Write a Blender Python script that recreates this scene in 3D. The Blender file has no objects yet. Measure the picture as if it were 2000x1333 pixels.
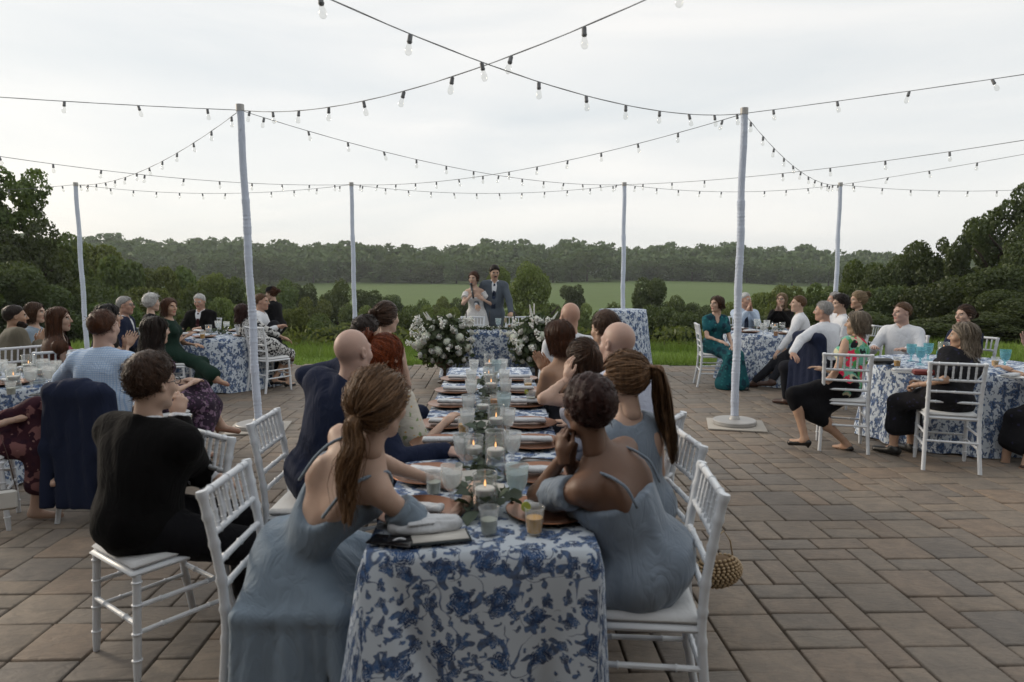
import bpy, math, random
import numpy as np
from math import sin, cos, pi, radians, atan, atan2, sqrt
from mathutils import Vector, Matrix, Euler
random.seed(7)
rng = np.random.default_rng(7)
S = bpy.context.scene
COL = S.collection

# ------------------------------------------------------------------ camera
LENS, EYE = 24.0, 1.65
F_PX, YH = 1333.3, 537.0
PITCH = atan((666.5 - YH) / F_PX)
cd = bpy.data.cameras.new('camera')
cam = bpy.data.objects.new('camera', cd)
COL.objects.link(cam)
cd.sensor_width = 36.0
cd.lens = LENS
cd.clip_start = 0.05
cd.clip_end = 4000
cam.location = (0, 0, EYE)
cam.rotation_euler = (pi / 2 - PITCH, 0, 0)
cd.dof.use_dof = True
cd.dof.focus_distance = 8.5
cd.dof.aperture_fstop = 3.2
S.camera = cam

# ------------------------------------------------------------------ sky and sun
SUN = Vector((-0.80, 0.42, 0.30)).normalized()
w = bpy.data.worlds.new('World')
S.world = w
w.use_nodes = True
nt = w.node_tree
nt.nodes.clear()
N_ = nt.nodes.new
L_ = nt.links.new
sky = N_('ShaderNodeTexSky')
sky.sky_type = 'NISHITA'
sky.sun_disc = False
sky.sun_elevation = math.asin(SUN.z)
sky.sun_rotation = atan2(SUN.x, SUN.y)
sky.air_density = 1.0
sky.dust_density = 2.0
tc = N_('ShaderNodeTexCoord')
mp = N_('ShaderNodeMapping')
mp.inputs['Scale'].default_value = (0.75, 0.75, 4.2)
mp.inputs['Rotation'].default_value = (0, 0.06, 0.4)
L_(tc.outputs['Generated'], mp.inputs['Vector'])
n1 = N_('ShaderNodeTexNoise')
n1.inputs['Scale'].default_value = 2.2
n1.inputs['Detail'].default_value = 6
n1.inputs['Roughness'].default_value = 0.5
n1.inputs['Distortion'].default_value = 0.5
L_(mp.outputs['Vector'], n1.inputs['Vector'])
cr = N_('ShaderNodeValToRGB')
cr.color_ramp.elements[0].position = 0.33
cr.color_ramp.elements[0].color = (5.45, 5.7, 5.8, 1)
cr.color_ramp.elements[1].position = 0.68
cr.color_ramp.elements[1].color = (7.0, 6.88, 6.65, 1)
L_(n1.outputs['Fac'], cr.inputs['Fac'])
mx = N_('ShaderNodeMix')
mx.data_type = 'RGBA'
mx.inputs['Factor'].default_value = 0.90
L_(sky.outputs['Color'], mx.inputs['A'])
L_(cr.outputs['Color'], mx.inputs['B'])
bg = N_('ShaderNodeBackground')
bg.inputs['Strength'].default_value = 0.138
L_(mx.outputs['Result'], bg.inputs['Color'])
wo = N_('ShaderNodeOutputWorld')
L_(bg.outputs['Background'], wo.inputs['Surface'])

sl = bpy.data.lights.new('sun', 'SUN')
sl.energy = 1.5
sl.angle = radians(12)
sl.color = (1.0, 0.86, 0.68)
so = bpy.data.objects.new('sun', sl)
COL.objects.link(so)
so.rotation_euler = SUN.to_track_quat('Z', 'Y').to_euler()

S.view_settings.view_transform = 'Standard'
S.view_settings.look = 'None'
S.view_settings.gamma = 1
S.view_settings.use_curve_mapping = False
S.view_settings.exposure = 0.12
S.render.engine = 'CYCLES'
S.cycles.max_bounces = 6
S.cycles.diffuse_bounces = 2
S.cycles.glossy_bounces = 2
S.cycles.transmission_bounces = 4
S.cycles.transparent_max_bounces = 14
S.cycles.caustics_reflective = False
S.cycles.caustics_refractive = False
S.cycles.use_denoising = True

# ------------------------------------------------------------------ pixel of the photograph -> place in the world
_F = np.array([0, cos(PITCH), -sin(PITCH)])
_U = np.array([0, sin(PITCH), cos(PITCH)])
_R = np.array([1.0, 0, 0])
_C = np.array([0, 0, EYE])
def ray(px, py):
    return _F + _R * (px - 1000) / F_PX + _U * (666.5 - py) / F_PX
def G(px, py, z=0.0):                       # the point at height z seen at that pixel
    r = ray(px, py)
    return _C + r * ((z - EYE) / r[2])
def D(px, py, y):                           # the point at ground distance y seen at that pixel
    r = ray(px, py)
    return _C + r * (y / r[1])

# ------------------------------------------------------------------ mesh helpers
def make_mesh(name, V, Fc, mats=(), smooth=True, midx=None, uv=None):
    me = bpy.data.meshes.new(name)
    V = np.asarray(V, dtype=np.float32).reshape(-1, 3)
    if isinstance(Fc, np.ndarray) and Fc.ndim == 2:
        nf, k = Fc.shape
        loops = Fc.astype(np.int32).ravel()
        starts = np.arange(0, nf * k, k, dtype=np.int32)
    else:
        nf = len(Fc)
        lens = np.array([len(f) for f in Fc], dtype=np.int32)
        loops = np.fromiter((i for f in Fc for i in f), dtype=np.int32)
        starts = np.concatenate(([0], np.cumsum(lens)[:-1])).astype(np.int32) if nf else np.zeros(0, np.int32)
    me.vertices.add(len(V))
    me.vertices.foreach_set('co', V.ravel())
    me.loops.add(len(loops))
    me.loops.foreach_set('vertex_index', loops)
    me.polygons.add(nf)
    me.polygons.foreach_set('loop_start', starts)
    if smooth:
        me.polygons.foreach_set('use_smooth', np.ones(nf, dtype=bool))
    for m in (mats if isinstance(mats, (list, tuple)) else [mats]):
        me.materials.append(m)
    if midx is not None:
        me.polygons.foreach_set('material_index', np.asarray(midx, dtype=np.int32))
    if uv is not None:
        lay = me.uv_layers.new(name='UVMap')
        u = np.asarray(uv, dtype=np.float32)
        if len(u) == len(V):
            u = u[loops]
        lay.data.foreach_set('uv', u.ravel())
    me.update(calc_edges=True)
    return me
def obj(name, me, parent=None, loc=None, rot=None, scale=None, label=None, cat=None, group=None, kind=None):
    o = bpy.data.objects.new(name, me)
    COL.objects.link(o)
    if parent is not None:
        o.parent = parent
    if loc is not None:
        o.location = [float(c) for c in loc]
    if rot is not None:
        o.rotation_euler = rot if hasattr(rot, '__len__') else (0, 0, rot)
    if scale is not None:
        o.scale = scale if hasattr(scale, '__len__') else (scale,) * 3
    if label: o['label'] = label
    if cat: o['category'] = cat
    if group: o['group'] = group
    if kind: o['kind'] = kind
    return o
def copy_tree(o, parent=None):
    c = o.copy()
    COL.objects.link(c)
    c.parent = parent
    for ch in KIDS.get(o.name, list(o.children)):
        copy_tree(ch, c)
    return c
KIDS = {}
class MB:
    """collects simple shapes into one mesh"""
    def __init__(s):
        s.V = []; s.F = []; s.M = []; s.n = 0; s.m = 0
    def raw(s, V, F):
        V = np.asarray(V, float).reshape(-1, 3)
        s.V.append(V)
        for f in F:
            s.F.append(tuple(int(i) + s.n for i in f)); s.M.append(s.m)
        s.n += len(V)
        return s
    def box(s, c, size, rz=0.0, taper=1.0, bev=0.0):
        x, y, z = [v / 2 for v in size]
        if bev > 0:
            b = min(bev, x * .9, y * .9, z * .9)
            P = []
            for sz, zz, ins in ((-1, -z, b), (-1, -z + b, 0), (1, z - b, 0), (1, z, b)):
                xx, yy = x - ins, y - ins
                q = b * .6 if ins == 0 else b * .6
                P += [(-xx + q, -yy, zz), (xx - q, -yy, zz), (xx, -yy + q, zz), (xx, yy - q, zz),
                      (xx - q, yy, zz), (-xx + q, yy, zz), (-xx, yy - q, zz), (-xx, -yy + q, zz)]
            Fc = [tuple(range(7, -1, -1)), tuple(range(24, 32))]
            for r in range(3):
                for i in range(8):
                    j = (i + 1) % 8
                    Fc.append((r * 8 + i, r * 8 + j, r * 8 + 8 + j, r * 8 + 8 + i))
        else:
            P = [(-x, -y, -z), (x, -y, -z), (x, y, -z), (-x, y, -z), (-x * taper, -y * taper, z), (x * taper, -y * taper, z),
                 (x * taper, y * taper, z), (-x * taper, y * taper, z)]
            Fc = [(3, 2, 1, 0), (4, 5, 6, 7), (0, 1, 5, 4), (1, 2, 6, 5), (2, 3, 7, 6), (3, 0, 4, 7)]
        P = np.array(P, float)
        cz, sz_ = cos(rz), sin(rz)
        P = np.stack([P[:, 0] * cz - P[:, 1] * sz_, P[:, 0] * sz_ + P[:, 1] * cz, P[:, 2]], 1) + np.array(c)
        return s.raw(P, Fc)
    def lathe(s, prof, c=(0, 0, 0), n=16, closed=False, mat3=None):
        a = np.arange(n) * 2 * pi / n
        P = []
        for r, z in prof:
            P.append(np.stack([r * np.cos(a), r * np.sin(a), np.full(n, z)], 1))
        P = np.concatenate(P)
        if mat3 is not None: P = P @ np.asarray(mat3).T
        P = P + np.array(c)
        Fc = []
        m = len(prof)
        for i in range(m - 1):
            for j in range(n):
                k = (j + 1) % n
                Fc.append((i * n + j, i * n + k, (i + 1) * n + k, (i + 1) * n + j))
        if prof[0][0] > 1e-6 and not closed: Fc.append(tuple(range(n - 1, -1, -1)))
        if prof[-1][0] > 1e-6 and not closed: Fc.append(tuple((m - 1) * n + j for j in range(n)))
        return s.raw(P, Fc)
    def tube(s, pts, r, n=8, cap=True):
        pts = np.asarray(pts, float)
        m = len(pts)
        rr = np.full(m, r) if np.isscalar(r) else np.asarray(r, float)
        T = np.gradient(pts, axis=0)
        T /= np.linalg.norm(T, axis=1)[:, None] + 1e-12
        ref = np.array([0, 0, 1.0]) if abs(T[0][2]) < .9 else np.array([1.0, 0, 0])
        P = []
        a = np.arange(n) * 2 * pi / n
        u = np.cross(T[0], ref); u /= np.linalg.norm(u)
        for i in range(m):
            u = u - T[i] * (u @ T[i]); u /= np.linalg.norm(u) + 1e-12
            v = np.cross(T[i], u)
            P.append(pts[i] + rr[i] * (np.cos(a)[:, None] * u + np.sin(a)[:, None] * v))
        P = np.concatenate(P)
        Fc = []
        for i in range(m - 1):
            for j in range(n):
                k = (j + 1) % n
                Fc.append((i * n + j, i * n + k, (i + 1) * n + k, (i + 1) * n + j))
        if cap:
            Fc.append(tuple(range(n - 1, -1, -1)))
            Fc.append(tuple((m - 1) * n + j for j in range(n)))
        return s.raw(P, Fc)
    def ball(s, c, r, nu=10, nv=7):
        r = (r,) * 3 if np.isscalar(r) else r
        P = [(0, 0, -1)]
        for i in range(1, nv):
            t = -pi / 2 + pi * i / nv
            for j in range(nu):
                P.append((cos(t) * cos(2 * pi * j / nu), cos(t) * sin(2 * pi * j / nu), sin(t)))
        P.append((0, 0, 1))
        P = np.array(P) * np.array(r) + np.array(c)
        Fc = []
        for j in range(nu):
            k = (j + 1) % nu
            Fc.append((0, 1 + k, 1 + j))
            for i in range(nv - 2):
                Fc.append((1 + i * nu + j, 1 + i * nu + k, 1 + (i + 1) * nu + k, 1 + (i + 1) * nu + j))
            Fc.append((1 + (nv - 2) * nu + j, 1 + (nv - 2) * nu + k, len(P) - 1))
        return s.raw(P, Fc)
    def mesh(s, name, mats, smooth=True):
        return make_mesh(name, np.concatenate(s.V), s.F, mats, smooth, s.M)
def shade_auto(me, ang=40):
    try:
        me.set_sharp_from_angle(angle=radians(ang))
    except Exception:
        pass
    return me

# ------------------------------------------------------------------ implicit surfaces -> one continuous mesh
class Field:
    def __init__(s, lo, hi, vox):
        s.lo = np.asarray(lo, float); s.v = vox
        s.n = np.maximum(4, np.ceil((np.asarray(hi, float) - s.lo) / vox).astype(int) + 1)
        s.ax = [s.lo[i] + np.arange(s.n[i]) * vox for i in range(3)]
        s.d = np.full(s.n, 0.3, dtype=np.float32)
    def _sl(s, lo, hi):
        a = np.clip(np.floor((np.asarray(lo) - s.lo) / s.v).astype(int), 0, s.n - 1)
        b = np.clip(np.ceil((np.asarray(hi) - s.lo) / s.v).astype(int) + 1, 1, s.n)
        sl = tuple(slice(a[i], b[i]) for i in range(3))
        g = (s.ax[0][sl[0]][:, None, None].astype(np.float32), s.ax[1][sl[1]][None, :, None].astype(np.float32), s.ax[2][sl[2]][None, None, :].astype(np.float32))
        return sl, g
    def _mix(s, sl, d, k, sub):
        a = s.d[sl]
        if sub:
            d = -d
            h = np.clip(.5 - .5 * (d - a) / k, 0, 1)
            s.d[sl] = d * (1 - h) + a * h + k * h * (1 - h)
        else:
            h = np.clip(.5 + .5 * (d - a) / k, 0, 1)
            s.d[sl] = d * (1 - h) + a * h - k * h * (1 - h)
    def cone(s, a, b, ra, rb, k=.03, sub=False):
        a = np.asarray(a, float); b = np.asarray(b, float)
        m = max(ra, rb) + k + 2 * s.v + .02
        sl, (X, Y, Z) = s._sl(np.minimum(a, b) - m, np.maximum(a, b) + m)
        if 0 in s.d[sl].shape: return s
        ab = b - a; q = max(ab @ ab, 1e-9)
        px, py, pz = X - a[0], Y - a[1], Z - a[2]
        t = np.clip((px * ab[0] + py * ab[1] + pz * ab[2]) / q, 0, 1)
        d = np.sqrt((px - ab[0] * t) ** 2 + (py - ab[1] * t) ** 2 + (pz - ab[2] * t) ** 2) - (ra + (rb - ra) * t)
        s._mix(sl, d, k, sub)
        return s
    def ell(s, c, r, Rm=None, k=.03, sub=False):
        c = np.asarray(c, float); r = np.asarray(r, float)
        m = max(r) + k + 2 * s.v + .02
        sl, (X, Y, Z) = s._sl(c - m, c + m)
        if 0 in s.d[sl].shape: return s
        px, py, pz = X - c[0], Y - c[1], Z - c[2]
        if Rm is not None:          # columns of Rm are the local axes
            q = [px * Rm[0, i] + py * Rm[1, i] + pz * Rm[2, i] for i in range(3)]
        else:
            q = [px, py, pz]
        k0 = np.sqrt((q[0] / r[0]) ** 2 + (q[1] / r[1]) ** 2 + (q[2] / r[2]) ** 2)
        k1 = np.sqrt((q[0] / r[0] ** 2) ** 2 + (q[1] / r[1] ** 2) ** 2 + (q[2] / r[2] ** 2) ** 2) + 1e-6
        s._mix(sl, k0 * (k0 - 1) / k1, k, sub)
        return s
    def cut(s, p, nrm, k=.008):     # removes what lies on the normal's side of the plane
        nrm = np.asarray(nrm, float); nrm = nrm / np.linalg.norm(nrm)
        X, Y, Z = s.ax[0][:, None, None], s.ax[1][None, :, None], s.ax[2][None, None, :]
        d = ((X - p[0]) * nrm[0] + (Y - p[1]) * nrm[1] + (Z - p[2]) * nrm[2]).astype(np.float32)
        sl = (slice(None),) * 3
        s._mix(sl, -d, k, True)
        return s
    def ruffle(s, amp, freq, seed, aniso=(1, 1, .45)):
        m = np.abs(s.d) < .045
        I = np.argwhere(m)
        p = s.lo + I * s.v
        s.d[m] += (amp * folds(p * np.array(aniso), freq, seed)).astype(np.float32)
        return s
    def mesh(s):
        d = s.d
        d[0] = d[-1] = .1; d[:, 0] = d[:, -1] = .1; d[:, :, 0] = d[:, :, -1] = .1
        ins = d < 0
        c = [ins[i:s.n[0] - 1 + i, j:s.n[1] - 1 + j, k:s.n[2] - 1 + k] for i in (0, 1) for j in (0, 1) for k in (0, 1)]
        any_ = c[0].copy(); all_ = c[0].copy()
        for q in c[1:]:
            any_ |= q; all_ &= q
        I = np.argwhere(any_ & ~all_)
        if len(I) == 0: return np.zeros((0, 3)), np.zeros((0, 4), int)
        off = np.array([(i, j, k) for i in (0, 1) for j in (0, 1) for k in (0, 1)])
        val = np.stack([d[I[:, 0] + o[0], I[:, 1] + o[1], I[:, 2] + o[2]] for o in off], 1)
        acc = np.zeros((len(I), 3)); cnt = np.zeros(len(I))
        for i in range(8):
            for j in range(i + 1, 8):
                if np.abs(off[i] - off[j]).sum() != 1: continue
                vi, vj = val[:, i], val[:, j]
                cr_ = (vi < 0) != (vj < 0)
                t = np.where(cr_, vi / (vi - vj + 1e-12 * (vi == vj)), 0)
                acc += np.where(cr_[:, None], off[i] + t[:, None] * (off[j] - off[i]), 0)
                cnt += cr_
        V = s.lo + (I + acc / cnt[:, None]) * s.v
        vid = np.full(s.n, -1, dtype=np.int64)
        vid[I[:, 0], I[:, 1], I[:, 2]] = np.arange(len(I))
        quads = []
        for ax in range(3):
            b, c_ = (ax + 1) % 3, (ax + 2) % 3
            lo = [slice(0, s.n[i]) for i in range(3)]; hi = list(lo)
            lo[ax] = slice(0, s.n[ax] - 1); hi[ax] = slice(1, s.n[ax])
            A, B = ins[tuple(lo)], ins[tuple(hi)]
            E = np.argwhere(A != B)
            E = E[(E[:, b] > 0) & (E[:, c_] > 0)]
            flip = ~A[E[:, 0], E[:, 1], E[:, 2]]
            eb = np.zeros(3, int); eb[b] = 1
            ec = np.zeros(3, int); ec[c_] = 1
            Q = np.stack([vid[tuple((E - eb - ec).T)], vid[tuple((E - ec).T)], vid[tuple(E.T)], vid[tuple((E - eb).T)]], 1)
            Q[flip] = Q[flip][:, ::-1]
            quads.append(Q)
        Q = np.concatenate(quads)
        return V, Q[(Q >= 0).all(1)]
def folds(p, freq, seed):
    r = np.random.default_rng(seed)
    out = np.zeros(len(p))
    wv = np.zeros_like(p)
    for i in range(3):
        dv = r.normal(size=3)
        wv[:, i] = np.sin(p @ dv * freq * .6 + r.uniform(0, 6))
    q = p + wv * (.5 / freq)
    for i in range(4):
        dv = r.normal(size=3); dv /= np.linalg.norm(dv)
        f = freq * (1 + .55 * i)
        out += (1 - 2 * np.abs(np.sin(q @ dv * f + r.uniform(0, 6)))) / (1 + .7 * i)
    return out * .5
# ------------------------------------------------------------------ materials
class NB:
    def __init__(s, name):
        s.m = bpy.data.materials.new(name)
        s.m.use_nodes = True
        s.t = s.m.node_tree
        s.t.nodes.clear()
        s.out = s.t.nodes.new('ShaderNodeOutputMaterial')
    def n(s, typ, **kw):
        nd = s.t.nodes.new('ShaderNode' + typ)
        for k, v in kw.items():
            if k.startswith('i_'):
                s.set(nd.inputs[k[2:].replace('_', ' ')], v)
            else:
                setattr(nd, k, v)
        return nd
    def set(s, inp, v):
        if isinstance(v, bpy.types.NodeSocket): s.t.links.new(v, inp)
        else:
            if hasattr(v, '__len__') and len(v) == 3 and inp.type == 'RGBA': v = (*v, 1)
            inp.default_value = v
    def math(s, op, a, b=0.0, c=0.0, clamp=False):
        nd = s.t.nodes.new('ShaderNodeMath'); nd.operation = op; nd.use_clamp = clamp
        for i, v in enumerate((a, b, c)): s.set(nd.inputs[i], v)
        return nd.outputs[0]
    def vmath(s, op, a, b=(0, 0, 0), scale=None):
        nd = s.t.nodes.new('ShaderNodeVectorMath'); nd.operation = op
        s.set(nd.inputs[0], a); s.set(nd.inputs[1], b)
        if scale is not None: s.set(nd.inputs['Scale'], scale)
        return nd.outputs['Value'] if op in ('LENGTH', 'DOT_PRODUCT', 'DISTANCE') else nd.outputs['Vector']
    def mix(s, f, a, b, blend='MIX'):
        nd = s.t.nodes.new('ShaderNodeMix'); nd.data_type = 'RGBA'; nd.blend_type = blend
        s.set(nd.inputs['Factor'], f); s.set(nd.inputs['A'], a); s.set(nd.inputs['B'], b)
        return nd.outputs['Result']
    def noise(s, vec, scale, detail=3, rough=.5, dist=0.0, out='Fac'):
        nd = s.n('TexNoise', i_Scale=scale, i_Detail=detail, i_Roughness=rough, i_Distortion=dist)
        if vec is not None: s.t.links.new(vec, nd.inputs['Vector'])
        return nd.outputs[out]
    def smooth(s, v, lo, hi):
        nd = s.t.nodes.new('ShaderNodeMapRange'); nd.interpolation_type = 'SMOOTHSTEP'
        s.set(nd.inputs['Value'], v); s.set(nd.inputs['From Min'], lo); s.set(nd.inputs['From Max'], hi)
        return nd.outputs['Result']
    def ramp(s, f, stops):
        nd = s.t.nodes.new('ShaderNodeValToRGB')
        e = nd.color_ramp.elements
        while len(e) < len(stops): e.new(.5)
        for el, (p, c) in zip(e, stops): el.position = p; el.color = (*c, 1)
        s.set(nd.inputs['Fac'], f)
        return nd.outputs['Color']
    def bump(s, h, strength=.3, dist=.01):
        nd = s.n('Bump', i_Strength=strength, i_Distance=dist)
        s.t.links.new(h, nd.inputs['Height'])
        return nd.outputs['Normal']
    def coord(s, which='Object'):
        return s.n('TexCoord').outputs[which]
    def principled(s, **kw):
        p = s.n('BsdfPrincipled')
        for k, v in kw.items(): s.set(p.inputs[k.replace('_', ' ')], v)
        s.t.links.new(p.outputs[0], s.out.inputs['Surface'])
        return p
MATS = {}
def plain(name, col, rough=.6, var=.12, vscale=12, bump=0.0, bscale=150, metal=0.0, sheen=0.0, spec=.5, sss=0.0, coat=0.0):
    if name in MATS: return MATS[name]
    b = NB(name)
    co = b.coord()
    info = b.n('ObjectInfo')
    v = b.noise(co, vscale, 4, .55)
    f = b.math('ADD', b.math('MULTIPLY', b.math('SUBTRACT', v, .5), var * 2.4), b.math('MULTIPLY', b.math('SUBTRACT', info.outputs['Random'], .5), var * .5))
    c = b.mix(1.0, (*col, 1), b.vmath('ADD', (1, 1, 1), b.n('CombineXYZ', i_X=f, i_Y=f, i_Z=f).outputs[0]), 'MULTIPLY')
    kw = dict(Base_Color=c, Roughness=b.math('ADD', rough, b.math('MULTIPLY', b.math('SUBTRACT', v, .5), .15)), Metallic=metal)
    if bump > 0: kw['Normal'] = b.bump(b.noise(co, bscale, 3, .6), bump, .004)
    p = b.principled(**kw)
    p.inputs['Specular IOR Level'].default_value = spec
    if sheen: p.inputs['Sheen Weight'].default_value = sheen; p.inputs['Sheen Roughness'].default_value = .5
    if sss:
        p.inputs['Subsurface Weight'].default_value = sss
        p.inputs['Subsurface Radius'].default_value = (.012, .005, .003)
        p.inputs['Subsurface Scale'].default_value = 1.0
    if coat: p.inputs['Coat Weight'].default_value = coat
    MATS[name] = b.m
    return b.m
def fabric(name, col, rough=.85, weave=900, fold=.35, sheen=.12, var=.08):
    if name in MATS: return MATS[name]
    if max(col) < .06: sheen *= .25
    b = NB(name)
    co = b.coord()
    big = b.noise(co, 5, 3, .5, .4)
    fine = b.noise(co, weave, 2, .6)
    f = b.math('MULTIPLY', b.math('SUBTRACT', big, .5), var * 2.5)
    c = b.mix(1.0, (*col, 1), b.vmath('ADD', (1, 1, 1), b.n('CombineXYZ', i_X=f, i_Y=f, i_Z=f).outputs[0]), 'MULTIPLY')
    wr = b.n('TexNoise', i_Scale=9.0, i_Detail=2.0, i_Distortion=1.6)
    mpn = b.n('Mapping'); mpn.inputs['Scale'].default_value = (1.3, 1.3, .55)
    b.t.links.new(co, mpn.inputs['Vector']); b.t.links.new(mpn.outputs[0], wr.inputs['Vector'])
    ridge = b.math('ABSOLUTE', b.math('SUBTRACT', wr.outputs['Fac'], .5))
    n1 = b.n('Bump', i_Strength=fold, i_Distance=.035); b.t.links.new(ridge, n1.inputs['Height'])
    n2 = b.n('Bump', i_Strength=.25, i_Distance=.0012); b.t.links.new(fine, n2.inputs['Height']); b.t.links.new(n1.outputs[0], n2.inputs['Normal'])
    p = b.principled(Base_Color=c, Roughness=rough, Normal=n2.outputs[0])
    p.inputs['Specular IOR Level'].default_value = .25 if max(col) > .06 else .10
    p.inputs['Sheen Weight'].default_value = sheen
    p.inputs['Sheen Roughness'].default_value = .45
    MATS[name] = b.m
    return b.m
def printed(name, base, spots, scale=14, thr=.5, rough=.85, swirl=1.0):
    """a fabric printed with scattered blots in several colours: [(colour, scale factor, coverage), ...]"""
    if name in MATS: return MATS[name]
    b = NB(name)
    co = b.coord()
    wv = b.noise(co, scale * .8, 2, .5, 0, 'Color')
    co2 = b.vmath('ADD', co, b.vmath('SCALE', b.vmath('SUBTRACT', wv, (.5, .5, .5)), scale=.06 * swirl))
    c = (*base, 1)
    for i, (col, sf, cov) in enumerate(spots):
        sh = b.vmath('ADD', co2, (i * 3.1, i * 1.7, i * 2.3))
        vo = b.n('TexVoronoi', i_Scale=scale * sf, i_Randomness=1.0); b.t.links.new(sh, vo.inputs['Vector'])
        nz = b.noise(sh, scale * sf * 2.6, 2, .5)
        d = b.math('ADD', vo.outputs['Distance'], b.math('MULTIPLY', b.math('SUBTRACT', nz, .5), .55))
        f = b.math('SUBTRACT', 1.0, b.smooth(d, cov - .03, cov + .03))
        c = b.mix(f, c, (*col, 1))
    wr = b.n('TexNoise', i_Scale=9.0, i_Detail=2.0, i_Distortion=1.6); b.t.links.new(co, wr.inputs['Vector'])
    nm = b.bump(b.math('ABSOLUTE', b.math('SUBTRACT', wr.outputs['Fac'], .5)), .35, .03)
    p = b.principled(Base_Color=c, Roughness=rough, Normal=nm)
    p.inputs['Specular IOR Level'].default_value = .25
    MATS[name] = b.m
    return b.m
def checked(name, base, line, scale=70.0):
    if name in MATS: return MATS[name]
    b = NB(name)
    co = b.coord()
    sp = b.n('SeparateXYZ'); b.t.links.new(co, sp.inputs[0])
    gx = b.math('GREATER_THAN', b.math('FRACT', b.math('MULTIPLY', sp.outputs[0], scale)), .68)
    gz = b.math('GREATER_THAN', b.math('FRACT', b.math('MULTIPLY', sp.outputs[2], scale)), .68)
    f = b.math('MULTIPLY', b.math('MAXIMUM', gx, gz), .75)
    wr = b.n('TexNoise', i_Scale=9.0, i_Detail=2.0, i_Distortion=1.6); b.t.links.new(co, wr.inputs['Vector'])
    nm = b.bump(b.math('ABSOLUTE', b.math('SUBTRACT', wr.outputs['Fac'], .5)), .4, .03)
    b.principled(Base_Color=b.mix(f, (*base, 1), (*line, 1)), Roughness=.85, Normal=nm)
    MATS[name] = b.m
    return b.m
def toile():
    """white cotton printed with blue roses, sprigs and winding stems; UV in metres"""
    b = NB('toile_cotton')
    uv = b.vmath('SCALE', b.coord('UV'), scale=1.5)
    warp = b.vmath('SCALE', b.vmath('SUBTRACT', b.noise(uv, 9, 2, .5, 0, 'Color'), (.5, .5, .5)), scale=.05)
    uv = b.vmath('ADD', uv, warp)
    def layer(scale, rnd, off):
        q = b.vmath('ADD', uv, off)
        vo = b.n('TexVoronoi', voronoi_dimensions='2D', i_Scale=scale, i_Randomness=rnd)
        b.t.links.new(q, vo.inputs['Vector'])
        loc = b.vmath('SUBTRACT', q, vo.outputs['Position'])
        sp = b.n('SeparateXYZ'); b.t.links.new(loc, sp.inputs[0])
        cs = b.n('SeparateColor'); b.t.links.new(vo.outputs['Color'], cs.inputs[0])
        r = b.vmath('LENGTH', b.n('CombineXYZ', i_X=sp.outputs[0], i_Y=sp.outputs[1]).outputs[0])
        th = b.math('ADD', b.math('ARCTAN2', sp.outputs[1], sp.outputs[0]), b.math('MULTIPLY', cs.outputs[0], 6.28))
        return r, th, cs
    fine = b.noise(uv, 70, 3, .65)
    fz = b.math('MULTIPLY', b.math('SUBTRACT', fine, .5), .03)
    def bloom(scale, rnd, off, R, pet, leafR, nleaf, rings):
        r, th, cs = layer(scale, rnd, off)
        sz = b.math('ADD', .72, b.math('MULTIPLY', cs.outputs[1], .45))
        pr = b.math('MULTIPLY', b.math('MULTIPLY', R, sz), b.math('ADD', .74, b.math('MULTIPLY', .26, b.math('ABSOLUTE', b.math('COSINE', b.math('MULTIPLY', th, pet / 2))))))
        rr = b.math('ADD', r, fz)
        inside = b.math('SUBTRACT', 1.0, b.smooth(b.math('SUBTRACT', rr, pr), -.002, .003))
        spiral = b.math('SINE', b.math('ADD', b.math('MULTIPLY', rr, rings), b.math('MULTIPLY', 2.2, b.math('SINE', b.math('MULTIPLY', th, pet)))))
        light = b.math('MULTIPLY', b.smooth(spiral, .25, .8), .72)
        rose = b.math('MULTIPLY', inside, b.math('SUBTRACT', 1.0, light))
        lob = b.math('POWER', b.math('MAXIMUM', b.math('COSINE', b.math('MULTIPLY', b.math('ADD', th, b.math('MULTIPLY', b.math('SINE', b.math('MULTIPLY', r, 40)), .25)), nleaf)), 0.0), .9)
        lr = b.math('MULTIPLY', b.math('MULTIPLY', leafR, sz), b.math('MULTIPLY', lob, b.math('ADD', .55, b.math('MULTIPLY', .45, b.math('COSINE', b.math('ADD', th, cs.outputs[2]))))))
        leaf = b.math('SUBTRACT', 1.0, b.smooth(b.math('SUBTRACT', b.math('ADD', r, b.math('MULTIPLY', fz, .6)), lr), -.002, .003))
        return b.math('MAXIMUM', rose, b.math('MULTIPLY', leaf, .88))
    A = bloom(4.4, .6, (0, 0, 0), .066, 5, .140, 3.5, 420)
    B = bloom(7.4, .85, (3.3, 1.7, 0), .028, 4, .070, 2.5, 600)
    C = bloom(13, .95, (7.1, 4.2, 0), .009, 3, .036, 1.5, 900)
    st = b.noise(uv, 5.5, 1, .4, .6)
    stem = b.math('SUBTRACT', 1.0, b.smooth(b.math('ABSOLUTE', b.math('SUBTRACT', st, .5)), .007, .013))
    gate = b.smooth(b.noise(b.vmath('ADD', uv, (9, 3, 0)), 4, 1, .5), .42, .5)
    stem = b.math('MULTIPLY', b.math('MULTIPLY', stem, gate), .85)
    A2 = bloom(5.2, .7, (5.2, 8.1, 0), .034, 6, .085, 2.5, 520)
    f = b.math('MAXIMUM', b.math('MAXIMUM', b.math('MAXIMUM', A, A2), B), b.math('MAXIMUM', C, stem))
    ink = b.mix(b.smooth(b.noise(uv, 30, 2, .5), .35, .7), (.005, .024, .088, 1), (.030, .105, .29, 1))
    col = b.mix(b.math('MULTIPLY', f, .96), (.60, .66, .73, 1), ink)
    wr = b.noise(b.coord(), 6, 2, .5, .8)
    p = b.principled(Base_Color=col, Roughness=.8, Normal=b.bump(b.math('ADD', wr, b.math('MULTIPLY', b.noise(uv, 900, 1), .04)), .18, .02))
    p.inputs['Specular IOR Level'].default_value = .3
    return b.m
TOILE = toile()
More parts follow.
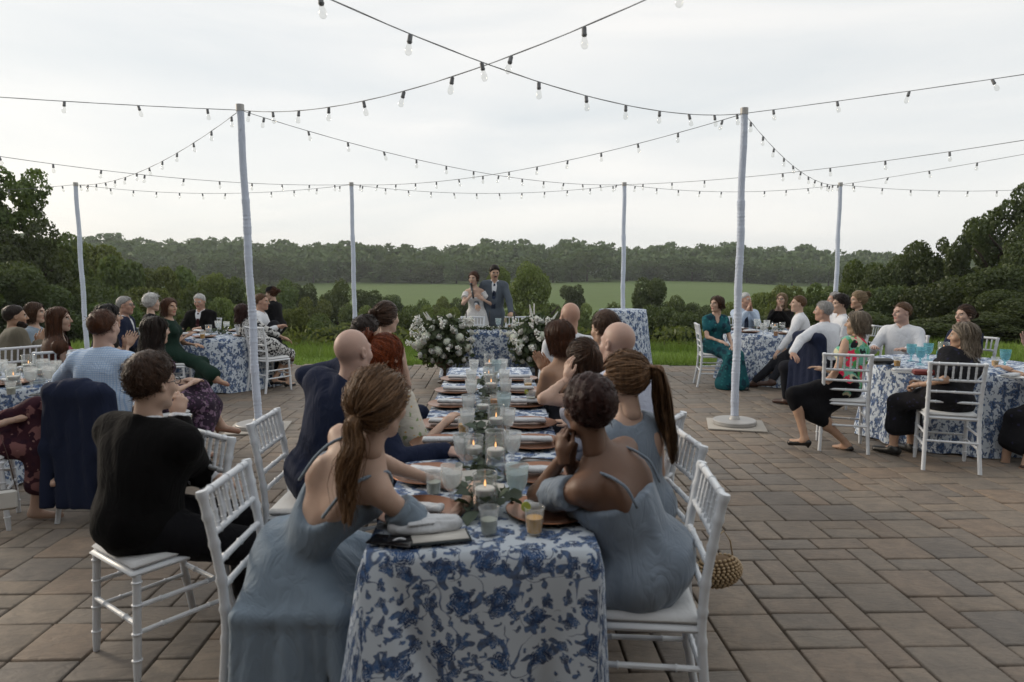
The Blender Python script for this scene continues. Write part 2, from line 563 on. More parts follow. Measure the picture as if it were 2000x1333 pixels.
def thin_glass(name, tint, gloss=.9, frost=0.0, fcol=(.8, .85, .88)):
    if name in MATS: return MATS[name]
    b = NB(name)
    tr = b.n('BsdfTransparent', i_Color=tint)
    gl = b.n('BsdfGlossy', i_Roughness=.06)
    gl.inputs['Color'].default_value = (gloss, gloss, gloss, 1)
    lw = b.n('LayerWeight', i_Blend=.32)
    fac = b.math('ADD', .05, b.math('MULTIPLY', b.math('POWER', lw.outputs['Facing'], 2.2), .75))
    ms = b.n('MixShader'); b.set(ms.inputs[0], fac)
    b.t.links.new(tr.outputs[0], ms.inputs[1]); b.t.links.new(gl.outputs[0], ms.inputs[2])
    last = ms
    if frost > 0:
        df = b.n('BsdfTranslucent'); df.inputs[0].default_value = (*fcol, 1)
        d2 = b.n('BsdfDiffuse'); d2.inputs[0].default_value = (*fcol, 1)
        m1 = b.n('MixShader'); b.set(m1.inputs[0], .5)
        b.t.links.new(df.outputs[0], m1.inputs[1]); b.t.links.new(d2.outputs[0], m1.inputs[2])
        m2 = b.n('MixShader')
        b.set(m2.inputs[0], b.math('MULTIPLY', frost, b.math('ADD', .6, b.math('MULTIPLY', b.noise(b.coord(), 55, 2, .5), .8))))
        b.t.links.new(ms.outputs[0], m2.inputs[1]); b.t.links.new(m1.outputs[0], m2.inputs[2])
        last = m2
    b.t.links.new(last.outputs[0], b.out.inputs['Surface'])
    MATS[name] = b.m
    return b.m
def leafy(name, c1, c2, trans=.35, rough=.6, vs=.5):
    if name in MATS: return MATS[name]
    b = NB(name)
    ge = b.n('NewGeometry')
    info = b.n('ObjectInfo')
    big = b.noise(b.coord('Object'), vs, 2, .5)
    f = b.math('ADD', b.math('MULTIPLY', ge.outputs['Random Per Island'], .55), b.math('MULTIPLY', b.math('SUBTRACT', big, .28), .9), 0, True)
    col = b.mix(f, (*c1, 1), (*c2, 1))
    hs = b.n('HueSaturation')
    b.set(hs.inputs['Hue'], b.math('ADD', .485, b.math('MULTIPLY', info.outputs['Random'], .03)))
    b.set(hs.inputs['Value'], b.math('ADD', .75, b.math('MULTIPLY', info.outputs['Random'], .5)))
    b.set(hs.inputs['Color'], col)
    df = b.n('BsdfDiffuse', i_Roughness=.5); b.set(df.inputs['Color'], hs.outputs[0])
    tl = b.n('BsdfTranslucent'); b.set(tl.inputs['Color'], b.mix(.5, hs.outputs[0], (.12, .16, .02, 1)))
    m1 = b.n('MixShader'); b.set(m1.inputs[0], trans)
    b.t.links.new(df.outputs[0], m1.inputs[1]); b.t.links.new(tl.outputs[0], m1.inputs[2])
    gl = b.n('BsdfGlossy', i_Roughness=.45); gl.inputs['Color'].default_value = (.5, .55, .5, 1)
    m2 = b.n('MixShader'); b.set(m2.inputs[0], .05)
    b.t.links.new(m1.outputs[0], m2.inputs[1]); b.t.links.new(gl.outputs[0], m2.inputs[2])
    b.t.links.new(m2.outputs[0], b.out.inputs['Surface'])
    MATS[name] = b.m
    return b.m
def hair_mat(name, dark, light, rough=.42):
    if name in MATS: return MATS[name]
    b = NB(name)
    ge = b.n('NewGeometry')
    mpn = b.n('Mapping'); mpn.inputs['Scale'].default_value = (75, 75, 14); b.t.links.new(b.coord(), mpn.inputs['Vector'])
    nz = b.noise(mpn.outputs[0], 1.0, 4, .7, .8)
    f = b.math('ADD', b.math('MULTIPLY', ge.outputs['Random Per Island'], .5), b.math('MULTIPLY', b.math('SUBTRACT', nz, .36), 1.9), 0, True)
    p = b.principled(Base_Color=b.mix(f, (*dark, 1), (*light, 1)), Roughness=rough, Normal=b.bump(nz, .8, .006))
    p.inputs['Specular IOR Level'].default_value = .22
    p.inputs['Sheen Weight'].default_value = .04
    p.inputs['Sheen Tint'].default_value = (*light, 1)
    MATS[name] = b.m
    return b.m
def emit(name, col, st):
    b = NB(name)
    e = b.n('Emission', i_Strength=st); e.inputs[0].default_value = (*col, 1)
    b.t.links.new(e.outputs[0], b.out.inputs['Surface'])
    return b.m
WHITE_PAINT = plain('white_paint', (.70, .73, .77), .38, .04, 6, .12, 90)
# ------------------------------------------------------------------ terrain: a hilltop terrace, a valley, a field and a wooded ridge
EDGE = 12.6                                     # far edge of the terrace
def terr(x, y):
    x = np.asarray(x, float); y = np.asarray(y, float)
    yy = y + .10 * np.abs(x)
    z = np.interp(y, [-60, 15.2, 18, 27, 45, 80, 120, 190, 265, 330, 420, 900, 3000],
                  [-.035, -.035, -.35, -3.2, -8.5, -10.5, -8.2, -4.6, -1.9, 1.6, 3.0, 3.0, 3.0])
    hill = np.interp(y, [90, 150, 265, 300], [0, 1, 1, 0])
    z = z + hill * (.9 * np.sin(x * .016 + .6) - 1.6 * np.clip((x - 60) / 90, 0, 1.2)) 
    side = np.clip((np.abs(x + 1) - 9.5) / 10, 0, 1) * np.interp(y, [4, 14, 30, 60], [0, .6, 1, 0])
    return z + side * .9
def ground_sheet():
    ys = np.concatenate([np.linspace(-40, 12, 20), np.linspace(12.8, 32, 30), np.linspace(34, 130, 34), np.linspace(136, 440, 48), np.linspace(480, 3000, 10)])
    xs = np.concatenate([np.linspace(-2500, -420, 8), np.linspace(-380, -42, 34), np.linspace(-40, 40, 55), np.linspace(42, 380, 34), np.linspace(420, 2500, 8)])
    X, Y = np.meshgrid(xs, ys)
    Z = terr(X, Y)
    Z = np.where((Y > 16) & (Y < 300), Z + .12 * np.sin(X * .7) * np.sin(Y * .55), Z)
    ny, nx = X.shape
    V = np.stack([X, Y, Z], -1).reshape(-1, 3)
    i = np.arange(ny - 1)[:, None] * nx + np.arange(nx - 1)[None]
    Fq = np.stack([i, i + 1, i + nx + 1, i + nx], -1).reshape(-1, 4)
    b = NB('meadow')
    co = b.coord()
    sp = b.n('SeparateXYZ'); b.t.links.new(co, sp.inputs[0])
    near = b.mix(b.noise(co, 2.2, 4, .6), (.09, .155, .028, 1), (.18, .27, .055, 1))
    mpn = b.n('Mapping'); mpn.inputs['Scale'].default_value = (.03, .35, 1); mpn.inputs['Rotation'].default_value = (0, 0, .12)
    b.t.links.new(co, mpn.inputs['Vector'])
    rows = b.noise(mpn.outputs[0], 1.6, 4, .6, .3)
    patch = b.noise(co, .03, 3, .5)
    far = b.mix(rows, (.060, .108, .036, 1), (.165, .220, .075, 1))
    far = b.mix(b.math('MULTIPLY', patch, .6), far, (.115, .14, .06, 1))
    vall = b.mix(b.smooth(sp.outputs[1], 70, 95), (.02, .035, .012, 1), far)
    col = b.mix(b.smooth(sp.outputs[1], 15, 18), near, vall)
    b.principled(Base_Color=col, Roughness=.95, Normal=b.bump(b.noise(co, 12, 4, .7), .5, .05)).inputs['Specular IOR Level'].default_value = .1
    return obj('ground', make_mesh('ground', V, Fq, b.m), kind='structure')
ground_sheet()

# terrace of ashlar concrete pavers
def paver_material():
    b = NB('tumbled_paver')
    co = b.coord()
    ge = b.n('NewGeometry'); info = b.n('ObjectInfo')
    at = b.n('Attribute', attribute_name='tone')
    rnd = b.math('FRACT', b.math('ADD', at.outputs['Fac'], b.math('MULTIPLY', info.outputs['Random'], 1.0)))
    wob = b.vmath('ADD', co, b.vmath('SCALE', info.outputs['Location'], scale=1.0))
    base = b.ramp(rnd, [(0, (.180, .153, .127)), (.22, (.198, .163, .131)), (.45, (.162, .143, .124)), (.62, (.202, .156, .120)), (.82, (.148, .132, .118)), (1, (.196, .166, .135))])
    n1 = b.noise(wob, 9, 5, .65, .5)
    n2 = b.noise(wob, 60, 3, .7)
    n3 = b.noise(wob, .7, 3, .5)
    c = b.mix(b.smooth(n1, .3, .75), base, b.mix(1.0, base, (1.38, 1.34, 1.28, 1), 'MULTIPLY'))
    c = b.mix(b.math('MULTIPLY', b.smooth(n2, .5, .8), .35), c, (.075, .068, .062, 1))
    c = b.mix(b.math('MULTIPLY', b.smooth(n3, .45, .7), .45), c, (.105, .085, .068, 1))
    n4 = b.noise(b.coord(), 3.1, 5, .7, 1.2)
    c = b.mix(b.math('MULTIPLY', b.smooth(n4, .58, .72), .45), c, (.07, .058, .05, 1))
    # ripples of the split face
    mpn = b.n('Mapping'); mpn.inputs['Scale'].default_value = (1, 2.6, 1); b.t.links.new(wob, mpn.inputs['Vector'])
    rip = b.noise(mpn.outputs[0], 7, 4, .55, 1.3)
    h = b.math('ADD', b.math('MULTIPLY', rip, 1.0), b.math('MULTIPLY', n2, .12))
    p = b.principled(Base_Color=c, Roughness=.68, Normal=b.bump(h, .8, .012))
    p.inputs['Specular IOR Level'].default_value = .35
    return b.m
PAV = paver_material()
def paver_geo(wx, wy, hz, tilt):
    """a slab with rounded edges, its top at hz"""
    g = .0058
    x, y = wx / 2 - g, wy / 2 - g
    e = .007
    P = []
    for zz, ins in ((-.045, 0), (hz - e, 0), (hz - e * .25, e * .45), (hz, e * 1.3)):
        for sx, sy in ((-1, -1), (1, -1), (1, 1), (-1, 1)):
            P.append((sx * (x - ins), sy * (y - ins), zz + (tilt[0] * sx + tilt[1] * sy if zz > 0 else 0)))
    Fc = []
    for r in range(3):
        for i in range(4):
            j = (i + 1) % 4
            Fc.append((r * 4 + i, r * 4 + j, r * 4 + 4 + j, r * 4 + 4 + i))
    Fc.append((12, 13, 14, 15))
    return np.array(P), Fc
def terrace():
    bed = MB().box((0, EDGE / 2 - 3.0, -.05), (46, EDGE + 6, .04))
    base = obj('terrace', bed.mesh('terrace', plain('joint_sand', (.022, .019, .016), .95, .3, 40, .3, 300), False), kind='structure')
    u = .156
    ang = radians(1.6)
    ca, sa = cos(ang), sin(ang)
    nx, ny = 250, 88
    occ = np.zeros((nx, ny), bool)
    r = random.Random(5)
    sizes = [(2, 2), (2, 2), (2, 1), (1, 2), (2, 1), (1, 2), (2, 2), (2, 1)]
    sheet = {}
    slabs = []
    x0, y0 = -19.4, -.9
    for j in range(ny):
        for i in range(nx):
            if occ[i, j]: continue
            r.shuffle(sizes)
            for a, c in sizes + [(1, 1)]:
                if i + a <= nx and j + c <= ny and not occ[i:i + a, j:j + c].any():
                    break
            occ[i:i + a, j:j + c] = True
            cx, cy = x0 + (i + a / 2) * u, y0 + (j + c / 2) * u
            X, Y = cx * ca - cy * sa, cx * sa + cy * ca
            if Y > EDGE - .18 + .02 * sin(X * 3) or Y < .2 or abs(X) > 1.0 * Y + 3.2: continue
            slabs.append((X, Y, a, c))
    near = []
    for s_ in slabs:
        X, Y, a, c = s_
        v = np.array([X, Y, 0]) - _C
        d = v @ _F
        if d < .3: near.append((9e9, s_)); continue
        px, py = 1000 + F_PX * X / d, 666.5 - F_PX * (v @ _U) / d
        vis = -40 < px < 2040 and py < 1390 and not (700 < px < 1190 and py > 900) and not (470 < px < 640 and py > 1050)
        near.append((-(a * c) / (d ** 3) if vis else 1e6 + d, s_))
    near.sort(key=lambda t: t[0])
    cache = {}
    for k, (q, (X, Y, a, c)) in enumerate(near[:300]):
        key = (a, c, k % 4)
        if key not in cache:
            P, Fc = paver_geo(a * u, c * u, .001 + .0012 * (k % 4), ((k % 3 - 1) * .0011, ((k // 2) % 3 - 1) * .0011))
            cache[key] = make_mesh('paver', P, Fc, PAV, False)
            cache[key].attributes.new('tone', 'FLOAT', 'FACE').data.foreach_set('value', [.0] * len(Fc))
        obj('paver', cache[key], base, (X, Y, -.0005), ang)
    V, Fc, T = [], [], []
    for k, (q, (X, Y, a, c)) in enumerate(near[300:]):
        P, f = paver_geo(a * u, c * u, r.uniform(.001, .004), (r.uniform(-.001, .001), r.uniform(-.001, .001)))
        P = np.stack([P[:, 0] * ca - P[:, 1] * sa + X, P[:, 0] * sa + P[:, 1] * ca + Y, P[:, 2]], 1)
        Fc += [tuple(t + len(V) * 16 for t in q) for q in f]
        T += [r.random()] * len(f)
        V.append(P)
    me = make_mesh('pavers', np.concatenate(V), Fc, PAV, False)
    me.attributes.new('tone', 'FLOAT', 'FACE').data.foreach_set('value', T)
    obj('paving_beyond', me, base, kind='stuff')
terrace()

# ------------------------------------------------------------------ foliage
def leaf_quads(C, Nn, size, rs, asp=1.5):
    """one bent quad per centre, roughly facing the normals"""
    n = len(C)
    Nn = Nn + rs.normal(size=(n, 3)) * .75
    Nn /= np.linalg.norm(Nn, axis=1)[:, None]
    t = rs.normal(size=(n, 3))
    t -= Nn * (t * Nn).sum(1)[:, None]
    t /= np.linalg.norm(t, axis=1)[:, None]
    s = np.cross(Nn, t)
    sz = (size * rs.uniform(.6, 1.4, n))[:, None]
    a = C - t * sz * asp * .5
    b_ = C + s * sz * .5 + Nn * sz * .1
    c = C + t * sz * asp * .5
    d = C - s * sz * .5 + Nn * sz * .1
    V = np.stack([a, b_, c, d], 1).reshape(-1, 3)
    return V, np.arange(4 * n).reshape(-1, 4)
def crown_points(n, rs, lobes, shell=.62):
    """points and normals spread through a crown made of lobes [(centre, radius)]"""
    C = np.array([l[0] for l in lobes]); Rr = np.array([l[1] for l in lobes])
    p = (Rr ** 2); p /= p.sum()
    k = rs.choice(len(lobes), n, p=p)
    dv = rs.normal(size=(n, 3)); dv /= np.linalg.norm(dv, axis=1)[:, None]
    rad = Rr[k] * (shell + (1.05 - shell) * rs.random(n) ** .6)
    pts = C[k] + dv * rad[:, None] * np.array([1, 1, .88])
    # drop what is deep inside other lobes, and tear gaps
    keep = np.ones(n, bool)
    for c, r_ in lobes:
        keep &= ~(np.linalg.norm((pts - c) / np.array([1, 1, .88]), axis=1) < r_ * .55)
    gap = np.sin(pts @ rs.normal(size=3) * 4.2 + 1) + np.sin(pts @ rs.normal(size=3) * 5.5) + np.sin(pts @ rs.normal(size=3) * 9)
    keep &= gap < 1.75
    return pts[keep], dv[keep]
def crown_mesh(name, seed, n, leaf, mat, shape='round', tall=1.0, airy=False):
    rs = np.random.default_rng(seed)
    lobes = []
    m = 16 if n > 1500 else 9
    for i in range(m):
        z = rs.uniform(-.72, .78)
        w_ = {'round': sqrt(max(.05, 1 - z * z)), 'cone': .9 - .55 * (z + .7), 'spread': .75 + .25 * z, 'column': .7 * sqrt(max(.1, 1 - z * z))}[shape]
        a = rs.uniform(0, 2 * pi)
        rad = w_ * rs.uniform(.25, .72)
        lobes.append((np.array([rad * cos(a), rad * sin(a), z * tall]), rs.uniform(.26, .46)))
    if airy: lobes = [(c * 1.12, r_ * .62) for c, r_ in lobes] + [(c * np.array([-.8, .9, .85]), r_ * .5) for c, r_ in lobes]
    else: lobes.append((np.zeros(3), .55))
    P, Nn = crown_points(n, rs, lobes)
    V, Fq = leaf_quads(P, Nn, leaf, rs)
    # a few twigs with leaves sticking out of the outline
    return make_mesh(name, V, Fq, mat, False)
BARK = plain('bark', (.055, .042, .030), .9, .35, 9, .8, 40)
PALEBARK = plain('pale_bark', (.23, .21, .18), .85, .3, 8, .6, 30)
def trunk_mesh(seed, h, r, limbs, mat=BARK, spread=.5):
    rs = random.Random(seed)
    b = MB()
    pts = [(0, 0, -.1)]
    x = y = 0
    for i in range(1, 7):
        x += rs.uniform(-.05, .05) * h * .25; y += rs.uniform(-.05, .05) * h * .25
        pts.append((x, y, h * i / 6))
    b.tube(pts, [r * (1.25 if i == 0 else 1 - .13 * i) for i in range(7)], 7)
    for k in range(limbs):
        i = rs.randint(2, 5)
        a = rs.uniform(0, 2 * pi)
        L = h * rs.uniform(.35, .7) * spread
        p0 = np.array(pts[i])
        q = [p0]
        for j in range(1, 5):
            q.append(p0 + np.array([cos(a), sin(a), .75]) * L * j / 4 + np.array([rs.uniform(-.06, .06) * L for _ in range(3)]))
        b.tube(q, [r * .5 * (1 - .2 * j) for j in range(5)], 5)
    return b.mesh('trunk', mat)
LEAF_A = leafy('leaf_mid', (.055, .086, .022), (.175, .225, .060))
LEAF_B = leafy('leaf_yellowish', (.085, .115, .026), (.25, .29, .075))
LEAF_D = leafy('leaf_dark', (.040, .058, .022), (.125, .155, .055))
LEAF_F = leafy('leaf_far', (.052, .082, .026), (.130, .170, .060), .25, .7, .15)
CROWNS = {}
for key, arg in dict(
        airy_a=(31, 9000, .05, LEAF_A, 'spread', 1.0, True), airy_b=(32, 10000, .045, LEAF_D, 'round', 1.0, True), near_a=(11, 16000, .055, LEAF_A, 'round'), near_b=(12, 16000, .052, LEAF_B, 'round'), near_d=(13, 18000, .048, LEAF_D, 'spread'),
        near_e=(14, 18000, .045, LEAF_D, 'round'), mid_a=(15, 11000, .058, LEAF_A, 'round'), mid_b=(16, 11000, .058, LEAF_B, 'round'),
        mid_c=(17, 9000, .058, LEAF_A, 'cone'), mid_d=(18, 11000, .055, LEAF_D, 'round'), near_c=(19, 12000, .055, LEAF_B, 'cone'), far_a=(20, 2600, .085, LEAF_F, 'round'), far_b=(21, 2600, .085, LEAF_F, 'round'), far_c=(22, 2600, .085, LEAF_F, 'spread')).items():
    CROWNS[key] = crown_mesh('crown', *arg)
TRUNKS = {'near': trunk_mesh(1, 1.0, .05, 9), 'pale': trunk_mesh(3, 1.0, .045, 10, PALEBARK), 'far': trunk_mesh(2, 1.0, .05, 4)}
def tree(name, px, top, width, y, kind, label, group, cat='tree', base=None, trunk='near', low=.12, rs=random.Random(3), part='crown', tallness=1.35):
    """a tree whose crown is centred on column px and reaches row top at distance y; width in photo pixels"""
    c = D(px, top, y)
    x = c[0]
    g = float(terr(x, y)) if base is None else base
    r_ = width / 2 * y / F_PX * 1.03
    H = c[2] - g
    root = obj(name, None, None, (x, y, g), rs.uniform(0, 6.28), label=label, cat=cat, group=group)
    zc = H * (low + (1 - low) / 2)
    sz = H * (1 - low) / 2 / 1.02
    if sz > r_ * tallness: sz = r_ * tallness; zc = H - sz * 1.02
    obj(part, CROWNS[kind], root, (0, 0, zc), (0, 0, rs.uniform(0, 6)), (r_, r_ * rs.uniform(.85, 1.05), sz))
    obj('trunk', TRUNKS[trunk], root, (0, 0, -.1), None, (H * .7, H * .7, H * .72))
    return root
GV = 'trees in the valley below the terrace'
# left-hand wood, rising to the tall tree at the frame's edge
rt = random.Random(21)
T_ = tree('tall_tree', 8, 335, 190, 26, 'airy_a', 'tall spreading tree with pale dead branches, towering over the wood behind the pink dress', None, trunk='pale', low=.38)
tree('tall_tree', 52, 430, 170, 25, 'near_e', 'dark leafy tree just below the tall spreading tree', None, low=.2)
for px, top, wd, y, k in [(105, 462, 150, 32, 'near_a'), (178, 472, 150, 40, 'near_b'), (240, 506, 140, 38, 'near_a'), (300, 520, 125, 40, 'near_b'), (352, 526, 120, 42, 'near_a'),
                          (405, 532, 110, 44, 'near_b'), (450, 545, 95, 46, 'near_a'), (372, 560, 120, 34, 'near_a'), (275, 560, 150, 30, 'near_b'), (160, 545, 170, 27, 'near_e'),
                          (60, 560, 190, 22, 'near_d'), (445, 580, 90, 36, 'near_b'), (330, 600, 150, 27, 'near_a'), (220, 590, 150, 24, 'near_a'), (-20, 500, 190, 20, 'near_e'), (-150, 420, 230, 24, 'near_d'), (-290, 430, 240, 22, 'near_a'), (-430, 440, 260, 21, 'near_e'), (-90, 540, 220, 19, 'near_a')]:
    tree('leafy_tree', px, top, wd, y, k, 'broad green tree in the wood sloping down behind the white-haired guests', 'trees of the wood behind the white-haired guests', low=.05, rs=rt, tallness=1.6)
# single trees in the valley
for px, top, wd, y, k, lb in [(553, 540, 85, 60, 'mid_a', 'rounded tree beside the tall wrapped pole, in front of the field'),
                              (498, 552, 60, 62, 'mid_b', None), (590, 556, 70, 66, 'mid_d', None), (657, 540, 85, 58, 'mid_a', 'full round tree beside a slim pole in front of the field'),
                              (712, 568, 75, 60, 'mid_d', None), (762, 578, 70, 66, 'mid_d', None), (820, 580, 70, 64, 'mid_a', None), (868, 578, 60, 68, 'mid_b', None), (930, 560, 60, 70, 'mid_a', None),
                              (975, 516, 62, 50, 'mid_b', 'pale green pointed tree behind the groom\'s head'), (1040, 511, 105, 46, 'mid_b', 'tall full yellow-green tree behind the groom\'s shoulder'),
                              (1120, 558, 58, 74, 'mid_d', 'small dark round tree alone in front of the field'),
                              (1272, 545, 88, 44, 'mid_d', 'dark round tree behind the tall round drinks table'),
                              (1160, 600, 90, 44, 'mid_a', None), (1215, 606, 80, 46, 'mid_b', None), (1336, 592, 90, 44, 'mid_d', None), (1385, 600, 90, 42, 'mid_d', None), (1088, 590, 70, 46, 'mid_a', None), (520, 568, 70, 54, 'mid_b', None), (610, 580, 80, 52, 'mid_b', None), (690, 586, 85, 50, 'mid_a', None), (735, 592, 70, 48, 'mid_b', None), (790, 590, 85, 52, 'mid_a', None), (845, 596, 75, 48, 'mid_b', None), (905, 584, 70, 54, 'mid_d', None), (1135, 592, 70, 52, 'mid_b', None), (1190, 586, 80, 56, 'mid_a', None), (1318, 572, 70, 50, 'mid_a', None), (1420, 590, 80, 46, 'mid_b', None), (1450, 576, 70, 52, 'mid_a', None), (640, 606, 90, 40, 'mid_a', None), (760, 610, 90, 38, 'mid_b', None), (880, 612, 90, 38, 'mid_a', None), (1240, 600, 90, 40, 'mid_a', None)]:
    tree('leafy_tree', px, top, wd, y, k, lb or 'low leafy tree in the valley between the terrace and the field', None if lb else GV, low=.04, rs=rt)
# shrubs along the top of the slope
for i, (px, top, wd, y, k) in enumerate([(570, 600, 95, 22, 'near_b'), (628, 622, 80, 20, 'mid_a'), (690, 630, 90, 21, 'near_b'), (742, 622, 90, 24, 'mid_d'), (800, 612, 95, 25, 'mid_d'), (850, 628, 80, 22, 'mid_b'),
                            (900, 600, 80, 26, 'mid_b'), (950, 610, 90, 25, 'mid_a'), (1005, 600, 90, 26, 'mid_a'), (1060, 612, 95, 24, 'mid_d'), (1110, 625, 90, 22, 'mid_a'), (1290, 600, 110, 23, 'mid_d'),
                            (1345, 612, 95, 22, 'mid_d'), (1180, 630, 100, 22, 'mid_d'), (1395, 622, 90, 22, 'mid_a'), (500, 615, 80, 22, 'mid_a'), (540, 640, 60, 20, 'mid_b'), (1240, 640, 110, 21, 'mid_d'), (650, 640, 90, 19, 'mid_d'), (770, 645, 90, 19, 'mid_d'), (1330, 640, 90, 20, 'mid_d')]):
    tree('shrub', px, top, wd, y, k, 'leafy shrub growing at the top of the slope beyond the lawn', 'shrubs along the lawn edge', 'shrub', low=-.05, rs=rt, trunk='far', part='foliage')
# right-hand thicket
for px, top, wd, y, k, lb in [(1975, 366, 170, 22, 'airy_b', 'tall dark tree rising above the thicket by the leaning pole'), (2050, 420, 160, 20, 'near_e', None), (1890, 430, 130, 24, 'airy_b', 'dark tree with a ragged top between the thicket and the tall tree'),
                          (1815, 474, 120, 25, 'near_d', None), (1745, 500, 120, 26, 'near_e', None), (1690, 512, 110, 27, 'near_a', None), (1930, 520, 170, 19, 'near_d', None), (1840, 540, 160, 20, 'near_e', None),
                          (1750, 560, 150, 21, 'near_d', None), (1670, 560, 120, 23, 'near_a', None), (1610, 558, 110, 30, 'near_a', None), (1545, 556, 110, 31, 'near_b', None), (1500, 570, 90, 32, 'near_b', None), (1470, 585, 80, 33, 'near_a', None),
                          (2010, 560, 190, 17, 'near_e', None), (1880, 610, 200, 16.5, 'near_d', None), (1770, 620, 190, 17, 'near_e', None), (1670, 610, 150, 18.5, 'near_d', None), (1580, 600, 150, 20, 'near_a', None), (1980, 640, 190, 15.8, 'near_d', None), (1470, 618, 120, 21, 'near_d', None), (2190, 430, 240, 19, 'near_d', None), (2350, 440, 260, 18, 'near_e', None), (2180, 590, 240, 15.5, 'near_a', None)]:
    tree('thicket_tree', px, top, wd, y, k, lb or 'dark leafy tree of the thicket behind the man in an open collar', None if lb else 'trees of the thicket behind the open-collared man', low=-.02, rs=rt, tallness=1.45)

# the wooded ridge: front row along the field one by one, the mass behind as stuff
def ridge():
    rs = np.random.default_rng(9)
    rr = random.Random(9)
    SK = ([-100, 0, 120, 250, 330, 420, 520, 620, 720, 800, 900, 985, 1060, 1130, 1200, 1330, 1400, 1480, 1560, 1650, 1720, 1800, 2100],
          [455, 455, 462, 456, 468, 460, 467, 468, 472, 477, 472, 462, 478, 463, 474, 478, 470, 478, 480, 490, 486, 500, 505])
    px = 170
    while px < 1780:
        y = 268 + 10 * sin(px * .011) + rr.uniform(-4, 6)
        c = D(px, np.interp(px, SK[0], SK[1]) + rr.uniform(26, 44), y)
        wd = rr.uniform(60, 100)
        tree('ridge_tree', px, 666.5 - (c[2] - EYE) * 0 + 0 if False else np.interp(px, SK[0], SK[1]) + rr.uniform(26, 44), wd, y, rr.choice(['far_a', 'far_b', 'far_c']),
             'hazy tree standing along the top edge of the field', 'front row of the wooded ridge', rs=rr, low=.0, trunk='far')
        px += wd * rr.uniform(.42, .6)
    V = []; off = 0
    base = {}
    for i in range(5):
        lob = [(np.array([rs.uniform(-.5, .5), rs.uniform(-.5, .5), rs.uniform(-.5, .65)]), rs.uniform(.35, .5)) for _ in range(7)]
        P, Nn = crown_points(280, rs, lob)
        base[i] = leaf_quads(P, Nn, .21, rs)[0]
    for row, (y, drop) in enumerate([(285, 22), (305, 12), (330, 4), (362, 0)]):
        px = -400
        while px < 2400:
            yy = y + rs.uniform(-8, 8)
            top = np.interp(px, SK[0], SK[1]) + drop + rs.uniform(-3, 6)
            c = D(px, top, yy)
            r_ = rs.uniform(5.5, 9.0)
            hh = rs.uniform(5.5, 8)
            a = rs.uniform(0, 6.28)
            q = base[rs.integers(5)]
            q = np.stack([q[:, 0] * cos(a) - q[:, 1] * sin(a), q[:, 0] * sin(a) + q[:, 1] * cos(a), q[:, 2]], 1)
            V.append(q * np.array([r_, r_, hh]) + np.array([c[0], yy, c[2] - hh]))
            px += r_ / yy * F_PX * rs.uniform(.55, .85)
    V = np.concatenate(V)
    obj('woodland', make_mesh('woodland', V, np.arange(len(V)).reshape(-1, 4), LEAF_F, False), kind='stuff', label='hazy woods covering the ridge behind the field', cat='woods')
ridge()

# the lawn's grass: blades between the terrace and the slope
def lawn():
    rs = np.random.default_rng(4)
    n = 42000
    x = rs.uniform(-10.5, 11, n); y = EDGE + .02 + rs.random(n) ** 1.3 * 4.0
    z = terr(x, y)
    h = rs.uniform(.05, .13, n) * (1 + .9 * (y - EDGE) / 4) * (.6 + .8 * (np.sin(x * 1.3) * np.sin(y * 2.1 + x) > -.2))
    a = rs.uniform(0, 6.28, n)
    wv = np.stack([np.cos(a), np.sin(a), np.zeros(n)], 1) * (.007 + .005 * rs.random(n))[:, None]
    tip = np.stack([rs.normal(0, .4, n) * h, rs.normal(0, .4, n) * h, h], 1)
    p = np.stack([x, y, z - .01], 1)
    V = np.stack([p - wv, p + wv, p + tip], 1).reshape(-1, 3)
    g = leafy('grass_blade', (.12, .195, .028), (.28, .38, .075), .4, .6, .8)
    obj('lawn_grass', make_mesh('lawn_grass', V, np.arange(3 * n).reshape(-1, 3), g, False), kind='stuff', label='bright green grass along the terrace edge', cat='grass')
    # seed heads and weeds at the far side of the lawn
    n = 700
    x = rs.uniform(-9, 9, n); y = rs.uniform(15.0, 16.6, n)
    p = np.stack([x, y, terr(x, y) + .0], 1)
    Vq, Fq = [], 0
    C = []
    for k in range(5):
        C.append(p + np.stack([rs.normal(0, .06, n), rs.normal(0, .06, n), rs.uniform(.1, .55, n)], 1))
    C = np.concatenate(C)
    V, Fq = leaf_quads(C, rs.normal(size=C.shape), .06, rs, 2.2)
    obj('lawn_weeds', make_mesh('lawn_weeds', V, Fq, LEAF_B, False), kind='stuff', label='tall weeds where the lawn drops to the slope', cat='weeds')
lawn()

# evening air between the terrace and the ridge
def haze():
    b = NB('evening_air')
    v = b.n('VolumePrincipled')
    v.inputs['Density'].default_value = .00040
    v.inputs['Color'].default_value = (.86, .90, .94, 1)
    v.inputs['Anisotropy'].default_value = .2
    b.t.links.new(v.outputs[0], b.out.inputs['Volume'])
    me = MB().box((0, 190, 4.5), (900, 480, 37)).mesh('haze', b.m, False)
    obj('haze', me, kind='stuff', label='thin evening haze over the valley and ridge', cat='haze')
haze()

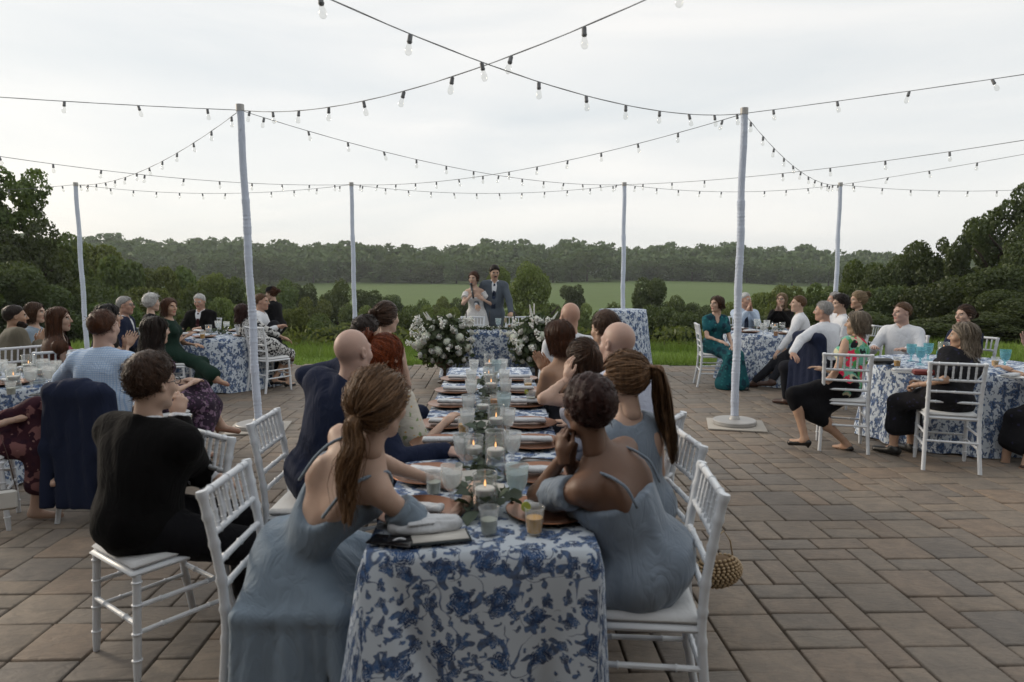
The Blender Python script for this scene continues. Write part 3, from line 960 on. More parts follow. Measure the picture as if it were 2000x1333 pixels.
# unseen building added behind the camera to shade the near end of the terrace
def barn():
    r = obj('barn', None, None, (0, -3.2, 0), None, None, 'dark timber barn behind the near end of the terrace', 'barn')
    TIM = plain('dark_timber', (.045, .034, .026), .85, .3, 6, .5, 30); ROOF = plain('shade_barn_roof', (.05, .05, .052), .6, .15, 3, .3, 12)
    for k in range(46):
        x = -15 + 30 * (k + .5) / 46
        if abs(x) < 1.9: obj('plank', MB().box((x, .02 * (k % 2), 4.2), (.64, .06, 2.8)).mesh('plank', TIM, False), r); continue
        obj('plank', MB().box((x, .02 * (k % 2), 2.8), (.64, .06, 5.6)).mesh('plank', TIM, False), r)
    for sx in (-1, 1): obj('door', MB().box((sx * .95, -.02, 1.4), (1.86, .06, 2.76)).mesh('door', plain('shade_barn_door', (.08, .05, .035), .8, .3, 6), False), r)
    obj('roof', MB().raw(np.array([(-15.8, .7, 5.5), (15.8, .7, 5.5), (15.8, -6, 9.2), (-15.8, -6, 9.2), (15.8, -12.7, 5.5), (-15.8, -12.7, 5.5)]), [(0, 1, 2, 3), (3, 2, 4, 5)]).mesh('roof', ROOF, False), r)
    obj('back_wall', MB().box((0, -12, 2.8), (30, .1, 5.6)).mesh('back_wall', TIM, False), r)
barn()
# ------------------------------------------------------------------ wrapped poles and strings of bulbs
WRAP = fabric('pole_wrap', (.60, .66, .78), .8, 300, .5, .1)
STEEL = plain('pole_base', (.42, .41, .40), .5, .15, 8, .2, 60, .3)
BOARD = plain('board', (.40, .37, .33), .75, .12, 4, .3, 60)
PH = 3.36
def pole_mesh(seed, h=PH, wild=1.0):
    rs = random.Random(seed)
    n = int(h / .012)
    pts, rr = [], []
    for i in range(n + 1):
        z = .05 + (h - .05) * i / n
        t = z / h
        rad = .037 * (1 - .1 * t)
        rough_ = wild * (1.0 if t < .72 else .35)
        rad += rough_ * (.0045 * abs(sin(z * 95 + 1.5 * sin(z * 13))) + rs.uniform(0, .003) + .003 * max(0, sin(z * 21 + seed)))
        pts.append((0.004 * sin(z * 6 + seed), .004 * cos(z * 5), z)); rr.append(rad)
    return MB().tube(pts, rr, 14).mesh('wrapped_shaft', WRAP)
POLES = {}
def pole(key, x, y, lean, label, base=True, seed=1):
    g = 0.004 if y < EDGE else float(terr(x, y))
    root = obj('light_pole', None, None, (x, y, g + (.018 if base else 0)), (lean[0], lean[1], 0), label=label, cat='pole')
    obj('wrapped_shaft', pole_mesh(seed), root)
    disc = MB().lathe([(0, 0), (.222, 0), (.23, .008), (.23, .042), (.222, .05), (.06, .053), (.045, .09), (0.03, .1)], n=40)
    obj('base_disc', shade_auto(disc.mesh('base_disc', STEEL)), root)
    ring = MB().lathe([(.036, PH - .06), (.041, PH - .06), (.041, PH + .01), (0, PH + .012)], n=14)
    obj('top_cap', shade_auto(ring.mesh('top_cap', STEEL)), root)
    if base:
        obj('base_board', shade_auto(MB().box((0, 0, .009), (.6, .57, .018), bev=.003).mesh('base_board', BOARD)), None, (x + .01, y - .02, .0045), radians(-14 if x > 0 else 9),
            label='square plywood board under the base of the ' + ('pole beside the teal dress' if x > 0 else 'pole beside the patterned dress'), cat='board')
    M4 = Matrix.Translation((x, y, g + .02)) @ Euler((lean[0], lean[1], 0)).to_matrix().to_4x4()
    POLES[key] = np.array(M4 @ Vector((0, 0, PH - .05)))
gl_, gr_ = G(505, 838), G(1434, 832)
pole('FL', gl_[0], gl_[1], (0, radians(-1.2)), 'white cloth-wrapped light pole on a disc base beside the woman in the patterned dress', True, 1)
pole('FR', gr_[0], gr_[1], (0, 0), 'white cloth-wrapped light pole on a disc base beside the woman in teal', True, 2)
for key, px, topy, label in (('B1', 150, 347, 'slim wrapped light pole behind the woman with straight brown hair and pink dress'),
                       ('B2', 687, 340, 'slim wrapped light pole at the lawn edge near the brown updo'),
                       ('B3', 1221, 342, 'slim wrapped light pole directly behind the tall round drinks table'),
                       ('B4', 1643, 352, 'slim wrapped light pole behind the blonde woman with swept-up hair')):
    y = EDGE + .15
    for it in range(400):
        if D(px, topy, y)[2] > PH + .02: break
        y += .02
    p = D(px, topy, y)
    pole(key, p[0], y, (0, radians(-.5 if key == 'B1' else -.2)), label, False, int(px))
p5 = D(1993, 470, 8.0)
pole('R5', 6.42, 8.4, (0, radians(3.0)), 'wrapped light pole leaning beside the clapping guest and the thicket', False, 77)
POLES['OL'] = np.array([-8.0, 5.2, PH - .03]); POLES['OR'] = np.array([7.9, 2.4, PH - .03])
POLES['NL'] = np.array([-2.55, 1.3, PH - .05]); POLES['NR'] = np.array([2.45, 1.3, PH - .05])
POLES['OLL'] = np.array([-12.5, 12.8, PH - .1]); POLES['ORR'] = np.array([10.5, 12.4, PH - .1])

CABLE = plain('cable', (.17, .175, .18), .6, .1)
SOCKET = plain('socket', (.16, .165, .175), .55, .1)
BULB = thin_glass('bulb_glass', (.93, .93, .92), .9)
SOCK_ME = shade_auto(MB().lathe([(0, .0), (.012, .0), (.017, -.006), (.0175, -.045), (.0195, -.048), (.0195, -.056), (.016, -.058), (.016, -.064), (0, -.064)][::-1], n=10).mesh('socket', SOCKET))
_bp = MB().lathe([(.0, -.148), (.012, -.146), (.022, -.136), (.027, -.118), (.025, -.1), (.018, -.078), (.013, -.06)], n=10)
BULB_ME = _bp.mesh('bulb', BULB)
_fp = MB().tube([(0, 0, -.07), (.004, 0, -.09), (-.004, .002, -.11), (.002, 0, -.12)], .0012, 4)
FIL_ME = _fp.mesh('filament', plain('filament', (.25, .2, .15), .5))
def light_string(a, b, sag, n, off, label, seed):
    A, B = POLES[a], POLES[b]
    rs = random.Random(seed)
    t = np.linspace(0, 1, 40)
    P = A[None] * (1 - t[:, None]) + B[None] * t[:, None]
    P[:, 2] -= sag * 4 * t * (1 - t)
    b_ = MB()
    tw = np.stack([.003 * np.sin(t * 160), .003 * np.cos(t * 160), 0 * t], 1)
    b_.tube(P, .0022, 5)
    b_.tube(P + tw + np.array([0, 0, .003]), .0018, 4)
    root = obj('light_string', b_.mesh('light_string', CABLE), label=label, cat='string light', group='bulb strings over the terrace')
    for k in range(n):
        u = (k + off) / n
        p = A * (1 - u) + B * u
        p = p.copy(); p[2] -= sag * 4 * u * (1 - u)
        rot = (rs.gauss(0, .14), rs.gauss(0, .14), rs.uniform(0, 6))
        s_ = obj('socket', SOCK_ME, root, p, rot, .74)
        obj('bulb', BULB_ME, s_)
    return root
lb = 'dark cable with clear bulbs sagging between two wrapped poles'
for i, (a, b, sag, n, off) in enumerate([('FL', 'NR', .42, 14, .45), ('FR', 'NL', .42, 14, .35), ('FL', 'OL', .06, 9, .5), ('FR', 'OR', .06, 12, .5), ('FL', 'B1', .22, 13, .4), ('FL', 'B3', .22, 14, .5), ('FR', 'B2', .22, 14, .45),
                                     ('FR', 'B4', .22, 12, .5), ('OL', 'B2', .3, 16, .3), ('OR', 'B3', .3, 16, .3), ('B1', 'B2', .16, 12, .5), ('B2', 'B3', .16, 12, .5), ('B3', 'B4', .13, 10, .5), ('B4', 'ORR', .12, 9, .5), ('B1', 'OLL', .1, 9, .5), ('B4', 'OR', .1, 12, .4)]):
    nm = {'FL': 'the patterned dress pole', 'FR': 'the teal dress pole', 'B1': 'the pink dress pole', 'B2': 'the brown updo pole', 'B3': 'the drinks table pole', 'B4': 'the swept-up blonde pole', 'NL': 'the barn', 'NR': 'the barn', 'OL': 'beyond the burgundy skirt', 'OR': 'beyond the leaning pole', 'OLL': 'the tall spreading tree', 'ORR': 'the tall thicket tree'}
    light_string(a, b, sag, n, off, 'bulb string from ' + nm[a] + ' to ' + nm[b], i)

# ------------------------------------------------------------------ tables under toile cloths
def round_cloth(r, h, amp, nf, seed, drop=None, flare=.10):
    rs = np.random.default_rng(seed)
    drop = h - .012 if drop is None else drop
    na, nr, nd = 160, 8, 22
    a = np.arange(na) * 2 * pi / na
    ph = rs.uniform(0, 6.28, 5)
    wave = np.sin(nf * a + ph[0] + .5 * np.sin(3 * a)) + .5 * np.sin((nf * 2 - 3) * a + ph[1]) + .35 * np.sin(5 * a + ph[2])
    V, UV = [], []
    for i in range(nr):
        q = r * i / (nr - 1) * .985
        V.append(np.stack([q * np.cos(a), q * np.sin(a), np.full(na, h)], 1)); UV.append(np.stack([q * np.cos(a), q * np.sin(a)], 1))
    for i in range(1, nd + 1):
        v = i / nd
        q = r + .006 + flare * v ** 1.2 * .6 + amp * wave * v ** 1.1
        q = q if v > .06 else r + .002 * i
        lowest = h - .006 - drop * v
        z = np.full(na, lowest) + (.012 * np.sin(7 * a + ph[3]) * v if v > .5 else 0)
        V.append(np.stack([q * np.cos(a), q * np.sin(a), np.maximum(z, .006)], 1))
        rad = r + drop * v
        UV.append(np.stack([rad * np.cos(a), rad * np.sin(a)], 1))
    V = np.concatenate(V); UV = np.concatenate(UV)
    m = nr + nd
    i = np.arange(m - 1)[:, None] * na; j = np.arange(na)[None]; k = (j + 1) % na
    Fq = np.stack([i + j, i + na + j, i + na + k, i + k], -1).reshape(-1, 4)
    return make_mesh('tablecloth', V, Fq[:, ::-1].copy(), TOILE, True, None, UV)
def rect_cloth(lx, ly, h, seed, drop=None, amp=.022, flare=.08):
    rs = np.random.default_rng(seed)
    drop = h - .015 if drop is None else drop
    hx, hy = lx / 2, ly / 2
    # perimeter points with rounded corners
    def perim(o, cr):
        P = []
        nx_, ny_ = 46, 150 if ly > 2 else 40
        for (cx, cy, a0) in ((hx, -hy, -pi / 2), (hx, hy, 0), (-hx, hy, pi / 2), (-hx, -hy, pi)):
            for k in range(12):
                a = a0 + pi / 2 * k / 11
                P.append((cx - np.sign(cx) * cr + (cr + o) * cos(a), cy - np.sign(cy) * cr + (cr + o) * sin(a)))
            nseg = ny_ if a0 in (-pi / 2, pi / 2) else nx_
            nxt = {-pi / 2: (hx, hy, 0), 0: (-hx, hy, pi / 2), pi / 2: (-hx, -hy, pi), pi: (hx, -hy, 1.5 * pi)}[a0]
            e = (nxt[0] - np.sign(nxt[0]) * cr + (cr + o) * cos(nxt[2]), nxt[1] - np.sign(nxt[1]) * cr + (cr + o) * sin(nxt[2]))
            p0 = P[-1]
            for k in range(1, nseg):
                t = k / nseg
                P.append((p0[0] + (e[0] - p0[0]) * t, p0[1] + (e[1] - p0[1]) * t))
        return np.array(P)
    B0 = perim(0, .012)
    n = len(B0)
    cnr = np.exp(-((np.abs(B0[:, 0]) - hx) ** 2 + (np.abs(B0[:, 1]) - hy) ** 2) / .02)
    s_ = np.concatenate(([0], np.cumsum(np.linalg.norm(np.diff(B0, axis=0), axis=1))))
    per = s_[-1] + .01
    ph = rs.uniform(0, 6.28, 6)
    m_ = max(3, int(per / .42))
    wave = np.sin(2 * pi * m_ * s_ / per + ph[0]) + .6 * np.sin(2 * pi * (m_ * 2 - 1) * s_ / per + ph[1]) + .4 * np.sin(2 * pi * 3 * s_ / per + ph[2])
    nrm = B0 - np.stack([np.clip(B0[:, 0], -hx + .012, hx - .012), np.clip(B0[:, 1], -hy + .012, hy - .012)], 1)
    nrm /= np.linalg.norm(nrm, axis=1)[:, None] + 1e-9
    V, UV = [], []
    nt_ = 10
    for i in range(nt_):
        f = i / nt_
        V.append(np.column_stack([B0 * f, np.full(n, h)])); UV.append(B0 * f)
    V.append(np.column_stack([B0, np.full(n, h - .004)])); UV.append(B0)
    nd = 26
    for i in range(1, nd + 1):
        v = i / nd
        o = .012 * min(1, v * 12) + flare * v * .5 + v * (amp * wave * (1 - cnr) + (.02 + flare * .6) * cnr * (1 + .25 * np.sin(s_ * 60)))
        # a pulled-in pleat just beside every corner
        pl = np.exp(-((np.abs(B0[:, 0]) - hx + .10 + .10 * v) ** 2) / (.0012 + .004 * v)) * (np.abs(np.abs(B0[:, 1]) - hy) < .02)
        o = o - .05 * v * pl
        if ly > 2:              # the overlapping corner fold at the near end
            xf = -hx + .03 + .30 * v ** 1.1
            o = o + np.where(B0[:, 1] < -hy + .02, .055 * min(1, v * 1.6) / (1 + np.exp(np.clip((B0[:, 0] - xf) / .007, -40, 40))), 0)
        V.append(np.column_stack([B0 + nrm * o[:, None], np.maximum(.006, h - .008 - drop * v + .006 * np.sin(s_ * 9) * v)]))
        UV.append(B0 + nrm * (drop * v) + np.stack([.3 * (np.abs(nrm[:, 0]) > .7), 0 * s_], 1))
    V = np.concatenate(V); UV = np.concatenate(UV)
    R_ = len(V) // n
    i = np.arange(R_ - 1)[:, None] * n; j = np.arange(n)[None]; k = (j + 1) % n
    Fq = np.stack([i + j, i + k, i + n + k, i + n + j], -1).reshape(-1, 4)
    return make_mesh('tablecloth', V, Fq[:, ::-1].copy(), TOILE, True, None, UV)
WOODT = plain('folding_table', (.35, .27, .18), .6, .15)
DARKM = plain('dark_metal', (.05, .05, .055), .45, .1, 8, 0, 1, .7)
TH = .76
def table_round(px, y, r, h, label, clabel, seed, cat='table', amp=.03, nf=13, flare=.16, name='round_table', x=None):
    x = (px - 1000) / F_PX * (y * cos(PITCH) + (EYE - h) * sin(PITCH)) if x is None else x
    root = obj(name, None, None, (x, y, .004), label=label, cat=cat)
    obj('tabletop', shade_auto(MB().lathe([(0, h - .035), (r - .012, h - .035), (r - .012, h - .006), (0, h - .006)], n=48).mesh('tabletop', WOODT)), root)
    for k in range(4):
        a = k * pi / 2 + .4
        obj('leg', MB().tube([(r * .55 * cos(a), r * .55 * sin(a), 0), (r * .5 * cos(a), r * .5 * sin(a), h - .04)], .014, 8).mesh('leg', DARKM), root)
    obj('tablecloth', round_cloth(r, h, amp, nf, seed, None, flare), None, (x, y, .004), random.Random(seed).uniform(0, 6), label=clabel, cat='tablecloth')
    return np.array([x, y, h + .006])
TL1 = table_round(-38, 5.75, .76, TH, 'round folding table in front of the man in the checked shirt', 'blue toile cloth on the round table beside the checked shirt', 1)
TL2 = table_round(432, 10.15, .76, TH, 'round folding table where the grey-haired man in a black suit sits', 'blue toile cloth on the round table of the grey-haired man in black', 2)
TR2 = table_round(1510, 10.7, .76, TH, 'round folding table beside the woman in teal', 'blue toile cloth on the round table beside the woman in teal', 3)
TR1 = table_round(1862, 6.85, .76, TH, 'round folding table with the turquoise goblets', 'blue toile cloth on the round table with turquoise goblets', 4)
TCK = table_round(1216, 11.6, .40, 1.06, 'tall round drinks table behind the bald guest in white', 'blue toile cloth reaching the ground on the tall drinks table', 5, amp=.008, nf=9, flare=.20, name='cocktail_table')
# long table
_n = (G(705, 1078, TH) + G(1180, 1078, TH)) / 2
_f = (G(861, 746, TH) + G(1049, 744, TH)) / 2
LT_DIR = (_f - _n)[:2]; LT_DIR /= np.linalg.norm(LT_DIR)
LT_ANG = atan2(LT_DIR[1], LT_DIR[0]) - pi / 2
_far = _n[:2] + LT_DIR * ((G(950, 718, TH)[1] - _n[1]))
LTL = np.linalg.norm(_far - _n[:2])
LTC = (_n[:2] + _far) / 2
LTW = .765
root = obj('long_table', None, None, (LTC[0], LTC[1], .004), LT_ANG, label='long banquet table set down the middle of the terrace', cat='table')
for k in range(2):
    obj('tabletop', MB().box((0, (k - .5) * LTL / 2, TH - .02), (LTW - .03, LTL / 2 - .012, .028)).mesh('tabletop', WOODT, False), root)
    for sx in (-1, 1):
        for sy in (-.32, .32):
            obj('leg', MB().tube([(sx * .26, (k - .5) * LTL / 2 + sy * LTL / 2, 0), (sx * .26, (k - .5) * LTL / 2 + sy * LTL / 2, TH - .035)], .014, 8).mesh('leg', DARKM), root)
obj('tablecloth', rect_cloth(LTW, LTL, TH, 11, None, .018, .012), None, (LTC[0], LTC[1], .004), LT_ANG, label='blue toile cloth covering the long banquet table', cat='tablecloth')
def LT(across, along, z=0.0):
    """a place on the long table: metres across from its middle line, metres from its near end"""
    p = _n[:2] + LT_DIR * along + np.array([LT_DIR[1], -LT_DIR[0]]) * across
    return np.array([p[0], p[1], TH + .011 + z])
# head table
HTC = np.array([(964 - 1000) / F_PX * 11.2, 11.15])
root = obj('head_table', None, None, (HTC[0], HTC[1], .004), label='small table in front of the standing couple', cat='table')
obj('tabletop', MB().box((0, 0, TH - .02), (1.42, .58, .028)).mesh('tabletop', WOODT, False), root)
for sx in (-1, 1):
    for sy in (-1, 1):
        obj('leg', MB().tube([(sx * .6, sy * .22, 0), (sx * .6, sy * .22, TH - .035)], .014, 8).mesh('leg', DARKM), root)
obj('tablecloth', rect_cloth(1.46, .62, TH, 13, amp=.012, flare=.10), None, (HTC[0], HTC[1], .004), label='blue toile cloth on the small table before the couple', cat='tablecloth')

# ------------------------------------------------------------------ white bamboo-turned chairs
def turned(p0, p1, r, rings, n=8, bend=None):
    p0, p1 = np.array(p0, float), np.array(p1, float)
    ts = [0.0]
    for q in rings: ts += [q - .012, q - .005, q + .005, q + .012]
    ts += [1.0]
    ts = sorted(set(np.clip(np.concatenate([ts, np.linspace(0, 1, 9)]), 0, 1)))
    P, R_ = [], []
    for t in ts:
        p = p0 * (1 - t) + p1 * t
        if bend is not None: p = p + np.array(bend) * 4 * t * (1 - t)
        P.append(p)
        R_.append(r * (1.28 if any(abs(t - q) < .0062 for q in rings) else 1.0))
    return np.array(P), np.array(R_)
def chair_proto():
    M_ = {}
    def part(nm, b): return shade_auto(b.mesh(nm, WHITE_PAINT), 50)
    sb = MB().box((0, .005, .445), (.40, .40, .028), bev=.012)
    seat = shade_auto(sb.mesh('seat', WHITE_PAINT), 50)
    cu = MB().box((0, .005, .474), (.385, .385, .036), bev=.017)
    cush = shade_auto(cu.mesh('cushion', fabric('chair_cushion', (.66, .67, .68), .8, 400, .2)), 60)
    def stile(s):
        pts = [(s * .205, -.245, 0), (s * .196, -.205, .22), (s * .19, -.187, .44), (s * .19, -.195, .60), (s * .193, -.222, .78), (s * .197, -.25, .925)]
        b = MB()
        P = np.array(pts)
        tt = np.linspace(0, 1, 50)
        d = np.linspace(0, 1, len(P))
        Q = np.stack([np.interp(tt, d, P[:, i]) for i in range(3)], 1)
        k = np.ones(5) / 5
        for i in range(3): Q[2:-2, i] = np.convolve(Q[:, i], k, 'valid')
        rr = np.full(50, .0165)
        for i in (8, 18, 24, 30, 37, 43): rr[i] = .0205
        rr[-3:] = (.0175, .021, .0185)
        b.tube(Q, rr, 10)
        return part('back_leg', b)
    def fleg(s):
        P, R_ = turned((s * .192, .20, 0), (s * .186, .178, .44), .0165, (.2, .45, .72, .93), 10)
        R_[0] *= .82
        return part('front_leg', MB().tube(P, R_, 10))
    def rail(z, y, r, rings=(.15, .5, .85), w_=.19):
        P, R_ = turned((-w_, y, z), (w_, y, z), r, rings)
        return part('rail', MB().tube(P, R_, 8))
    def spind(x):
        P, R_ = turned((x, -.223, .775), (x, -.247, .905), .0085, (.18, .5, .82))
        return part('spindle', MB().tube(P, R_, 7))
    def stretch(p0, p1):
        P, R_ = turned(p0, p1, .0105, (.25, .75))
        return part('stretcher', MB().tube(P, R_, 7))
    L = [('seat', seat), ('cushion', cush), ('back_leg', stile(-1)), ('back_leg', stile(1)), ('front_leg', fleg(-1)), ('front_leg', fleg(1)),
         ('top_rail', rail(.912, -.248, .0135)), ('back_rail', rail(.772, -.222, .0115)), ('back_rail', rail(.672, -.207, .0115)), ('back_rail', rail(.585, -.196, .0115))]
    L += [('spindle', spind(x)) for x in (-.135, -.081, -.027, .027, .081, .135)]
    for z in (.20, .31):
        L += [('stretcher', stretch((-.196, -.225 + .06 * z, z), (-.19, .19, z))), ('stretcher', stretch((.196, -.225 + .06 * z, z), (.19, .19, z)))]
    L += [('stretcher', stretch((-.19, .192, .24), (.19, .192, .24))), ('stretcher', stretch((-.196, -.21, .25), (.196, -.21, .25)))]
    return L
CH = chair_proto()
def chair(x, y, yaw, label):
    """yaw 0: the sitter would face away from the camera"""
    root = obj('banquet_chair', None, None, (x, y, .0045), yaw, label=label, cat='chair', group='white banquet chairs')
    for nm, me in CH: obj(nm, me, root)
    return root

def chair_px(a, b, label, z=.925):
    """a chair placed by the photo pixels of the tops of its back legs, left one and right one as the sitter has them"""
    A, B = G(*a, z)[:2], G(*b, z)[:2]
    r_ = (B - A) / np.linalg.norm(B - A)
    yaw = atan2(r_[1], r_[0])
    m = (A + B) / 2 + .25 * np.array([-r_[1], r_[0]])
    return chair(m[0], m[1], yaw, label)
# ------------------------------------------------------------------ people: body, hair and clothes grown from implicit shapes
def nrmz(v):
    v = np.asarray(v, float)
    return v / (np.linalg.norm(v) + 1e-12)
def rotz(a):
    return np.array([[cos(a), -sin(a), 0], [sin(a), cos(a), 0], [0, 0, 1.0]])
def rotx(a):
    return np.array([[1.0, 0, 0], [0, cos(a), -sin(a)], [0, sin(a), cos(a)]])
def roty(a):
    return np.array([[cos(a), 0, sin(a)], [0, 1.0, 0], [-sin(a), 0, cos(a)]])
SKIN = {}
for k, c in dict(fair=(.50, .335, .255), warm=(.45, .285, .20), tan=(.37, .225, .15), rosy=(.49, .325, .265), olive=(.40, .25, .17), brown=(.155, .082, .052), ruddy=(.45, .27, .20)).items():
    SKIN[k] = plain('skin_' + k, c, .48, .07, 25, .15, 500, 0, 0, .4, .12)
LIP = {k: plain('lips_' + k, (c[0] * .75, c[1] * .45, c[2] * .48), .4, .05) for k, c in dict(fair=(.56, .33, .27), dark=(.22, .11, .08)).items()}
EYEW = plain('eye_white', (.6, .58, .55), .25, .02)
IRIS = plain('iris', (.02, .014, .01), .2, .02)
HAIRC = {
    'brown': hair_mat('hair_brown', (.016, .008, .005), (.085, .042, .023)), 'dark': hair_mat('hair_dark', (.006, .004, .0035), (.026, .014, .010)),
    'black': hair_mat('hair_black', (.004, .003, .003), (.014, .010, .009)), 'auburn': hair_mat('hair_auburn', (.024, .009, .005), (.095, .036, .016)),
    'red': hair_mat('hair_red', (.06, .012, .004), (.34, .075, .020)), 'honey': hair_mat('hair_honey', (.045, .022, .011), (.27, .150, .075)),
    'blonde': hair_mat('hair_blonde', (.10, .068, .036), (.34, .25, .15)), 'grey': hair_mat('hair_grey', (.12, .115, .11), (.42, .41, .40)),
    'white': hair_mat('hair_white', (.30, .295, .285), (.66, .66, .65)), 'ash': hair_mat('hair_ash', (.07, .055, .04), (.28, .23, .175)), 'mahogany': hair_mat('hair_mahogany', (.012, .005, .005), (.05, .016, .012)),
    'sandy': hair_mat('hair_sandy', (.05, .026, .013), (.16, .085, .042))}
def head_proto(sex, vox):
    f = Field((-.115, -.135, -.185), (.115, .150, .140), vox)
    m = sex == 'm'
    f.ell((0, -.012, .028), (.075, .094, .088), k=.01)
    f.ell((0, .026, -.036), (.060 if m else .056, .064, .080), k=.035)
    f.cone((-.043, .0, -.062), (-.014, .062, -.098), .026 if m else .020, .016, .03)
    f.cone((.043, .0, -.062), (.014, .062, -.098), .026 if m else .020, .016, .03)
    f.ell((0, .066, -.098), (.021 if m else .016, .016, .015), k=.02)
    f.cone((-.038, .074, .024), (.038, .074, .024), .010, .010, .02)
    f.ell((-.042, .056, -.024), (.024, .026, .022), k=.025); f.ell((.042, .056, -.024), (.024, .026, .022), k=.025)
    f.ell((-.031, .101, .004), (.017, .017, .012), k=.012, sub=True); f.ell((.031, .101, .004), (.017, .017, .012), k=.012, sub=True)
    f.cone((0, .088, .018), (0, .110, -.024), .0065, .0105, .012)
    f.ell((-.011, .098, -.028), (.0085, .010, .008), k=.006); f.ell((.011, .098, -.028), (.0085, .010, .008), k=.006)
    f.cone((-.018, .084, -.057), (.018, .084, -.057), .0062, .0062, .008); f.cone((-.015, .083, -.068), (.015, .083, -.068), .0068, .0068, .008)
    for s_ in (-1, 1):
        f.ell((s_ * .079, -.006, -.004), (.009, .018, .030), k=.008)
        f.ell((s_ * .086, -.003, .002), (.006, .010, .017), k=.005, sub=True)
    f.cone((0, -.020, -.06), (0, -.034, -.15), .050 if m else .043, .052 if m else .044, .03)
    V, Q = f.mesh()
    c = V[Q].mean(1)
    mi = np.zeros(len(Q), int)
    mi[(np.abs(c[:, 0]) < .024) & (c[:, 2] > -.075) & (c[:, 2] < -.051) & (c[:, 1] > .076)] = 1
    ax = np.abs(c[:, 0])
    mi[(ax > .014) & (ax < .050) & (c[:, 2] > .018 - (ax - .03) * .1) & (c[:, 2] < .0285 - (ax - .03) * .1) & (c[:, 1] > .055)] = 2
    b = MB()
    for s_ in (-1, 1):
        b.m = 3; b.ball((s_ * .031, .0785, .004), (.0135, .012, .0095), 10, 6)
        b.m = 4; b.ball((s_ * .031, .0865, .004), (.0065, .0052, .0065), 8, 5)
        b.m = 2; b.tube([(s_ * .019, .0885, .0105), (s_ * .031, .0912, .0128), (s_ * .044, .0835, .0095)], .0018, 4)
    return V, Q, mi, np.concatenate(b.V), b.F, b.M
HEADS = {(s_, q): head_proto(s_, v) for s_ in 'mf' for q, v in (('near', .0056), ('far', .0084))}
def hand_proto(pose, vox):
    f = Field((-.10, -.035, -.11), (.065, .215, .05), vox)
    f.ell((-.012, .045, 0), (.026, .050, .0145), k=.01); f.ell((.014, .045, -.001), (.025, .048, .0135), k=.02)
    f.cone((0, -.02, 0), (0, .03, 0), .024, .026, .02)
    curl = {'relax': .36, 'flat': .06, 'fist': 1.15}[pose]
    for i, (x, L) in enumerate(((-.030, .066), (-.010, .076), (.010, .071), (.029, .056))):
        p = np.array([x, .086 if i in (1, 2) else .080, 0.0])
        a = curl * (.55 + .12 * i)
        d = nrmz([x * (2.2 if pose == 'flat' else 1.6), 1, 0])
        for j, fr in enumerate((.44, .31, .25)):
            q = p + (d * cos(a) + np.array([0, 0, -1]) * sin(a)) * L * fr
            f.cone(p, q, .0088 - .0008 * j, .0081 - .0009 * j, .004)
            p = q; a += curl * (1.0 if j == 0 else .7)
    f.cone((-.028, .022, -.004), (-.052, .052, -.014), .0125, .0105, .012)
    f.cone((-.052, .052, -.014), (-.056 if pose != 'fist' else -.034, .086, -.022 if pose != 'fist' else -.036), .0100, .0078, .004)
    return f.mesh()
HANDS = {(p, q): hand_proto(p, v) for p in ('relax', 'flat', 'fist') for q, v in (('near', .0048), ('far', .0072))}
CR_C, CR_R = np.array([0, -.012, .030]), np.array([.076, .096, .088])
def ik(a, b, l1, l2, hint):
    d = b - a
    L = np.linalg.norm(d)
    if L > (l1 + l2) * .995:
        b = a + d / L * (l1 + l2) * .995; d = b - a; L = np.linalg.norm(d)
    x = (l1 * l1 - l2 * l2 + L * L) / (2 * L)
    hh = sqrt(max(l1 * l1 - x * x, 0))
    dv = d / L
    hint = np.asarray(hint, float)
    hv = hint - dv * (hint @ dv)
    return a + dv * x + nrmz(hv) * hh, b
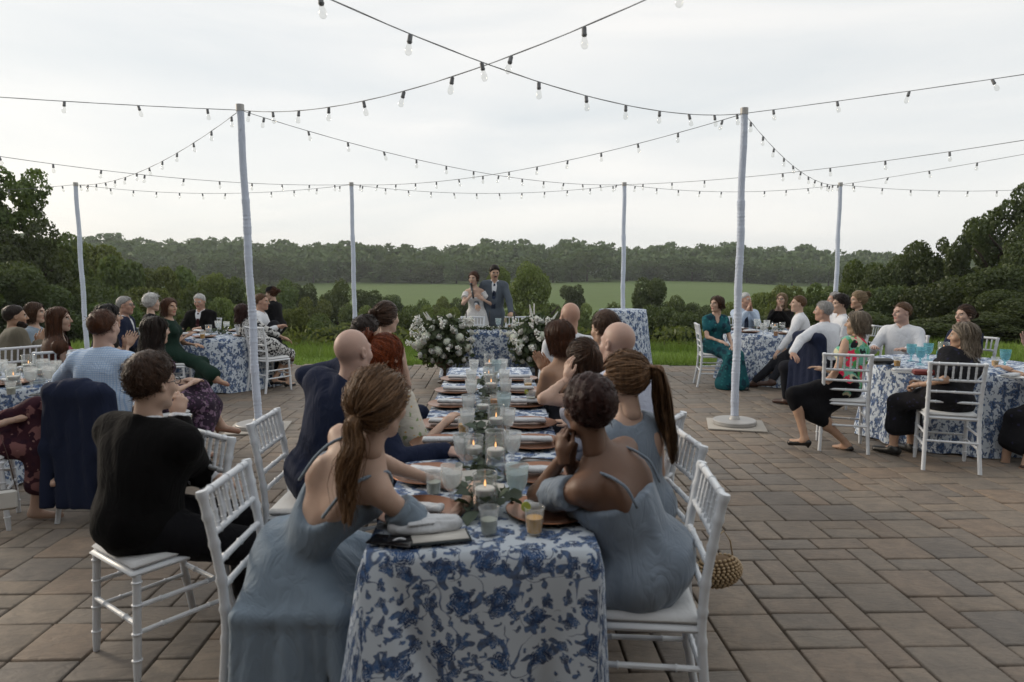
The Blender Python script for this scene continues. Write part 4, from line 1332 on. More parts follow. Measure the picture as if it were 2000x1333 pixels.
# ------------------------------------------------------------------ hair
def strands(style, o, n, wid, K, down, seed, near):
    """polylines (n, K, 3) in head space and their half widths"""
    rs = np.random.default_rng(seed)
    d = rs.normal(size=(n * 5, 3)); d /= np.linalg.norm(d, axis=1)[:, None]
    P0 = CR_C + d * (CR_R + .012)
    zl = np.interp(P0[:, 1], [-.11, -.05, .0, .03, .06, .09], o['line'])
    d = d[P0[:, 2] > zl + rs.uniform(-.011, .006, len(zl))][:n]
    n = len(d)
    tt = np.linspace(0, 1, K)
    pts = np.zeros((n, K, 3))
    fl = o.get('fluff', .004)
    jit = rs.normal(size=(n, 3))
    if style in ('short', 'crop', 'curly'):
        C = nrmz(o.get('crown', (0.02, -.35, .94)))
        flow = d - C * (d @ C)[:, None]
        comb = np.array(o.get('comb', (0, 0, 0)))
        flow = flow / (np.linalg.norm(flow, axis=1)[:, None] + 1e-6) + comb + jit * o.get('mess', .25)
        L = o.get('len', .55) * rs.uniform(.7, 1.2, n)
        for k, t in enumerate(tt):
            q = d + flow * (L * t)[:, None]
            if style == 'curly':
                q = q + np.stack([np.sin(t * 11 + jit[:, i] * 7) for i in range(3)], 1) * .10 * t
            q /= np.linalg.norm(q, axis=1)[:, None]
            off = .009 + fl * np.sin(t * 2.4) * (1 + .5 * jit[:, :1]) + o.get('vol', 0) * np.clip(q[:, 2:3], 0, 1)
            pts[:, k] = CR_C + q * (CR_R + off)
    elif style in ('long', 'bob'):
        az = np.arctan2(d[:, 0], -d[:, 1])
        part = o.get('part', 0.0)
        th0 = np.arccos(np.clip(d[:, 2], -1, 1))
        lim = radians(o.get('front', 122))
        az1 = np.clip(az, -lim, lim) * (1 - .12 * rs.random(n))
        n1 = max(4, int(K * o.get('headfrac', .45)))
        thE = radians(112)
        L = o['len'] * rs.uniform(.82, 1.05, n)
        for k in range(n1):
            t = k / (n1 - 1)
            a = az + (az1 - az) * min(1, t * 1.3)
            th = th0 + (np.maximum(thE, th0) - th0) * t
            q = np.stack([np.sin(a) * np.sin(th), -np.cos(a) * np.sin(th), np.cos(th)], 1)
            off = .013 + fl * (1 + .4 * jit[:, :1]) * sin(t * 1.8 + .4)
            pts[:, k] = CR_C + q * (CR_R + off)
        e = pts[:, n1 - 1]
        bk = np.array(o.get('back', (0, -.02, 0)))
        wv, ph = o.get('wave', .006), rs.uniform(0, 6.28, n)
        for k in range(n1, K):
            t = (k - n1 + 1) / (K - n1)
            q = e + down * (L * t)[:, None] + bk * (t ** .8)
            q[:, 0] = q[:, 0] * (1 - o.get('gather', .15) * t)
            q += np.stack([np.sin(t * o.get('wf', 8) + ph), np.cos(t * o.get('wf', 8) * .9 + ph), 0 * ph], 1) * wv * (.3 + t)
            if style == 'bob': q[:, :2] *= 1 - .10 * t * t
            pts[:, k] = q
    elif style in ('tail', 'bun'):
        tie = nrmz(o['tie'])
        n1 = max(5, int(K * (.42 if style == 'tail' else .6)))
        tp = CR_C + tie * (CR_R + .02)
        for k in range(n1):
            t = k / (n1 - 1)
            q = d * (1 - t) + tie * t + np.array([0, 0, -.10]) * sin(pi * t) * np.abs(d[:, :1])
            q /= np.linalg.norm(q, axis=1)[:, None]
            pts[:, k] = CR_C + q * (CR_R + .011 + fl * sin(pi * t) * (1 + .5 * jit[:, :1]) + .012 * t)
        if style == 'tail':
            L = o['len'] * rs.uniform(.75, 1.05, n)
            path = o['path']          # points of the tail relative to the tie, in head space
            path = np.array(path, float)
            ss = np.linspace(0, 1, len(path))
            ph = rs.uniform(0, 6.28, n); rad = np.sqrt(rs.random(n)) * o.get('rad', .035)
            for k in range(n1, K):
                t = (k - n1 + 1) / (K - n1)
                f = t * L / o['len']
                q = tp + np.stack([np.interp(f, ss, path[:, i]) for i in range(3)], 1)
                env = (.45 + 1.1 * t if t < .5 else 1.0 - .75 * (t - .5) / .5 * .8)
                q = q + np.stack([np.cos(ph), np.sin(ph), .3 * np.sin(2 * ph)], 1) * (rad * env)[:, None]
                q += np.stack([np.sin(t * o.get('wf', 9) + ph * .35), np.cos(t * o.get('wf', 9) + ph * .35), 0 * ph], 1) * o.get('wave', .01) * t
                pts[:, k] = q
        else:
            bc = tp + np.array(o.get('boff', tie * .03)); br = o.get('brad', .045)
            axd = nrmz(o.get('axis', tie)); uu = nrmz(np.cross(axd, (0.1, .2, 1))); vv = np.cross(axd, uu)
            ph = rs.uniform(0, 6.28, n); lat = rs.uniform(-.9, .9, n)
            for k in range(n1, K):
                t = (k - n1) / (K - n1)
                a = ph + t * 3.4
                la = lat + .25 * np.sin(a * 2)
                pts[:, k] = bc + br * (np.cos(a)[:, None] * uu * np.cos(la)[:, None] + np.sin(a)[:, None] * vv * np.cos(la)[:, None] + np.sin(la)[:, None] * axd * .8) * (1.0 + .08 * jit[:, :1])
    fly = rs.random(n) < .07           # stray hairs
    wob = rs.normal(size=(n, 3)) * .012
    pts[fly] += wob[fly][:, None, :] * (tt[None, :, None] ** 1.2) * 1.6
    pts += rs.normal(size=(n, 1, 3)) * .0018
    wd = wid * (1 - .75 * tt ** 3)
    return pts, wd
def strand_mesh(pts, wd, near):
    n, K, _ = pts.shape
    T = np.gradient(pts, axis=1)
    T /= np.linalg.norm(T, axis=2)[..., None] + 1e-9
    O = pts - np.array([0, -.02, 0])
    O = O + np.random.default_rng(n).normal(size=(n, 1, 3)) * .05
    O[..., 2] *= np.where(pts[..., 2] < -.05, .1, 1)
    O -= T * (O * T).sum(2)[..., None]
    O /= np.linalg.norm(O, axis=2)[..., None] + 1e-9
    Sd = np.cross(T, O)
    w_ = wd[None, :, None]
    if True:
        ring = np.stack([pts + Sd * w_, pts - Sd * w_], 2)
        m = 2
    V = ring.reshape(-1, 3)
    base = (np.arange(n) * K * m)[:, None, None] + (np.arange(K - 1) * m)[None, :, None]
    j = np.arange(m - 1)[None, None, :]
    Q = np.stack([base + j, base + j + 1, base + m + j + 1, base + m + j], -1).reshape(-1, 4)
    return V, Q
LINES = {'m': [-.082, -.066, -.008, .026, .060, .086], 'f': [-.10, -.095, -.06, .0, .05, .088], 'high': [-.082, -.070, -.005, .045, .085, .11], 'crop': [-.066, -.046, .010, .036, .064, .085]}
def hair_mesh(style, o, near, down, seed):
    o = dict(o); o['line'] = LINES[o.get('line', 'm')]
    f = Field((-.16, -.22, -.75 if o.get('len', 0) > .12 and style in ('long', 'tail') else -.30), (.16, .16, .21),   .0095 if near else .0125)
    f.ell(CR_C, CR_R, k=.01)
    zl = np.interp(f.ax[1], [-.11, -.05, .0, .03, .06, .09], o['line'])[None, :, None]
    Z = f.ax[2][None, None, :]
    f.d = f.d - ((.010 + o.get('capoff', 0)) * np.clip((Z - zl) / .028, 0, 1) - .002 + 0 * f.d).astype(np.float32)
    if o.get('vol', 0): f.ell(CR_C + np.array([0, .0, .02]), CR_R + np.array([.004, .004, .002 + o['vol'] * .6]), k=.02)
    X, Y, Z = f.ax[0][:, None, None], f.ax[1][None, :, None], f.ax[2][None, None, :]
    zl = np.interp(f.ax[1], [-.11, -.05, .0, .03, .06, .09], o['line'])[None, :, None]
    f.d = np.maximum(f.d, ((zl - Z) * .8).astype(np.float32) + 0 * f.d)
    if style in ('long', 'bob'):
        lim = radians(o.get('front', 122)) * .85
        bk = np.array(o.get('back', (0, -.02, 0)))
        for a in np.linspace(-lim, lim, 7):
            q = np.array([sin(a), -cos(a), -.25]); q /= np.linalg.norm(q)
            p0 = CR_C + q * (CR_R - .018)
            p1 = p0 + down * o['len'] * .86 + bk
            p1[0] *= 1 - o.get('gather', .15)
            if style == 'bob': p1[:2] *= .93
            f.cone(p0, p1, .034, .026 if style == 'bob' else .020, .03)
    if style == 'tail':
        tie = nrmz(o['tie']); tp = CR_C + tie * (CR_R + .02)
        pth = np.array(o['path'], float)
        for i in range(len(pth) - 1):
            r0 = o.get('rad', .035) * .62 * (.6, .9, .9, .75, .55, .3)[min(i, 5)]
            r1 = o.get('rad', .035) * .62 * (.9, .9, .75, .55, .3, .2)[min(i, 5)]
            f.cone(tp + pth[i], tp + pth[i + 1], r0, r1, .02)
    if style == 'bun':
        tie = nrmz(o['tie']); tp = CR_C + tie * (CR_R + .02)
        bc = tp + np.array(o.get('boff', tie * .03)); br = o.get('brad', .045)
        f.ell(bc, (br * .93,) * 3, k=.015)
    f.ruffle(.0035 if style != 'curly' else .009, 60 if style != 'curly' else 75, seed, (1.4, 1.4, .5) if style != 'curly' else (1, 1, 1))
    V, Q = f.mesh()
    n = int((1250 if near else 360) * o.get('dens', 1))
    K = {'short': 6, 'crop': 4, 'curly': 8}.get(style, 16 if near else 11)
    wid = (.0015 if near else .0030) * o.get('wid', 1)
    P, wd = strands(style, o, n, wid, K, down, seed, near)
    V2, Q2 = strand_mesh(P, wd, near)
    extra = o.get('side')            # loose side locks for half-up styles
    Vs, Qs = [V, V2], [Q, Q2 + len(V)]
    if extra:
        oo = dict(extra); oo['line'] = LINES[oo.get('line', 'f')]
        P, wd = strands('long', oo, n // 2, wid, K, down, seed + 5, near)
        V3, Q3 = strand_mesh(P, wd, near)
        Qs.append(Q3 + len(V) + len(V2)); Vs.append(V3)
    return np.concatenate(Vs), np.concatenate(Qs)
# ------------------------------------------------------------------ the figure
DEBUG = []
def person(label, head, y, yaw, sex='m', skin='fair', hair=None, lean=(0, 0), hyaw=0, hpitch=0, hroll=0, arms=('lap', 'lap'), legs=('sit', 'sit'), stand=False, build=1.0,
           wear=(), near=False, vox=None, twist=0, hscale=1.0, palms=(None, None), elbows=(None, None), feet=True, extra=None, ruf=1.0, zoff=0.0, hp=None, feetdir=None, seat=None, sback=.02):
    """head: photo pixel of the head's centre; y: its distance; yaw (deg, anticlockwise) 0 = back turned to the camera"""
    yaw_ = radians(yaw)
    Rw = rotz(yaw_)
    vox = vox or (.0118 * min(1.6, max(1, y / 3.4)) if near else (.0165 if y < 7.5 else .0195))
    near = near and y < 5.2
    Hw = D(head[0], head[1], y)
    hp = hp or (.595 if not stand else .93)
    P = np.array([0, 0, hp])
    ex = np.array([1.0, 0, 0])
    u = nrmz([math.tan(radians(lean[1])), math.tan(radians(lean[0])), 1])
    tw = radians(twist)
    if seat is not None:
        cy_ = seat.rotation_euler.z
        sp_ = np.array([seat.location.x + sin(cy_) * sback, seat.location.y - cos(cy_) * sback, 0])
        hl_ = Rw.T @ (Hw - sp_)
    for it in range(4 if seat is not None else 1):
        r_ = nrmz(ex - u * (ex @ u)); fw = np.cross(u, r_)
        r2 = r_ * cos(tw) + fw * sin(tw); f2 = np.cross(u, r2)
        neck = u * .05 + np.array([0, 0, .122]) + f2 * .022
        if seat is not None:
            v_ = hl_ - neck - P
            st = np.linalg.norm(v_) / .50
            u = nrmz(v_)
        else:
            st = (Hw[2] - hp - neck[2]) / (u[2] * .50)
    DEBUG.append((round(float(st), 2), [round(math.degrees(atan2(u[1], u[2]))), round(math.degrees(atan2(u[0], u[2])))], label[:44]))
    st = float(np.clip(st, .80, 1.16))
    N = P + u * .50 * st
    Hc = N + neck
    pos = Hw - Rw @ Hc
    pos[2] = 0
    if abs(Hw[2] - Hc[2]) > .001: Hc = Hc  # the trunk was clamped; the head stays with the body
    b = build
    m = sex == 'm'
    sw = (.176 if m else .144) * (.5 + .5 * b)
    Sh = [N - u * .062 + r2 * sw * s_ for s_ in (-1, 1)]
    Hip = [P + r_ * .088 * s_ - u * .01 for s_ in (-1, 1)]
    toloc = lambda W: Rw.T @ (np.asarray(W, float) - np.array([pos[0], pos[1], 0]))
    presets = {'lap': (.07, .30, hp + .12), 'knee': (.12, .40, hp + .05), 'table': (.17, .40, .80), 'clap': (.025, .30, hp + .47), 'chin': (.05, .24, hp + .46), 'side': (.25, .03, hp - .02), 'tablein': (.06, .42, .80), 'down': (.24, .02, hp - .12)}
    A = []
    for i, s_ in enumerate((-1, 1)):
        sp = arms[i]
        if isinstance(sp, str):
            q = np.array(presets[sp]) * np.array([s_, 1, 1])
        elif len(sp) == 4:
            q = toloc(D(sp[1], sp[2], sp[3]) if sp[0] == 'px' else np.array(sp[1:]))
        else:
            q = np.array(sp, float)
        hint = np.array(elbows[i] if elbows[i] is not None else (s_ * .55, -.45, -.7), float)
        E, W = ik(Sh[i], q, .285, .25, hint)
        A.append((Sh[i], E, W))
    lp = {'sit': ((.11, .42, .085), (0, .3, 1)), 'tuck': ((.10, .14, .085), (0, 1, .6)), 'wide': ((.19, .40, .085), (.35, .4, 1)), 'out': ((.12, .62, .085), (0, .2, 1)), 'stand': ((.10, .0, .085), (0, 1, 0)), 'over': ((-.16, .60, .24), (-.1, .3, 1)), 'under': ((.02, .34, .085), (0, .3, 1))}
    Lg = []
    for i, s_ in enumerate((-1, 1)):
        sp = legs[i]
        if isinstance(sp, str):
            q, hn = lp[sp]
            q = np.array(q) * np.array([s_, 1, 1]); hn = np.array(hn) * np.array([s_, 1, 1])
        else:
            q = toloc(D(sp[1], sp[2], sp[3]) if sp[0] == 'px' else np.array(sp[1:])) if len(sp) == 4 else np.array(sp, float)
            hn = np.array((0, .3, 1.0))
        Kn, An = ik(Hip[i], q, .43 if not stand else .45, .41 if not stand else .42, hn)
        fd = nrmz([s_ * .18, 1, 0]) if feetdir is None else nrmz(feetdir[i])
        Lg.append((Hip[i], Kn, An, An + fd * .145 + np.array([0, 0, -.055 if An[2] < .12 else -.06])))
    allp = np.array([P, N, Hc] + [q for a in A for q in a] + [q for l in Lg for q in l])
    lo, hi = allp.min(0) - .24, allp.max(0) + .24
    lo[2] = max(lo[2], -.04)
    Rt = np.stack([r_, fw, u], 1); Rc = np.stack([r2, f2, u], 1)
    J = dict(P=P, N=N, u=u, r=r_, fw=fw, r2=r2, f2=f2, Hc=Hc, Rt=Rt, Rc=Rc)
    def torso(f, e, bust=True, hipe=0.0):
        f.ell(P + u * .005, np.array([(.162 if m else .166) * b + hipe, (.118 if m else .124) * b + hipe, .125]) + e, Rt, .05)
        f.ell(P + u * .19 * st, np.array([(.142 if m else .120) * b, (.108 if m else .094) * b, .15]) + e, Rt, .06)
        f.ell(P + u * .355 * st, np.array([(.165 if m else .132) * b, (.110 if m else .096) * b, .165 * st]) + e, Rc, .06)
        if not m and bust:
            for s_ in (-1, 1): f.ell(P + u * .335 * st + f2 * .085 * b + r2 * .066 * s_, np.array([.062, .052, .060]) * b + e * .6, Rc, .04)
        rs_h = (.048 if m else .041) + e
        f.cone(Sh[0] + r2 * .03 + u * .006, Sh[1] - r2 * .03 + u * .006, rs_h, rs_h, .05)
        f.cone(Sh[0] + r2 * .07 + u * .0, N - u * .014 - r2 * .03, .038 + e, .034 + e * .8, .05); f.cone(Sh[1] - r2 * .07, N - u * .014 + r2 * .03, .038 + e, .034 + e * .8, .05)
    def arm(f, i, t1, e, t0=0.0, flare=0.0):
        S_, E, W = A[i]
        k_ = (.98 if m else .80) * (.4 + .6 * b)
        if t0 < 1:
            q0 = S_ + (E - S_) * t0; q1 = S_ + (E - S_) * min(t1, 1)
            f.cone(q0, q1, (.052 - .010 * t0) * k_ + e, (.052 - .013 * min(t1, 1)) * k_ + e + flare, .035)
        if t1 > 1:
            q1 = E + (W - E) * (t1 - 1)
            f.cone(E, q1, .040 * k_ + e, (.040 - .013 * (t1 - 1)) * k_ + e + flare, .02)
    def leg(f, i, t1, e, k=.03):
        H_, Kn, An, To = Lg[i]
        k_ = .45 + .55 * b
        f.cone(H_, H_ + (Kn - H_) * min(1, t1), (.088) * k_ + e, (.088 - .030 * min(1, t1)) * k_ + e, .05)
        if t1 > 1:
            q = Kn + (An - Kn) * (t1 - 1)
            f.cone(Kn, q, .054 * k_ + e, (.054 - .020 * (t1 - 1)) * k_ + e, k)
            mid = Kn + (An - Kn) * .3
            if e < .012: f.ell(mid - fw * .012, (.048, .052, .085), None, .03)
    root = obj('person', None, None, pos, yaw_, label=label, cat='person')
    # body
    f = Field(lo, hi, vox * 1.45)
    torso(f, 0.0)
    if near:
        for s_ in (-1, 1): f.ell(N - u * .15 * st - f2 * .078 * b + r2 * .078 * s_, np.array([.042, .022, .070]), Rc, .03)
        f.cone(N - u * .04 - f2 * .155 * b, P + u * .12 - f2 * .150 * b, .050, .050, .03, True)
    f.cone(N - u * .02, Hc + np.array([0, -.012, -.055]), .056 if m else .047, .050 if m else .043, .03)
    for i in (0, 1):
        arm(f, i, 2.0, 0.0)
        leg(f, i, 2.0, 0.0)
        H_, Kn, An, To = Lg[i]
        if feet: f.cone(An + np.array([0, 0, -.035]) - nrmz(To - An) * .02, To, .033, .026, .03)
    V, Q = f.mesh()
    lod = 'near' if near else 'far'
    hV, hQ, hM, eV, eF, eM = HEADS[(sex, lod)]
    Rh = rotz(radians(hyaw)) @ rotx(radians(hpitch)) @ roty(radians(hroll))
    hs = hscale * (1.0 if m else .965)
    VV = [V, Hc + (hV * hs) @ Rh.T, Hc + (eV * hs) @ Rh.T]
    n0, n1 = len(V), len(hV)
    FF = [tuple(q) for q in Q] + [tuple(q + n0) for q in hQ] + [tuple(i + n0 + n1 for i in q) for q in eF]
    MM = [0] * len(Q) + list(hM) + list(eM)
    off = n0 + n1 + len(eV)
    for i, s_ in enumerate((-1, 1)):
        S_, E, W = A[i]
        pp = palms[i] or {}
        ydir = nrmz(pp.get('dir', W - E))
        zdir = np.array(pp.get('back', (0, 0, 1.0) if arms[i] not in ('clap',) else (s_ * 1.0, 0, 0)), float)
        if arms[i] == 'clap' and 'dir' not in pp: ydir = nrmz((-s_ * .1, .55, .85))
        zdir = nrmz(zdir - ydir * (zdir @ ydir)); xdir = np.cross(ydir, zdir)
        hv, hq = HANDS[(pp.get('pose', 'flat' if arms[i] == 'clap' else 'relax'), lod)]
        sc = .97 if m else .88
        q = hv * np.array([1 if s_ > 0 else -1, 1, 1]) * sc
        VV.append(W + q @ np.stack([xdir, ydir, zdir], 1).T)
        FF += [tuple(t + off for t in (c if s_ > 0 else c[::-1])) for c in hq]
        MM += [0] * len(hq)
        off += len(hv)
    hcol = HAIRC[hair[1]] if hair else HAIRC['brown']
    me = make_mesh('body', np.concatenate(VV), FF, [SKIN[skin], LIP['dark' if skin == 'brown' else 'fair'], hcol, EYEW, IRIS], True, MM)
    obj('body', me, root)
    # hair
    if hair and hair[0] != 'bald':
        down = Rh.T @ np.array([0, 0, -1.0])
        hv, hq = hair_mesh(hair[0], hair[2] if len(hair) > 2 else {}, near, down, int(head[0]) + 301)
        hw = Hc + (hv * hs) @ Rh.T
        ee = .022 + (.018 if any(g[0] == 'jacket' for g in wear) else 0)
        for it in range(2):
            for c_, rr_, Rm in ((P + u * .355 * st, np.array([(.168 if m else .142) * b, (.112 if m else .100) * b, .185 * st]) + ee, Rc), (P + u * .19 * st, np.array([.125 * b, .10 * b, .17]) + ee, Rt)):
                q = ((hw - c_) @ Rm) / rr_
                l_ = np.linalg.norm(q, axis=1)
                k_ = l_ < 1
                q[k_] /= l_[k_][:, None] + 1e-6
                hw[k_] = c_ + (q[k_] * rr_) @ Rm.T
            a_, b_ = Sh[0], Sh[1]
            t_ = np.clip((hw - a_) @ (b_ - a_) / ((b_ - a_) @ (b_ - a_)), 0, 1)
            dv = hw - (a_ + t_[:, None] * (b_ - a_)); l_ = np.linalg.norm(dv, axis=1)
            k_ = l_ < .05 + ee
            hw[k_] += dv[k_] / (l_[k_][:, None] + 1e-6) * (.05 + ee - l_[k_])[:, None]
        obj('hair', make_mesh('hair', hw, hq, hcol), root)
    # clothes
    for wi, g in enumerate(wear):
        kind, mt = g[0], g[1]
        o = g[2] if len(g) > 2 else {}
        if kind in ('tie',):
            bq = MB()
            c0 = N + f2 * (.072 + .02) - u * .01
            c1 = P + u * .30 * st + f2 * (.112 * b + .028); c2 = P + u * .10 * st + f2 * (.118 * b + .028)
            for a_, b_, w0, w1 in ((c0, c0 - u * .035, .014, .018), (c0 - u * .03, c1, .015, .030), (c1, c2, .030, .038)):
                q = [a_ - r2 * w0, a_ + r2 * w0, b_ + r2 * w1, b_ - r2 * w1]
                q2 = [t + f2 * .008 for t in q]
                bq.raw(np.array(q + q2), [(3, 2, 1, 0), (4, 5, 6, 7), (0, 1, 5, 4), (1, 2, 6, 5), (2, 3, 7, 6), (3, 0, 4, 7)])
            obj('necktie', bq.mesh('necktie', mt, False), root)
            continue
        if kind == 'shoes':
            for i in (0, 1):
                H_, Kn, An, To = Lg[i]
                ff = Field(np.minimum(An, To) - .09, np.maximum(An, To) + .09, .008 if near else .011)
                dv = nrmz((To - An) * np.array([1, 1, .35]))
                hl = An + np.array([0, 0, -.042]) - dv * .035
                if o.get('type') == 'heel':
                    ff.cone(hl, hl + np.array([0, 0, -.045]), .014, .010, .01)
                    ff.cone(hl, To + np.array([0, 0, -.012]), .030, .026, .02); ff.ell(An + (To - An) * .35 + np.array([0, 0, .012]), (.030, .05, .03), None, .01, True)
                else:
                    ff.cone(hl, To + dv * .02 + np.array([0, 0, -.004]), .040, .034, .02); ff.cone(An + np.array([0, 0, -.01]), An + np.array([0, 0, -.04]), .042, .042, .02)
                if An[2] < .12: ff.cut((0, 0, .008), (0, 0, -1), .004)
                sv, sq = ff.mesh()
                if len(sv): obj('shoe', make_mesh('shoe', sv, sq, mt), root)
            continue
        gl = lo - .05; gh = hi + .05
        gl[2] = max(gl[2], -.03)
        f = Field(gl, gh, vox * (.98 if kind != 'trousers' else 1.2))
        if kind == 'trousers':
            f.ell(P + u * .0, np.array([.168 * b, .124 * b, .115]) + .012, Rt, .05)
            for i in (0, 1): leg(f, i, o.get('t', 1.93), o.get('e', .018), .04)
            for i in (0, 1): f.cut(Lg[i][2] + (Lg[i][1] - Lg[i][2]) * .02, Lg[i][2] - Lg[i][1], .004) if False else None
        elif kind in ('shirt', 'jacket', 'top', 'dress', 'blouse'):
            e = {'shirt': .014, 'jacket': .026, 'top': .010, 'dress': .011, 'blouse': .014}[kind] + o.get('e', 0)
            torso(f, e, True, o.get('hipe', .0 if kind != 'jacket' else .012))
            if kind == 'jacket':
                f.ell(P + u * .20 * st, np.array([.152 * b, .118 * b, .21]) + .022, Rt, .06)
                for i, s_ in enumerate((-1, 1)): f.cone(N - u * .028 + r2 * .07 * s_, Sh[i] + u * .012 + r2 * .012 * s_, .048 + .010, .048 + .010, .05)
            if kind == 'shirt' and m: f.ell(P + u * .17 * st, np.array([.146 * b, .114 * b, .19]) + .018, Rt, .06)
            if kind == 'jacket' and not stand:
                f.cone(P + u * .02 - fw * .06 - r_ * .08, P + u * .02 - fw * .06 + r_ * .08, .12, .12, .06)
                if o.get('tails'):
                    for s_ in (-1, 1): f.cone(P + r_ * .09 * s_ + fw * .02, P + r_ * .13 * s_ - fw * .06 - np.array([0, 0, .11]), .10, .085, .05)
            if kind == 'jacket' and stand:
                f.cone(P - u * .02 - r_ * .06, P - u * .15 - r_ * .06, .135, .138, .08); f.cone(P - u * .02 + r_ * .06, P - u * .15 + r_ * .06, .135, .138, .08)
            if not stand and kind in ('jacket', 'shirt', 'blouse', 'top'): f.cut((0, 0, .488), (0, 0, -1), .01)
            sl = o.get('sleeve', {'shirt': 1.93, 'jacket': 1.90, 'top': 0, 'dress': 0, 'blouse': .6}[kind])
            sl = sl if hasattr(sl, '__len__') else (sl, sl)
            if o.get('neck') is not None:
                f.cut(N + u * o['neck'], u + f2 * o.get('necktilt', 0), .01)
            for i in (0, 1):
                if sl[i] > 0: arm(f, i, sl[i], e + .004 + o.get('se', {'jacket': -.010, 'shirt': -.003}.get(kind, 0)), o.get('s0', .0), o.get('sflare', 0))
            if o.get('scoop'):
                c, rr = o['scoop']
                f.ell(N + u * c[2] + f2 * c[1] + r2 * c[0], rr, Rc, .012, True)
            if kind in ('shirt', 'jacket') :
                if kind == 'shirt': f.cone(N - u * .01 - f2 * .006, N + u * .012 - f2 * .002, .062, .058, .012)
                else: f.cone(N - u * .02 - f2 * .012, N + u * .006 - f2 * .014, .074, .070, .015)
                if kind == 'shirt': f.ell(N + u * .035 + f2 * .062, (.022, .04, .05), Rc, .006, True)
                f.cut(N + u * (.048 if kind == 'shirt' else .036), u + f2 * .15, .004)
                if kind == 'jacket': f.cone(N + f2 * .11 + u * .06, P + u * .22 * st + f2 * .17, .070, .012, .012, True)
                f.cone(Hc + np.array([0, .0, -.05]), N + u * .01 + f2 * .02, .050 if m else .046, .049 if m else .044, .004, True) if kind == 'shirt' else f.cone(Hc + np.array([0, .0, -.05]), N + u * .03 + f2 * .02, .062, .060, .004, True)
            elif o.get('neck') is None:
                f.ell(N + u * .055 + f2 * .03, (.075, .085, .07), Rc, .015, True)
            if kind == 'top' or kind == 'blouse': pass
        if kind in ('dress', 'skirt'):
            ln, fl_ = o.get('len', 1.5), o.get('flare', .0)
            f.ell(P + u * .0, np.array([.168 * b, .128 * b, .12]) + .013, Rt, .05)
            if stand:
                for s_ in (-1, 0, 1):
                    f.cone(P + r_ * .07 * s_, np.array([.16 * s_ * (1 + fl_ * 4), .0, .10]), .12, .15 + fl_, .10)
                f.cut((0, 0, .015), (0, 0, -1), .01)
            else:
                e = .012
                for i in (0, 1):
                    H_, Kn, An, To = Lg[i]
                    f.cone(H_, Kn, .082 * b + e, .058 + e, .045)
                    if ln > 1:
                        q = Kn + (An - Kn) * (ln - 1)
                        f.cone(Kn, q, .058 + e, .054 + e + fl_, .05)
                Km = (Lg[0][1] + Lg[1][1]) / 2
                f.cone(P + fw * .05 - u * .01, Km - fw * .03 - np.array([0, 0, .015]), .075 * b, .058, .05)
                if ln > 1.2:
                    Am = (Lg[0][2] + Lg[1][2]) / 2
                    f.cone(Km, Km + (Am - Km) * (ln - 1), .060, .066 + fl_, .06)
                if o.get('cover') and seat is not None:
                    Rs = rotz(seat.rotation_euler.z)
                    sg = o['cover']
                    path = [(.225, y_) for y_ in np.arange(-.14, .20, .056)] + [(.215, .215)] + [(x_, .225) for x_ in np.arange(.165, -.14, -.056)]
                    if o.get('cover_front'): path = [(x_, .235) for x_ in np.arange(.20, -.16, -.05)]
                    for ci, (cx_, cy2) in enumerate(path):
                        q = toloc(np.array([seat.location.x, seat.location.y, 0]) + Rs @ np.array([cx_ * sg, cy2, 0]))
                        w_ = (0, .026, .004, .034, .010)[ci % 5]
                        f.cone(P * .78 + q * .22 + np.array([0, 0, .135]), q * .97 + np.array([0, 0, .500]), .085, .026, .045)
                        f.cone(q * .97 + np.array([0, 0, .500]), q * (1.10 + w_ * 3) + np.array([0, 0, .02]), .026, .026 + w_, .022)
                if o.get('drape'):     # cloth falling off the back of the seat
                    for dx, dy in o['drape']:
                        f.cone(P + r_ * dx * .6 + fw * dy * .6 + u * .03, np.array([0, 0, .0]) + r_ * dx * 1.2 + fw * dy * 1.2, .055, .05, .04)
                f.cut((0, 0, o.get('hem', .012)), (0, 0, -1), .006)
        f.ruffle((.0038 if kind in ('shirt', 'jacket', 'trousers') else .0042) * ruf * o.get('ruf', 1), 24 if kind in ('shirt', 'jacket', 'trousers') else 19, int(head[0]) + 300 + wi * 7, (1, 1, .5) if kind in ('shirt', 'jacket', 'trousers') else (1, 1, .22))
        gv, gq = f.mesh()
        if len(gv): obj({'top': 'sleeveless_top'}.get(kind, kind), make_mesh(kind, gv, gq, mt), root)
        if kind == 'shirt':
            a_ = np.linspace(-2.75, 2.75, 26)
            rows = []
            for rr_, zz in ((.0565, -.004), (.0565, .036), (.0625, .034), (.072, .004), (.070, -.002)):
                k_ = np.cos(a_ / 2.75 * 1.57) ** .5 * 0 + 1
                dip = np.clip((np.abs(a_) - 1.4) / 1.35, 0, 1)
                rows.append(N + np.outer(np.sin(a_) * (rr_ - (0 if m else .006)), r2) - np.outer(np.cos(a_) * rr_ * 1.02, f2) + np.outer(zz + .008 - dip * (.030 + (.02 if zz < .01 else 0)), u) + f2 * .008)
            Vc = np.concatenate(rows); nn = len(a_)
            Fc = [(i * nn + j, i * nn + j + 1, (i + 1) * nn + j + 1, (i + 1) * nn + j) for i in range(4) for j in range(nn - 1)]
            obj('collar', make_mesh('collar', Vc, Fc, mt), root)
